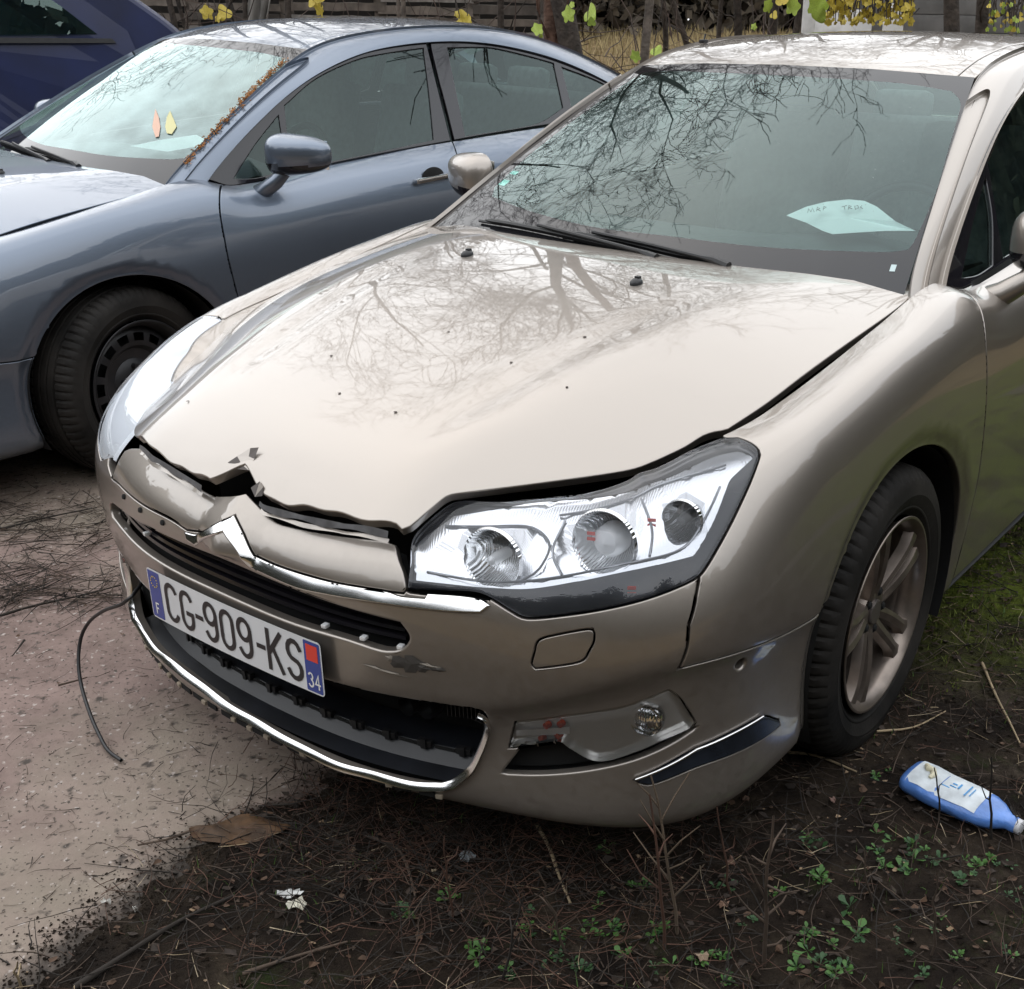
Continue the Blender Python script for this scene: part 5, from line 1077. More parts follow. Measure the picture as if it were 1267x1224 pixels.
bare_tree((5.2,19,0),8.5,.09,16,'bare tree far behind the grey shed',BARK,spread=1.1,first=.3,nb=(9,8,6,5))
bare_tree(gl(1187,10.5),5.6,.10,31,'dark straight tree behind the right end of the beige roof',BARK,spread=.8,first=.45,nb=(7,6,6,5))
WOODS=[mat('weathered_plank_%s'%n,c,.85,noise=(7,.45,9),bump=(30,.5,.004)) for n,c in (('grey',(.25,.225,.20)),('brown',(.16,.13,.105)),('dark',(.09,.075,.062)))]
rs=random.Random(9)
def plank_mesh(L,h,t,seed):
    r=random.Random(seed); V=[];F=[]; n=6
    for i in range(n+1):
        x=L*i/n; dz=r.uniform(-.004,.004); dy=r.uniform(-.004,.004)
        V+=[(x,dy-t/2,dz-h/2+r.uniform(-.003,.003)),(x,dy-t/2,dz+h/2+r.uniform(-.003,.003)),(x,dy+t/2,dz+h/2),(x,dy+t/2,dz-h/2)]
    for i in range(n):
        for k in range(4): F.append((i*4+k,(i+1)*4+k,(i+1)*4+(k+1)%4,i*4+(k+1)%4))
    F+=[(0,1,2,3),(n*4+3,n*4+2,n*4+1,n*4)]
    return V,F
PLK=[]
for s_ in range(6):
    V,F=plank_mesh(1.0,.062,.02,s_); me=mesh('plank',V,F,False,(WOODS[s_%3],)); PLK.append(me)
def plank_fence(x0,x1,y0,y1,ztop,label,pitch=.088,bays=3,zlow=.75):
    root=empty('plank_fence',(x0,y0,0)); tag(root,label,'fence'); L=math.hypot(x1-x0,y1-y0); root.rotation_euler=(0,0,math.atan2(y1-y0,x1-x0)); bl=L/bays
    for b in range(bays+1):
        mb=MB(); mb.box((b*bl,.03,ztop/2),(.09,.09,ztop+.1)); mb.build('post',WOODS[1],root,smooth=False)
    z=zlow
    while z<ztop:
        for b in range(bays):
            if rs.random()<.06: continue
            o=obj('plank',rs.choice(PLK),root); o.location=(b*bl+rs.uniform(-.03,.03),-.03+rs.uniform(-.01,.01),z+rs.uniform(-.01,.01)); o.scale=(bl*rs.uniform(.94,1.03),1,rs.uniform(.75,1.1)); o.rotation_euler=(rs.uniform(-.1,.1),rs.uniform(-.008,.008),0)
        z+=pitch
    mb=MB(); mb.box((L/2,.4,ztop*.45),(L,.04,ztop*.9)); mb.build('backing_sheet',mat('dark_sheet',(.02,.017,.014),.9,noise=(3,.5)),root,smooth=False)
a=aty(120,30,9.6); b=aty(700,30,9.9)
plank_fence(a.x,b.x,9.6,9.9,1.95,'grey fence of thin weathered horizontal planks behind the blue-grey car',bays=5)
# dry field: a fallow strip seen between the trunks, closed by a line of shrubs
STRAW=mat('dry_grass',(.30,.235,.115),.9,noise=(2,.35))
g2=np.random.default_rng(4)
def blades(name,x,y,z,h,m,lean=.4,w=.006,kind='stuff'):
    n=len(x); th=g2.uniform(0,6.28,n); dx=np.cos(th); dy=np.sin(th); l=g2.uniform(0,lean,n); ph=g2.uniform(0,6.28,n)
    B=np.stack([x,y,z],1); W=np.stack([dx,dy,0*dx],1)*w; T=B+np.stack([np.cos(ph)*l*h,np.sin(ph)*l*h,h*np.sqrt(np.maximum(1-l*l,.05))],1); Mi=(B+T)/2+np.stack([0*h,0*h,h*.08],1)
    V=np.stack([B-W,B+W,Mi+W*.7,Mi-W*.7,T],1).reshape(-1,3); i=np.arange(n)[:,None]*5
    F=np.concatenate([i+np.array([[0,1,2]]),i+np.array([[0,2,3]]),i+np.array([[3,2,4]])]); 
    return tag(obj(name,fastmesh(name,V,F,m,False)),kind=kind)
x=g2.uniform(-4,9,16000); y=g2.uniform(11.5,33,16000); blades('dry_grass',x,y,np.clip((y-11)/23,0,1)*1.25-.04,g2.uniform(.08,.32,16000),STRAW,.7,.012)
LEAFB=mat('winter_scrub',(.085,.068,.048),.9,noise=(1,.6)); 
rs_=np.random.default_rng(70)
def lc(name,pts,size,m,rs):
    n=len(pts); A=rs.normal(0,1,(n,3)); A/=np.linalg.norm(A,axis=1)[:,None]; B=np.cross(A,rs.normal(0,1,(n,3))); B/=np.linalg.norm(B,axis=1)[:,None]; s=size*rs.uniform(.6,1.4,(n,1))
    V=np.stack([pts+A*s,pts+B*s*.6,pts-A*s,pts-B*s*.6],1).reshape(-1,3); F=np.arange(4*n).reshape(-1,4); return fastmesh(name,V,F,m,False)
n=60000; x=rs_.uniform(-42,38,n); y=34+3*np.sin(x*.3)+rs_.normal(0,1.5,n); hh=5.2+.8*np.sin(x*.7)+.5*np.sin(x*2.1); z=1.1+hh*rs_.uniform(0,1,n)**.8
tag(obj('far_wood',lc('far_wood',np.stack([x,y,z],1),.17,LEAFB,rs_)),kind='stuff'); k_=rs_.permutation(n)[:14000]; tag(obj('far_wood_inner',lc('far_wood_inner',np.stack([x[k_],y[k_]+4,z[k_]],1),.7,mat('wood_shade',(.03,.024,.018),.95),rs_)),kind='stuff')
# low scrub and brambles tangled along the fence line and round the near tree
def twigs(name,n,xf,yf,zf,L,r,m,flat=.2,rng=None,seg=4,side=3,bend=.5):
    rng=rng or np.random.default_rng(1); paths=[]
    for i in range(n):
        x,y=xf(rng),yf(rng); z=zf(x,y,rng); th=rng.uniform(0,6.28); el=rng.normal(0,flat); d=np.array([math.cos(th)*math.cos(el),math.sin(th)*math.cos(el),math.sin(el)]); l=L*rng.uniform(.35,1.4); P=[np.array([x,y,z])]
        for k in range(seg):
            d=d+rng.normal(0,bend/seg*1.2,3)*np.array([1,1,.5]); d/=np.linalg.norm(d); P.append(P[-1]+d*l/seg)
        paths.append((np.array(P),np.linspace(r*rng.uniform(.6,1.3),r*.35,seg+1)))
    V,F=tubes_np(paths,side); return tag(obj(name,fastmesh(name,V,F,m)),kind='stuff')
BR=mat('bramble_stem',(.075,.050,.038),.8,noise=(5,.5)); BR2=mat('pale_dry_stem',(.26,.20,.13),.8,noise=(5,.4))
rg=np.random.default_rng(12)
twigs('bramble_thicket',850,lambda r:r.uniform(-5.5,1.0),lambda r:r.uniform(8.2,9.4),lambda x,y,r:r.uniform(0,1.45)**1.0,.6,.0045,BR,.8,rg,5,3,.9)
twigs('dry_scrub',420,lambda r:r.uniform(-1.4,4.6),lambda r:r.uniform(8.6,11),lambda x,y,r:r.uniform(0,1.0),.45,.004,BR2,.9,rg,5,3,.8)
# slim saplings
spl='slim saplings behind the cars'
for px,y,r,h,lab,m in ((222,8.9,.028,3.0,'dark sapling at the left end of the plank fence',BARK),(243,9.1,.02,3.0,'second sapling from the left end of the plank fence',BARK),(268,8.8,.03,3.2,'leaning brown sapling before the left part of the plank fence',BARK),(298,9.2,.022,3.,'thin sapling left of the pale draped cloth',BARK),(340,9.1,.03,3.1,'crooked sapling just left of the bright yellow leaves',BARK),(470,9.2,.022,3.0,'grey sapling before the middle of the plank fence',BARK2),(502,9.3,.020,3.0,'thin grey sapling above the blue-grey roof',BARK2),(612,9.0,.03,3.2,'sapling before the right part of the plank fence',BARK),(688,8.5,.075,4.2,'stout red-brown trunk at the right end of the plank fence',mat('red_bark',(.11,.06,.04),.9,noise=(9,.5),bump=(40,.8,.02))),(712,8.9,.045,4.0,'pale brown trunk left of the thick dark tree',BARK2),(786,8.4,.035,4.2,'grey straight sapling touching the right of the thick dark tree',BARK2),(827,11,.03,3.2,'dark sapling in the dry field, first to the right of the big tree',BARK),(862,12,.035,3.2,'slanting dark sapling in the dry field',BARK),(880,13,.03,3.5,'thin sapling in the dry field before the roof aerial',BARK),(922,13,.05,3.5,'dark young tree right of the roof aerial',BARK),(965,12,.04,3.5,'dark young tree left of the white post',BARK),(1228,9.6,.06,3.5,'brown trunk at the right edge behind the beige roof',BARK),(1247,9.2,.02,3.,'thin pale sapling at the far right edge',BARK2)):
    p=aty(px,40,y); q=np.random.default_rng(int(px)); n=9; P=[]; d=np.array([q.normal(0,.07),q.normal(0,.05),1.0]); c=np.array([p.x,y,-.05])
    if 'lean' in lab or 'slant' in lab: d[0]-=.28; c[0]+=.28*1.4
    for k in range(n+1): P.append(c.copy()); c=c+d*h/n+q.normal(0,.018,3)*[1,1,0]
    root=empty('sapling',tuple(P[0])); tag(root,lab,'sapling',spl); P=np.array(P)-P[0]
    V,F=tubes_np([(P,np.linspace(r,r*.6,n+1))],8); obj('trunk',fastmesh('trunk',V,F,m),root)
    br=[]
    for k in range(14):
        t=q.uniform(.25,1); i=min(int(t*n),n-1); s0=P[i]; a=q.uniform(0,6.28); dd=np.array([math.cos(a),math.sin(a),q.uniform(.1,.9)]); B=[s0]
        for u in range(4): dd=dd+q.normal(0,.25,3); dd/=np.linalg.norm(dd); B.append(B[-1]+dd*q.uniform(.08,.16))
        br.append((np.array(B),np.linspace(max(.005,r*.28),.002,5)))
    V,F=tubes_np(br,4); obj('branch',fastmesh('branch',V,F,m),root)['kind']='stuff'
# pale cloth hanging on the fence
CL=mat('faded_cloth',(.20,.185,.165),.9,noise=(6,.4)); u=np.linspace(0,1,16); v=np.linspace(0,1,12); U,Vv=np.meshgrid(u,v); a0=aty(305,2,9.35); a1=aty(338,2,9.35)
X=a0.x+(a1.x-a0.x)*U*(1-.25*Vv)+.02*np.sin(Vv*7); Y=9.35+.03*np.sin(U*17+Vv*2)-.03*Vv; Z=1.78-Vv*.55-.08*np.sin(U*3.1)
V=np.stack([X.ravel(),Y.ravel(),Z.ravel()],1); me=mesh('draped_cloth',V,[(r*16+i,r*16+i+1,(r+1)*16+i+1,(r+1)*16+i) for r in range(11) for i in range(15)],True,(CL,)); o=obj('draped_cloth',me); o.modifiers.new('s','SOLIDIFY').thickness=.006; tag(o,'pale grey cloth hanging over the plank fence','cloth')
# yellow and green vine leaves caught in the branches
YL=mat('yellow_leaf',(.50,.38,.05),.5,noise=(20,.3)); GLF=mat('lime_leaf',(.33,.42,.06),.5,noise=(20,.25))
def leaf_me(name,m,s=1.0,seed=0,lobes=5):
    r=random.Random(seed); P=[(0,0,0)]; k=20
    for i in range(k+1):
        a=-math.pi*.92+2*math.pi*.92*i/k; rad=.5*(1+.18*math.cos(lobes*a)+r.uniform(-.04,.04))*(1.05-.1*abs(a)/math.pi); P.append((rad*math.sin(a)*.95,rad*math.cos(a)+.35,.08*abs(math.sin(a*2))+.10*abs(math.sin(a))))
    P=[(x*s,y*s,z*s) for x,y,z in P]; return mesh(name,P,[(0,i,i+1) for i in range(1,k+1)],True,(m,))
LFY=[leaf_me('leaf',YL,1,1),leaf_me('leaf',YL,1,2,3)]; LFG=[leaf_me('leaf',GLF,1,3),leaf_me('leaf',GLF,1,4,3)]
def vine(px,py,y,kind,leaves,label,sz=.075):
    p=aty(px,py,y); root=empty('leafy_twig',(p.x,y,p.z)); tag(root,label,'leaves')
    q=np.random.default_rng(int(px*7+py)); mb=MB(); br=[]
    for k,(dx,dy,s_) in enumerate(leaves):
        w=aty(px+dx,py+dy,y+q.uniform(-.1,.1)); c=Vector((w.x-p.x,w.y-y,w.z-p.z)); o=obj('leaf',(LFY if kind=='y' or (kind=='m' and k%2) else LFG)[k%2],root); o.location=c; o.scale=(s_*sz,)*3; o.rotation_euler=(q.uniform(1.0,2.1),q.uniform(-.6,.6),q.uniform(-.8,.8)+ (math.pi if q.uniform()<.5 else 0))
        br.append((np.array([c+Vector((q.uniform(-.05,.05),.05,q.uniform(.1,.3))),c+Vector((0,.03,.05)),c]),[.004,.003,.002]))
    V,F=tubes_np(br,4); obj('stem',fastmesh('stem',V,F,BARK),root)
vine(258,22,8.3,'y',[(0,0,1.2),(22,0,1.3),(10,4,.7)],'pair of yellow leaves over the front of the blue-grey roof')
vine(395,8,8.6,'y',[(0,2,1.0),(-8,0,.7),(2,10,1.1),(1,-6,1.0)],'tall strip of bright yellow leaves above the blue-grey roof')
vine(568,26,7.6,'y',[(-4,-6,.55),(8,0,1.0),(0,4,.45),(10,4,.7)],'bright yellow leaves just above the rear of the blue-grey roof')
vine(667,42,7.6,'g',[(0,0,.95),(3,6,.5)],'single lime leaf low behind the blue-grey rear window')
vine(712,25,7.4,'g',[(-9,0,1.15),(15,0,1.4),(-3,-16,.5),(20,6,.7)],'two large lime leaves between the blue-grey roof and the thick tree')
vine(795,72,7.3,'g',[(-5,2,.9),(14,-4,.95)],'lime leaves low beside the corner of the beige roof')
vine(972,14,7.2,'m',[(-22,0,1.0),(-4,-8,1.1),(8,2,1.2),(-16,8,.6),(-40,22,.5)],'green and yellow leaves left of the white post')
vine(1008,16,7.1,'g',[(0,0,1.6),(2,10,1.2)],'long green leaf hanging right of the white post')
q=random.Random(8)
vine(1050,12,8.0,'y',[(q.uniform(-30,30),q.uniform(-14,20),q.uniform(.4,1.0)) for _ in range(80)],'yellow-leaved shrub above the middle of the beige roof',.052)
vine(1105,10,7.8,'y',[(q.uniform(-24,26),q.uniform(-12,22),q.uniform(.4,1.0)) for _ in range(70)],'yellow-leaved shrub between the white board and the dark straight tree',.052)
vine(1240,12,8.2,'m',[(q.uniform(-24,26),q.uniform(-12,30),q.uniform(.35,.8)) for _ in range(40)],'sparse yellowing leaves at the right edge of the picture',.05)
# white posts, white panel, grey shed
WP=mat('whitewashed_post',(.62,.60,.57),.7,noise=(12,.2))
def post(px,y,w,h,label,nm='white_post',m=WP,cat='post',bev=.01):
    p=aty(px,20,y); mb=MB(); mb.box((0,0,h/2),(w,w,h+.04),bev=bev); o=mb.build(nm,m,None); o.location=(p.x,y,0); tag(o,label,cat)
post(1001,8.4,.085,1.9,'whitewashed square post behind the middle of the beige roof')
post(1068,9.0,.12,1.55,'broad white post half hidden by yellow leaves')
post(1106,9.0,.13,1.62,'white post left of the dark straight tree, partly behind leaves')
p=aty(1048,20,9.4); mb=MB(); mb.box((0,0,.8),(.42,.05,1.6),bev=.008); o=mb.build('white_board',WP,None); o.location=(p.x-.1,9.4,0); tag(o,'white board standing behind the yellow-leaved shrub','board')
a=aty(1118,20,12.6); b=aty(1260,20,12.6)
root=empty('grey_shed',((a.x+b.x)/2,12.6,0)); tag(root,'grey board-clad shed behind the trees at the right','shed'); SH=mat('grey_cladding',(.17,.165,.16),.8,noise=(5,.25,8))
w=b.x-a.x+1.2
for k in range(16):
    mb=MB(); mb.box((0,-.02+.004*(k%2),.08+k*.16),(w,.03,.155),bev=.004); mb.build('board',SH,root)
mb=MB(); mb.box((0,1.2,1.25),(w-.02,2.3,2.5)); mb.build('wall',SH,root,smooth=False); mb=MB(); mb.box((0,1.1,2.66),(w+.4,3.0,.1)); mb.build('roof',DGREY,root,smooth=False)
# dark heap (wheel barrow and timber) behind the roof
p=aty(1140,36,9.8); mb=MB()
for k in range(7): mb.box((q.uniform(-.35,.35),q.uniform(-.1,.1),.25+.16*k),(q.uniform(.5,.9),.12,.09),Matrix.Rotation(q.uniform(-.25,.25),3,'Y'),bev=.01)
o=mb.build('timber_heap',WOODS[2],None); o.location=(p.x,9.8,0); tag(o,'dark heap of old timber behind the beige roof','timber')
# ------------------------------------------------------------------ the dark blue van at the far left
def van():
    th_=math.radians(29); p0=aty(221,38,7.9); root=empty('parked_van',(p0.x-math.cos(th_)*.60,p0.y-math.sin(th_)*.60,0),th_); tag(root,'dark blue van seen from the side behind the blue-grey car','van')
    # side profile in (x along the van, z); front to the right
    prof=[(-3.2,.35),(-3.2,1.75),(-3.05,1.92),(-.30,1.95),(.05,1.80),(.55,1.45),(.80,1.18),(.98,.90),(1.02,.45),(.95,.32)]
    P=smooth_poly(prof,.06,20); W=.92; n=len(P); V=[];F=[]
    cen=P.mean(0)
    for j,(yy,sc,) in enumerate(((0,0.0),(0.0,1.0),(.05,1.0),(W,1.0))): pass
    secs=[(-.005,.955),(.0,.975),(.03,.995),(.08,1.0),(1.75,1.0)]
    for yy,sc in secs:
        for x,z in P:
            k=1-(1-sc); V.append((cen[0]+(x-cen[0])*(1-(1-sc)*.6),yy+max(0,z-1.05)*.16,cen[1]+(z-cen[1])*(1-(1-sc))))
    for j in range(len(secs)-1):
        for i in range(n): F.append((j*n+i,j*n+(i+1)%n,(j+1)*n+(i+1)%n,(j+1)*n+i))
    F.append(tuple(range(n))); F.append(tuple((len(secs)-1)*n+i for i in range(n))[::-1])
    me=mesh('body',V,F,True,(PAINT_V,)); sharp(me,35); obj('body',me,root)
    def plate(nm,poly,off,m,th=.012):
        pts=smooth_poly(poly,.08,25); Vv=[(x,-off+max(0,z-1.05)*.16,z) for x,z in pts]; k=len(pts); Vb=[(x,y+th,z) for x,y,z in Vv]
        Ff=[tuple(range(k)),tuple(range(2*k-1,k-1,-1))]+[(i,k+i,k+(i+1)%k,(i+1)%k) for i in range(k)]; return obj(nm,mesh(nm,Vv+Vb,Ff,False,(m,)),root)
    d=plate('front_door',[(-.95,.42),(-.95,1.80),(-.38,1.80),(-.02,1.62),(.30,1.38),(.36,1.1),(.36,.5),(.3,.42)],.012,PAINT_V); dd=d
    o=plate('window',[(-.86,1.34),(-.84,1.72),(-.42,1.72),(-.12,1.56),(.12,1.36)],.018,SGLASS,.004)
    plate('sliding_door',[(-2.25,.42),(-2.25,1.80),(-.98,1.80),(-.98,.42)],.012,PAINT_V); plate('window',[(-2.12,1.28),(-2.12,1.72),(-1.08,1.72),(-1.08,1.28)],.018,SGLASS,.004)
    plate('window_seal',[(-.90,1.30),(-.90,1.335),(.20,1.335),(.22,1.31)],.024,BLACK)
    for z in (.62,): plate('side_moulding',[(-.93,z),(-.93,z+.07),(.34,z+.07),(.34,z)],.03,BLACK); plate('side_moulding',[(-2.2,z),(-2.2,z+.07),(-1.0,z+.07),(-1.0,z)],.03,BLACK)
    for x in (-.84,-1.12):
        mb=MB(); mb.box((x,-.035,1.12),(.20,.02,.035),bev=.008); mb.box((x,-.018,1.12),(.17,.02,.06),bev=.01); mb.build('door_handle',BLACKG,root)
    for x in (.55,-2.45):
        t=bpy.data.objects.new('wheel',TYRE); link(t); t.parent=root; t.location=(x,.10,.33); t.rotation_euler=(0,0,-math.pi/2); obj('rim',STEEL,t)
        mb=MB(); mb.lathe([(.0,-.014),(.385,-.014),(.40,.0)],40,Matrix.Translation((x,0,.35))@Matrix.Rotation(math.pi/2,4,'X')); mb.build('wheel_arch',VOID,root)
    mb=MB(); mb.box((-.6,.9,.32),(4.6,1.5,.12)); mb.build('underside',VOID,root,smooth=False)
van()
# ------------------------------------------------------------------ litter, twigs and weeds on the ground
def soily(x,y): return float(soilz(np.array([x]),np.array([y]))[0])
def gz(x,y): return max(soily(x,y),0.0)
rg=np.random.default_rng(5)
def soilpt(r,x0=-1.3,x1=1.5,y0=1.15,y1=3.4):
    while True:
        x=r.uniform(x0,x1); y=r.uniform(y0,y1)
        if soilmask(np.array([x]),np.array([y]))[0]>-.05+.05*r.normal(): return x,y
class PT:
    def __init__(s): s.p=None
    def x(s,r): s.p=soilpt(r); return s.p[0]
    def y(s,r): return s.p[1]
T1=mat('brown_twig',(.075,.052,.037),.85,noise=(8,.5)); T2=mat('reddish_stalk',(.085,.042,.027),.85,noise=(8,.4)); T3=mat('straw_stalk',(.34,.26,.16),.8,noise=(8,.3)); T4=mat('black_twig',(.022,.017,.013),.9)
class Pool:
    def __init__(s,n,xy=None): s.q=soilpts_(n) if xy is None else xy; s.z=np.maximum(soilz(s.q[:,0],s.q[:,1]),0); s.i=-1
    def x(s,r): s.i=(s.i+1)%len(s.q); return s.q[s.i,0]
    def y(s,r): return s.q[s.i,1]
    def zf(s,k=.012): return lambda x,y,r:s.z[s.i]+abs(r.normal(0,k))+.002
def soilpts_(n,x0=-1.3,x1=1.5,y0=1.15,y1=3.4):
    x=rg.uniform(x0,x1,n*2); y=rg.uniform(y0,y1,n*2); m=soilmask(x,y)>-.05+.05*rg.normal(size=n*2); return np.stack([x[m],y[m]],1)[:n]
pt=Pool(6000); zf=pt.zf()
twigs('twig_litter',2000,pt.x,pt.y,zf,.10,.0012,T1,.18,rg,4,3,.5)
twigs('stalk_litter',1000,pt.x,pt.y,zf,.09,.0009,T2,.3,rg,4,3,.8)
twigs('straw_litter',280,pt.x,pt.y,zf,.06,.0010,T3,.12,rg,3,3,.3)
twigs('black_twig_litter',900,pt.x,pt.y,zf,.16,.0016,T4,.15,rg,5,3,.6)
# thicker mat of dead stems in front of the bumper
pm=Pool(0,np.stack([np.clip(rg.normal(-.33,.26,3000),-1.0,.5),np.clip(rg.normal(1.75,.20,3000),1.25,2.1)],1))
twigs('dead_stem_mat',1050,pm.x,pm.y,pm.zf(.02),.11,.0010,T2,.35,rg,4,3,.9)
twigs('dead_stem_mat_dark',900,pm.x,pm.y,pm.zf(.02),.13,.0013,T4,.35,rg,4,3,.8)
# soil crumbs and pebbles
def many(n,f):
    """n points accepted by f(x,y)->mask, drawn in bulk"""
    R=[]; c=0
    while c<n:
        xy=f(n*3); R.append(xy); c+=len(xy)
    return np.concatenate(R)[:n]
def soilpts(n,x0=-1.3,x1=1.5,y0=1.15,y1=3.4):
    def f(k): x=rg.uniform(x0,x1,k); y=rg.uniform(y0,y1,k); m=soilmask(x,y)>-.05+.05*rg.normal(size=k); return np.stack([x[m],y[m]],1)
    return many(n,f)
def concpts(n,x0=-2.4,x1=.2,y0=1.25,y1=4.2):
    def f(k): x=rg.uniform(x0,x1,k); y=rg.uniform(y0,y1,k); m=soilmask(x,y)<.02; return np.stack([x[m],y[m]],1)
    return many(n,f)
def crumbs(name,n,xy,s0,s1,m):
    ico=np.array([(0,0,1),(.9,0,-.1),(-.3,.85,.0),(-.4,-.8,.1),(0,0,-.8)]); Fi=np.array([(0,1,2),(0,2,3),(0,3,1),(4,2,1),(4,3,2),(4,1,3)])
    x,y=xy[:,0],xy[:,1]; n=len(x); s=rg.uniform(s0,s1,n)*rg.uniform(.5,1,n); a=rg.uniform(0,6.28,n); z=np.maximum(soilz(x,y),0)+s*.3; c,q=np.cos(a),np.sin(a); k=rg.uniform(.7,1.2,(n,5))
    V=np.stack([x[:,None]+s[:,None]*(ico[None,:,0]*c[:,None]-ico[None,:,1]*q[:,None]),y[:,None]+s[:,None]*(ico[None,:,0]*q[:,None]+ico[None,:,1]*c[:,None]),z[:,None]+s[:,None]*.6*ico[None,:,2]*k],-1).reshape(-1,3)
    F=(Fi[None]+5*np.arange(n)[:,None,None]).reshape(-1,3); return tag(obj(name,fastmesh(name,V,F,m,False)),kind='stuff')
crumbs('soil_crumbs',5500,soilpts(5500),.002,.011,SOIL)
yy=rg.uniform(1.15,2.3,3600); bx=np.interp(yy,[0.6,1.39,1.66,1.89,2.4],[-1.6,-1.02,-.80,-.66,-.40]); crumbs('soil_scatter',3600,np.stack([bx-.10*fbm(bx,yy,3,5,5.0)+rg.normal(.0,.06,3600),yy],1),.001,.006,SOIL)
crumbs('bark_chips',1200,soilpts(1200),.003,.010,T1)
crumbs('grit',4000,concpts(4000),.001,.0035,mat('grit_stone',(.20,.17,.15),.9)); crumbs('dark_grit',3000,concpts(3000),.001,.0035,T4)
_c=concpts(3000); pn=Pool(0,_c); px_=pn.x; py_=pn.y
twigs('pine_needle_litter',1500,px_,py_,lambda x,y,r:.002,.035,.0008,T1,.02,rg,2,3,.3)
twigs('needle_litter_dark',900,px_,py_,lambda x,y,r:.002,.05,.0009,T4,.02,rg,3,3,.5)
# drift of twigs on the concrete beside the bumper
dr=[]
def dx_(r):
    a=aty(0,0,1); px,py=r.uniform(-20,160),r.choice([r.normal(640,14),r.normal(665,10),r.normal(715,12),r.normal(740,6)]); w=at(px,py,0); dr.append(w); return w.x
twigs('twig_drift',200,dx_,lambda r:dr[-1].y,lambda x,y,r:.004+abs(r.normal(0,.006)),.16,.0018,T4,.05,rg,5,3,.4)
twigs('twig_drift_brown',300,dx_,lambda r:dr[-1].y,lambda x,y,r:.004+abs(r.normal(0,.006)),.12,.0014,T1,.05,rg,4,3,.4)
# separate sticks
def stick(pts,r,label,m,cat='stick',nm='stick',z0=.008,rise=None):
    P=[at(px,py,0) for px,py in pts]; Q=[]
    for k,p in enumerate(P): h=gz(p.x,p.y)+z0+(rise[k] if rise else 0); w=at(pts[k][0],pts[k][1],h); Q.append(np.array(w))
    Q=smooth_poly(Q,.03,60,closed=False); n=len(Q); rr=np.linspace(r,r*.5,n)*(1+.12*np.sin(np.arange(n)*1.7)); V,F=tubes_np([(Q,rr)],7); o=obj(nm,fastmesh(nm,V,F,m)); tag(o,label,cat); return o
stick([(92,1222),(160,1178),(225,1138),(290,1108)],.006,'long curved black stick across the edge of the concrete, bottom left',T4)
stick([(455,1035),(490,1048),(505,1075),(514,1110)],.004,'bent brown stick beside the reddish dead stems',T1)
stick([(664,1020),(680,1050),(692,1085),(706,1118)],.0045,'straight pale stick lying right of centre below the bumper',T3)
stick([(300,1205),(360,1185),(430,1165)],.004,'brown stick along the bottom, right of the white wrapper',T1)
stick([(0,762),(40,750),(95,738),(158,722)],.004,'dark stick pointing at the end of the bumper on the concrete',T4)
stick([(0,655),(60,640),(120,628)],.004,'dark stick on the concrete near the blue-grey wheel',T4)
stick([(30,792),(22,803),(15,812)],.0028,'very short dark twig alone on the pink concrete',T4)
stick([(72,848),(95,842),(108,838)],.0028,'short brown twig crossing behind the black cable',T1)
stick([(965,930),(1010,935),(1060,955)],.004,'pale twig beside the front tyre of the beige car',T3)
stick([(1215,820),(1232,860),(1250,895),(1262,920)],.004,'long straight pale stalk on the moss at the right edge',T3)
stick([(1085,905),(1130,900),(1170,880)],.003,'thin pale twig on the moss above the bottle',T3)
# broken leaves, bark flakes and bright straw lying on the soil
def flakes(name,n,xy,s0,s1,m,lift=.004):
    x,y=xy[:,0],xy[:,1]; n=len(x); s=rg.uniform(s0,s1,n); a=rg.uniform(0,6.28,n); z=np.maximum(soilz(x,y),0)+lift+abs(rg.normal(0,.003,n)); V=[]
    for k,(r_,t_) in enumerate(((1,0),(.7,1.0),(.8,2.1),(.95,3.1),(.65,4.2),(.8,5.3))): q=rg.uniform(.6,1.15,n); V.append(np.stack([x+s*r_*q*np.cos(a+t_),y+s*r_*q*np.sin(a+t_)*.6,z+rg.normal(0,.25,n)*s],1))
    V=np.stack(V,1).reshape(-1,3); i=np.arange(n)[:,None]*6; F=np.concatenate([i+np.array([[0,1,2]]),i+np.array([[0,2,3]]),i+np.array([[0,3,4]]),i+np.array([[0,4,5]])]); return tag(obj(name,fastmesh(name,V,F,m,False)),kind='stuff')
flakes('leaf_fragments_brown',900,soilpts(900),.004,.014,mat('brown_litter',(.085,.048,.028),.8,noise=(30,.5)))
flakes('leaf_fragments_dark',1300,soilpts(1300),.004,.018,mat('dark_litter',(.028,.018,.012),.8,noise=(30,.5)))
flakes('leaf_fragments_tan',220,soilpts(220),.003,.009,mat('tan_litter',(.26,.18,.11),.8,noise=(30,.4)))
flakes('leaf_fragments_on_concrete',260,concpts(260),.002,.008,mat('brown_litter',(.085,.048,.028)),.002)
twigs('bright_straw',190,pt.x,pt.y,pt.zf(.014),.075,.0009,mat('bleached_straw',(.42,.34,.23),.7),.3,rg,3,3,.35)
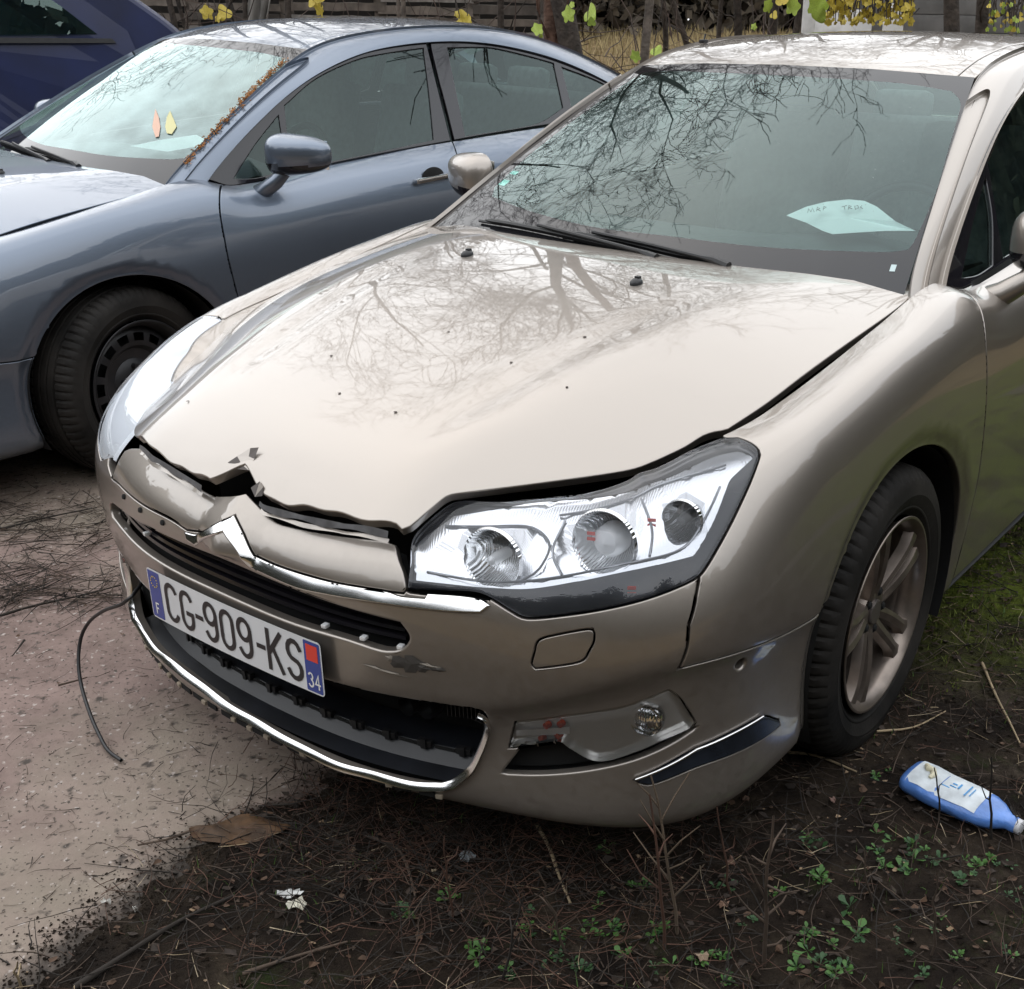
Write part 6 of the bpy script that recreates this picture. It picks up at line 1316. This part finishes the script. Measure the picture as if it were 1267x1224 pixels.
# standing dead stems
def dead_plant(px,py,tip,label,branches,r=.0035,m=T1,h=None):
    b=at(px,py,.0); y=b.y; root=empty('dead_stem',(b.x,b.y,gz(b.x,b.y)-.01)); tag(root,label,'dead plant')
    def w(x_,y_,dy=0): p=aty(x_,y_,y+dy); return np.array([p.x-b.x,p.y-b.y,p.z])
    q=np.random.default_rng(int(px)); main=[w(px,py)]
    n=6
    for k in range(1,n+1): t=k/n; main.append(w(px+(tip[0]-px)*t+q.normal(0,2.2),py+(tip[1]-py)*t,-.02*t))
    paths=[(np.array(main),np.linspace(r,r*.45,n+1))]
    for t,dx,dy in branches:
        i=min(int(t*n),n-1); s0=main[i]+(main[i+1]-main[i])*(t*n-i); X=px+(tip[0]-px)*t; Y=py+(tip[1]-py)*t; e=w(X+dx,Y+dy,q.uniform(-.05,.05)); mid=(s0+e)/2+q.normal(0,.006,3); paths.append((np.array([s0,mid,e]),[r*.6,r*.45,r*.25]))
    V,F=tubes_np(paths,5); obj('stem',fastmesh('stem',V,F,m),root)
dead_plant(838,1162,(811,962),'tall dead stem standing against the corner strip of the bumper',[(.25,40,-40),(.35,-45,-60),(.5,42,-38),(.6,-30,-50),(.72,35,-60),(.42,30,-15),(.8,-28,-30)],.0034,mat('tan_stem',(.13,.095,.065),.85,noise=(9,.4)))
dead_plant(822,1180,(806,985),'second dead stem close left of the tallest one',[(.4,-40,-50),(.6,20,-30),(.75,-20,-25)],.0035,T2)
dead_plant(945,1200,(955,1010),'branched dead stem in the middle of the bare soil',[(.15,25,-12),(.3,-40,-40),(.42,40,-18),(.45,-28,-55),(.55,35,10),(.68,-22,-12),(.75,20,-38),(.35,28,-32)],.0045,T1)
dead_plant(905,1110,(886,998),'thin slanting dead stem left of the branched one',[(.5,14,-20)],.0028,T2)
dead_plant(1150,1190,(1158,1085),'dead stem below the blue bottle',[(.4,-16,-30),(.7,14,-22),(.5,20,-8)],.003,T1)
dead_plant(1165,1028,(1158,950),'dark stem standing in front of the bottle label',[(.6,5,-12)],.0028,T4)
dead_plant(1226,1045,(1226,940),'dark straight stem in front of the neck of the bottle',[(.5,-12,-16)],.0034,T4)
dead_plant(702,1185,(668,1080),'dead stem right of centre near the bottom of the picture',[(.3,26,-24),(.55,-22,-20),(.7,20,-30),(.4,-24,-35)],.003,T1)
dead_plant(560,1150,(548,1040),'fine reddish dead stem in the brown mat',[(.3,20,-24),(.5,-22,-30),(.7,16,-20)],.0025,T2)
dead_plant(1080,1120,(1062,1040),'thin brown stem on bare soil left of the bottle',[(.4,16,-20),(.6,-14,-16)],.0025,T1)
dead_plant(25,1222,(18,1185),'short pale stub of stem at the bottom left',[(.5,4,-5)],.003,T3)
dead_plant(620,1222,(646,1120),'dark forked stem at the bottom edge',[(.4,24,-24),(.6,-16,-30)],.003,T4)
# green weeds
GW=[mat('weed_green',(.05,.13,.022),.6,noise=(20,.3)),mat('weed_dark_green',(.025,.07,.02),.6,noise=(20,.3)),mat('grass_green',(.06,.12,.02),.6,noise=(20,.3))]
def weed_mesh(seed,m,n=9,s=1.0):
    r=random.Random(seed); V=[];F=[]
    for k in range(n):
        a=2*math.pi*k/n*1.6+r.uniform(-.3,.3); L=s*r.uniform(.5,1.0); el=r.uniform(.15,.9); w=L*r.uniform(.16,.24); d=Vector((math.cos(a)*math.cos(el),math.sin(a)*math.cos(el),math.sin(el))); sd=Vector((-math.sin(a),math.cos(a),0)); b=len(V)
        V+=[Vector((0,0,0)),d*L*.35+sd*w*.25,d*L*.35-sd*w*.25,d*L*.68+sd*w+Vector((0,0,.02*L)),d*L*.68-sd*w+Vector((0,0,.02*L)),d*L*.88+sd*w*.7-Vector((0,0,.05*L)),d*L*.88-sd*w*.7-Vector((0,0,.05*L)),d*L-Vector((0,0,.1*L))]
        F+=[(b,b+1,b+2),(b+1,b+3,b+4,b+2),(b+3,b+5,b+6,b+4),(b+5,b+7,b+6)]
    return mesh('weed',V,F,True,(m,))
WM=[weed_mesh(i,GW[i%2],(5,7,9,12,16,6,8,11,4,14)[i],(1,.8,1.2,.9,.7,1.3,1,.8,1.5,.6)[i]) for i in range(10)]
rw=random.Random(44)
wl='small green weeds growing on the soil'
spots=[(1010,1190),(1040,1200),(1130,1195),(1180,1190),(1242,1185),(890,1103),(890,1188),(1005,1165),(1022,1170),(870,1190),(1000,1050),(1010,1058),(1095,1045),(1075,1060),(1130,1052),(1105,1078),(1115,1080),(1135,1062),(1092,965),(985,1195),(1020,1210),(655,1150),(645,1165),(690,1165),(740,1120),(730,1160),(760,1150),(770,1185),(715,1200),(560,1120),(630,1215),(820,1205),(810,1160),(960,1105),(1010,1100),(1040,1135),(1200,1080),(1215,1085),(1235,1080),(1165,1150),(1150,1215),(1100,1165),(1060,1165),(925,1145),(905,1215),(795,1110),(500,1140),(1190,1100),(1160,1075),(745,1060),(1250,1120),(590,1190),(680,1195)]
for k,(px,py) in enumerate(spots):
    for j in range(rw.choice((2,3,3,4))):
        w=at(px+rw.uniform(-12,12),py+rw.uniform(-9,9),0); o=obj('weed',WM[rw.randrange(10)]); o.location=(w.x,w.y,gz(w.x,w.y)); s_=rw.uniform(.011,.027); o.scale=(s_,s_,s_); o.rotation_euler=(rw.uniform(-.3,.3),rw.uniform(-.3,.3),rw.uniform(0,6.28)); tag(o,'small green weed with rounded leaves on the dark soil','weed',wl)
n=2600; xy=soilpts(n); k=fbm(xy[:,0],xy[:,1],31,4,5.0)>.05; xy=xy[k]
blades('fine_grass',xy[:,0],xy[:,1],np.maximum(soilz(xy[:,0],xy[:,1]),0),g2.uniform(.008,.03,len(xy)),GW[2],.8,.0011)
# moss cushions and short grass right of the beige car
n=14000; x=g2.uniform(.75,2.5,n); y=g2.uniform(2.35,4.6,n); k=(fbm(x,y,17,4,4.0)>-.15); x,y=x[k],y[k]
blades('moss_and_grass',x,y,np.maximum(soilz(x,y),0),g2.uniform(.006,.022,len(x)),mat('moss',(.11,.135,.02),.9,noise=(9,.4)),.9,.0022)
# ------------------------------------------------------------------ cable, bottle, wrapper, leaves, papers
RUBB=mat('black_rubber_cable',(.012,.012,.013),.45)
cpts=[((163,738),.34),((150,748),.31),((128,756),.26),((110,770),.20),((100,790),.15),((97,820),.10),((101,850),.06),((112,885),.03),((124,912),.014),((134,929),.008),((150,941),.008)]
Q=[np.array(at(p[0],p[1],z)) for p,z in cpts]
p0=MA@Vector((-.56,-.86,.33)); Q=[np.array(p0)]+Q; Q=smooth_poly(Q,.02,80,closed=False); V,F=tubes_np([(Q,np.full(len(Q),.0042))],8); tag(obj('cable',fastmesh('cable',V,F,RUBB)),'black cable hanging from the end of the bumper to the concrete','cable')
def bottle():
    a=at(1122,966,.02); b=at(1257,1032,.02); ax=(b-a); L=ax.length; root=empty('plastic_bottle',(a.x,a.y,gz(a.x,a.y)),math.atan2(ax.y,ax.x)); tag(root,'flattened blue plastic bottle with a white label lying on the soil','bottle')
    BL=mat('blue_plastic',(.085,.20,.52),.35,coat=.3,noise=(14,.35,8),bump=(35,.8,.006)); secs=[(0,.030,.012),(.006,.040,.020),(.02,.045,.025),(.08,.048,.026),(.12,.047,.024),(.16,.046,.024),(.20,.042,.023),(.225,.034,.020),(.243,.022,.016),(.252,.016,.014),(.262,.0155,.0145),(.27,.0155,.0145),(.272,.010,.01)]
    sc=L/.272; n=28; V=[];F=[]; rq=random.Random(3)
    def ring(x,w,h): return [(x*sc,(1+rq.uniform(-.03,.03))*w*math.copysign(abs(math.cos(q))**.8,math.cos(q))*(1.05 if w>.03 else 1)*1.12,.024+h*math.copysign(abs(math.sin(q))**.8,math.sin(q))-(.005*math.exp(-((x-.10)/.03)**2) if math.sin(q)>.3 else 0)) for q in [2*math.pi*k/n for k in range(n)]]
    for x,w,h in secs: V+=ring(x,w,h)
    for i in range(len(secs)-1):
        for k in range(n): F.append((i*n+k,i*n+(k+1)%n,(i+1)*n+(k+1)%n,(i+1)*n+k))
    F.append(tuple(range(n))[::-1]); F.append(tuple((len(secs)-1)*n+k for k in range(n)))
    me=mesh('body',V,F,True,(BL,)); sharp(me,50); obj('body',me,root)
    # label wraps the upper side
    V=[];F=[]; xs=[.018,.05,.09,.13,.165,.19]; m_=9
    for i,x in enumerate(xs):
        w=np.interp(x,[s[0] for s in secs],[s[1] for s in secs]); h=np.interp(x,[s[0] for s in secs],[s[2] for s in secs])
        for k in range(m_):
            q=math.radians(38+104*k/(m_-1)+ (6 if i in(0,5) and k in(0,8) else 0)); V.append((x*sc,w*1.12*1.05*math.copysign(abs(math.cos(q))**.8,math.cos(q)),.0252+h*abs(math.sin(q))**.8-.005*math.exp(-((x-.10)/.03)**2)))
    for i in range(len(xs)-1):
        for k in range(m_-1): F.append((i*m_+k,i*m_+k+1,(i+1)*m_+k+1,(i+1)*m_+k))
    LB=mat('white_label',(.62,.67,.70),.4,noise=(30,.22,8),bump=(40,.4,.003)); lb=obj('label',mesh('label',V,F,True,(LB,)),root)
    mb=MB()
    for (x,y_,dx,dy) in ((.150,.0,.003,.040),(.160,.0,.002,.030),(.115,.006,.010,.004),(.115,-.004,.014,.003),(.128,.004,.004,.018),(.10,-.012,.02,.003)): mb.box((x*sc,y_,.0512-.004*math.exp(-((x-.10)/.03)**2)-abs(y_)*.06),(dx,dy,.0006))
    obj_=mb.build('label_print',mat('label_blue',(.06,.3,.62),.4),root,smooth=False)
    mb=MB(); mb.tube([(.035*sc,.018,.051),(.045*sc,.008,.054),(.055*sc,.010,.052),(.065*sc,-.002,.053),(.062*sc,-.016,.051)],[.006,.008,.008,.007,.004],10); mb.build('label_picture',mat('cream_print',(.66,.62,.45),.5),root)
    mb=MB(); mb.lathe([(.012,0),(.016,.002),(.016,.012),(.012,.014),(0,.014)],20,Matrix.Translation((.268*sc,0,.024))@Matrix.Rotation(math.pi/2,4,'Y')); mb.build('cap_ring',mat('torn_white_cap',(.6,.6,.62),.4),root)
bottle()
# torn white wrapper in two pieces
def scrap(px,py,w,h,label,m,seed,cat='litter',nm='wrapper',zo=.006):
    c=at(px,py,.01); r=random.Random(seed); V=[(c.x,c.y,gz(c.x,c.y)+zo+.006)]; k=14
    for i in range(k):
        a=2*math.pi*i/k; f=r.uniform(.72,1.12); V.append((c.x+w*f*math.cos(a),c.y+h*f*math.sin(a),gz(c.x,c.y)+zo+r.uniform(-.003,.010)))
    o=obj(nm,mesh(nm,V,[(0,1+i,1+(i+1)%k) for i in range(k)],False,(m,))); o.modifiers.new('s','SOLIDIFY').thickness=.0008; tag(o,label,cat); return o
WR=mat('white_plastic_film',(.66,.66,.64),.35,noise=(60,.25))
scrap(360,1110,.024,.012,'torn white wrapper with dark scribbles on the soil',WR,2); scrap(369,1126,.020,.015,'folded cream scrap touching the torn white wrapper',mat('cream_film',(.66,.63,.52),.4,noise=(40,.2)),4)
scrap(578,1062,.018,.016,'crumpled clear plastic shard among the dead stems',mat('cloudy_plastic',(.20,.22,.23),.15,coat=.5),6)
scrap(537,1083,.006,.003,'tiny cream leaf fragment beside the bent brown stick',mat('cream_leaf',(.6,.5,.35),.6),8,'leaf','leaf_fragment')
scrap(131,1115,.010,.006,'small pale stone chip on the concrete at the bottom left',mat('pale_stone',(.5,.48,.44),.8),10,'stone','stone_chip'); scrap(167,1124,.005,.004,'smaller stone chip to the right of the pale one',mat('pale_stone',(.5,.48,.44),.8),12,'stone','stone_chip')
scrap(895,1125,.012,.008,'dry tan leaf on the bare soil',mat('tan_leaf',(.20,.12,.08),.8),14,'leaf','dry_leaf'); scrap(905,1068,.010,.010,'small brown curled leaf left of the branched stem',mat('brown_leaf2',(.15,.085,.06),.8),15,'leaf','dry_leaf'); scrap(1030,992,.008,.010,'little pinkish-brown leaf above the weeds',mat('brown_leaf3',(.17,.10,.08),.8),16,'leaf','dry_leaf'); scrap(868,1188,.014,.010,'pale broken leaf near the bottom of the picture',mat('pale_leaf',(.26,.19,.13),.8),17,'leaf','dry_leaf')
# large rotting brown leaf with its stalk
c=at(298,1026,.01); V=[];F=[]; k=16; nn=5; LW=mat('rotting_leaf',(.075,.038,.015),.7,noise=(22,.6,8),bump=(30,.8,.006))
for i in range(k+1):
    t=i/k; w=.042*math.sin(math.pi*min(t*1.02,1))**.55*(1-.15*math.sin(t*9)); 
    for j in range(nn): s_=(j/(nn-1)*2-1); V.append((c.x-.10+.20*t,c.y-.012+s_*w+.02*t,gz(c.x,c.y)+.008+.010*(1-s_*s_)+.004*math.sin(t*11+s_*3)))
for i in range(k):
    for j in range(nn-1): F.append((i*nn+j,i*nn+j+1,(i+1)*nn+j+1,(i+1)*nn+j))
root=empty('large_leaf',(0,0,0)); tag(root,'large rotting brown leaf with a stalk on the edge of the concrete','leaf'); obj('leaf_blade',mesh('leaf_blade',V,F,True,(LW,)),root); mb=MB(); mb.tube([(c.x-.10,c.y-.012,.012),(c.x-.14,c.y-.035,.008),(c.x-.19,c.y-.05,.006)],[.003,.0025,.002],6); mb.build('leaf_stalk',T1,root)
# papers on the dashboards
def carpt(M,px,py,zc):
    Mi=M.inverted(); o=Mi@CAMP; d=(Mi.to_3x3()@raydir(px,py)); return o+d*((zc-o.z)/d.z)
def paper(M,poly,label,zf,marks=()):
    P=[carpt(M,px,py,z) for (px,py),z in zip(poly,zf)]; c=sum(P,Vector())/len(P); k=len(P)
    V=[tuple(M@c)]+[tuple(M@p) for p in P]; o=obj('paper_sheet',mesh('paper_sheet',V,[(0,1+i,1+(i+1)%k) for i in range(k)],False,(PAPER,))); o.modifiers.new('s','SOLIDIFY').thickness=.0006
    tag(o,label,'paper')
    if marks:
        root=o; mb=MB()
        for pts in marks:
            mb.tube([M@(carpt(M,px,py,1.056)+Vector((0,-.004,.006))) for px,py in pts],.0009,4)
        m_=mb.build('handwriting',PLATEK,None); m_.parent=o
paper(MA,[(973,267),(998,256),(1022,250),(1050,247),(1070,249),(1085,256),(1108,274),(1133,286),(1095,286),(1060,288),(1030,290),(1018,286),(998,276)],'white paper on the beige dashboard in front of the steering wheel',[1.036,1.05,1.060,1.064,1.066,1.062,1.048,1.030,1.028,1.026,1.024,1.024,1.028],
  [[(1000,266),(1001,261),(1004,265),(1006,260),(1008,265)],[(1011,264),(1012,259),(1015,261),(1012,262),(1016,264)],[(1019,263),(1020,258),(1023,259),(1020,261)],[(1042,259),(1048,257),(1045,258),(1046,262)],[(1050,262),(1051,257),(1054,258),(1051,260),(1055,261)],[(1058,258),(1062,257),(1063,260),(1059,262),(1058,258)],[(1067,257),(1065,259),(1068,261)]])
paper(MBm,[(161,181),(200,173),(243,167),(258,175),(252,180),(207,188)],'white paper on the dashboard of the blue-grey car',[1.015,1.03,1.04,1.03,1.02,1.0])
# two leaf reflections made as coloured shapes, and a line of fallen needles, on the blue-grey windscreen
def onws(M,q,t,o=.003): return M@wp_(q,t,o)
def wp_(q,t,o):
    P=wsh(np.array([q]),np.array([t]))[0]; e=1e-2; a=wsh(np.array([q+e]),np.array([t]))[0]-P; b_=wsh(np.array([q]),np.array([t+e]))[0]-P; n=np.cross(a,b_); n/=np.linalg.norm(n); return Vector(P+n*o)
def ws_pick(M,px,py):
    Mi=M.inverted(); o=np.array(Mi@CAMP); d=np.array(Mi.to_3x3()@raydir(px,py)); g=np.array([.3,.4])
    e1=np.cross(d,[0,0,1]); e1/=np.linalg.norm(e1); e2=np.cross(d,e1)
    for _ in range(40):
        F_=lambda g:(lambda X:np.array([(X-o)@e1,(X-o)@e2]))(wsh(g[:1],g[1:])[0]); r=F_(g); h=1e-4; J=np.stack([(F_(g+[h,0])-r)/h,(F_(g+[0,h])-r)/h],1); g=g+np.clip(np.linalg.solve(J,-r),-.1,.1)
    return g
for (pts,col,lab) in (([(189,158),(191,146),(193,136),(197,146),(199,158),(197,170),(193,171)],(.60,.38,.28),'small pinkish leaf reflection drawn on the blue-grey windscreen'),([(205,158),(207,146),(211,138),(216,150),(219,158),(213,167),(207,166)],(.55,.52,.26),'small yellowish leaf reflection drawn on the blue-grey windscreen')):
    V=[onws(MBm,*ws_pick(MBm,x,y)) for x,y in pts]; o=obj('leaf_reflection',mesh('leaf_reflection',V,[tuple(range(len(V)))],False,(mat('leaf_%d'%int(col[1]*100),col,.6),))); o.modifiers.new('s','SOLIDIFY').thickness=.0006; tag(o,lab,'leaf')
NE=mat('orange_needles',(.34,.14,.035),.8,noise=(30,.5)); ga=ws_pick(MBm,352,76); gb=ws_pick(MBm,272,158); gc=ws_pick(MBm,226,208); paths=[]
for k in range(520):
    t=rg.uniform(0,1)**.9; g=ga+(gb-ga)*min(t*1.6,1) if t<.625 else gb+(gc-gb)*(t-.625)/.375
    if t>.6 and rg.uniform()<.6: continue
    q_,t_=g[0]+rg.normal(0,.012),g[1]+rg.normal(0,.014); a=rg.uniform(0,6.28); l=rg.uniform(.01,.02); s=onws(MBm,q_,t_,.002+abs(rg.normal(0,.003))); e=onws(MBm,q_+l*math.cos(a),t_+l*math.sin(a)*.9,.003+abs(rg.normal(0,.003))); paths.append((np.array([np.array(s),(np.array(s)+np.array(e))/2+[0,0,.002],np.array(e)]),[.0016,.0022,.001]))
V,F=tubes_np(paths,3); tag(obj('needle_litter_on_glass',fastmesh('needle_litter_on_glass',V,F,NE)),kind='stuff')
# rain drops on the glass and hood of the beige car
DW=mat('water_drop',(.18,.22,.22),.05,coat=1); V=[];F=[]; base=[(0,0,.5)]+[(math.cos(a),math.sin(a),.0) for a in np.linspace(0,2*math.pi,7)[:-1]]
for k in range(110):
    q_,t_=rg.uniform(-.5,.85),rg.uniform(.15,.8); P=np.array(wp_(q_,t_,.0003)); e=1e-3; a=wsh(np.array([q_+e]),np.array([t_]))[0]-wsh(np.array([q_]),np.array([t_]))[0]; a/=np.linalg.norm(a); b=wsh(np.array([q_]),np.array([t_+e]))[0]-wsh(np.array([q_]),np.array([t_]))[0]; b/=np.linalg.norm(b); n_=np.cross(a,b); s=rg.uniform(.0006,.0014); b0=len(V)
    for u,v,w in base: V.append(MA@Vector(P+(a*u+b*v+n_*w)*s))
    F+=[(b0,b0+i,b0+i%6+1) for i in range(1,7)]
tag(obj('rain_drops',mesh('rain_drops',V,F,True,(DW,))),kind='stuff')
# ------------------------------------------------------------------ unseen foliage belt behind and beside the camera, added to darken the car sides
LEAFD=mat('dark_foliage',(.022,.028,.012),.8,noise=(1.2,.6))
def leafcloud(name,pts,size,m,rs):
    n=len(pts); A=rs.normal(0,1,(n,3)); A/=np.linalg.norm(A,axis=1)[:,None]; B=np.cross(A,rs.normal(0,1,(n,3))); B/=np.linalg.norm(B,axis=1)[:,None]; s=size*rs.uniform(.6,1.4,(n,1))
    V=np.stack([pts+A*s,pts+B*s*.6,pts-A*s,pts-B*s*.6],1).reshape(-1,3); F=np.arange(4*n).reshape(-1,4); return fastmesh(name,V,F,m,False)
rs=np.random.default_rng(77); P=[]
def belt_pts(x0,y0,x1,y1,n,h):
    t=rs.uniform(0,1,n); x=x0+(x1-x0)*t; y=y0+(y1-y0)*t; L=math.hypot(x1-x0,y1-y0); hh=h*(1+.18*np.sin(t*L*.9)+.12*np.sin(t*L*2.3+1)+.08*np.sin(t*L*5.1)); z=hh*rs.uniform(0,1,n)**.8; o=rs.normal(0,.7,(n,2))*(1-.5*z/hh)[:,None]
    return np.stack([x+o[:,0],y+o[:,1],z],1)
P=np.concatenate([belt_pts(-18,-8,18,-8,22000,7.0),belt_pts(13,-9,13,14,16000,6.2),belt_pts(-16,-9,-18,20,12000,5.0)])
P2=P[rs.permutation(len(P))[:16000]].copy(); P2[:,2]*=.86
tag(obj('unseen_foliage_belt',leafcloud('unseen_foliage_belt',P,.24,LEAFD,rs)),kind='stuff'); tag(obj('unseen_foliage_core',leafcloud('unseen_foliage_core',P2,.75,LEAFD,rs)),kind='stuff')
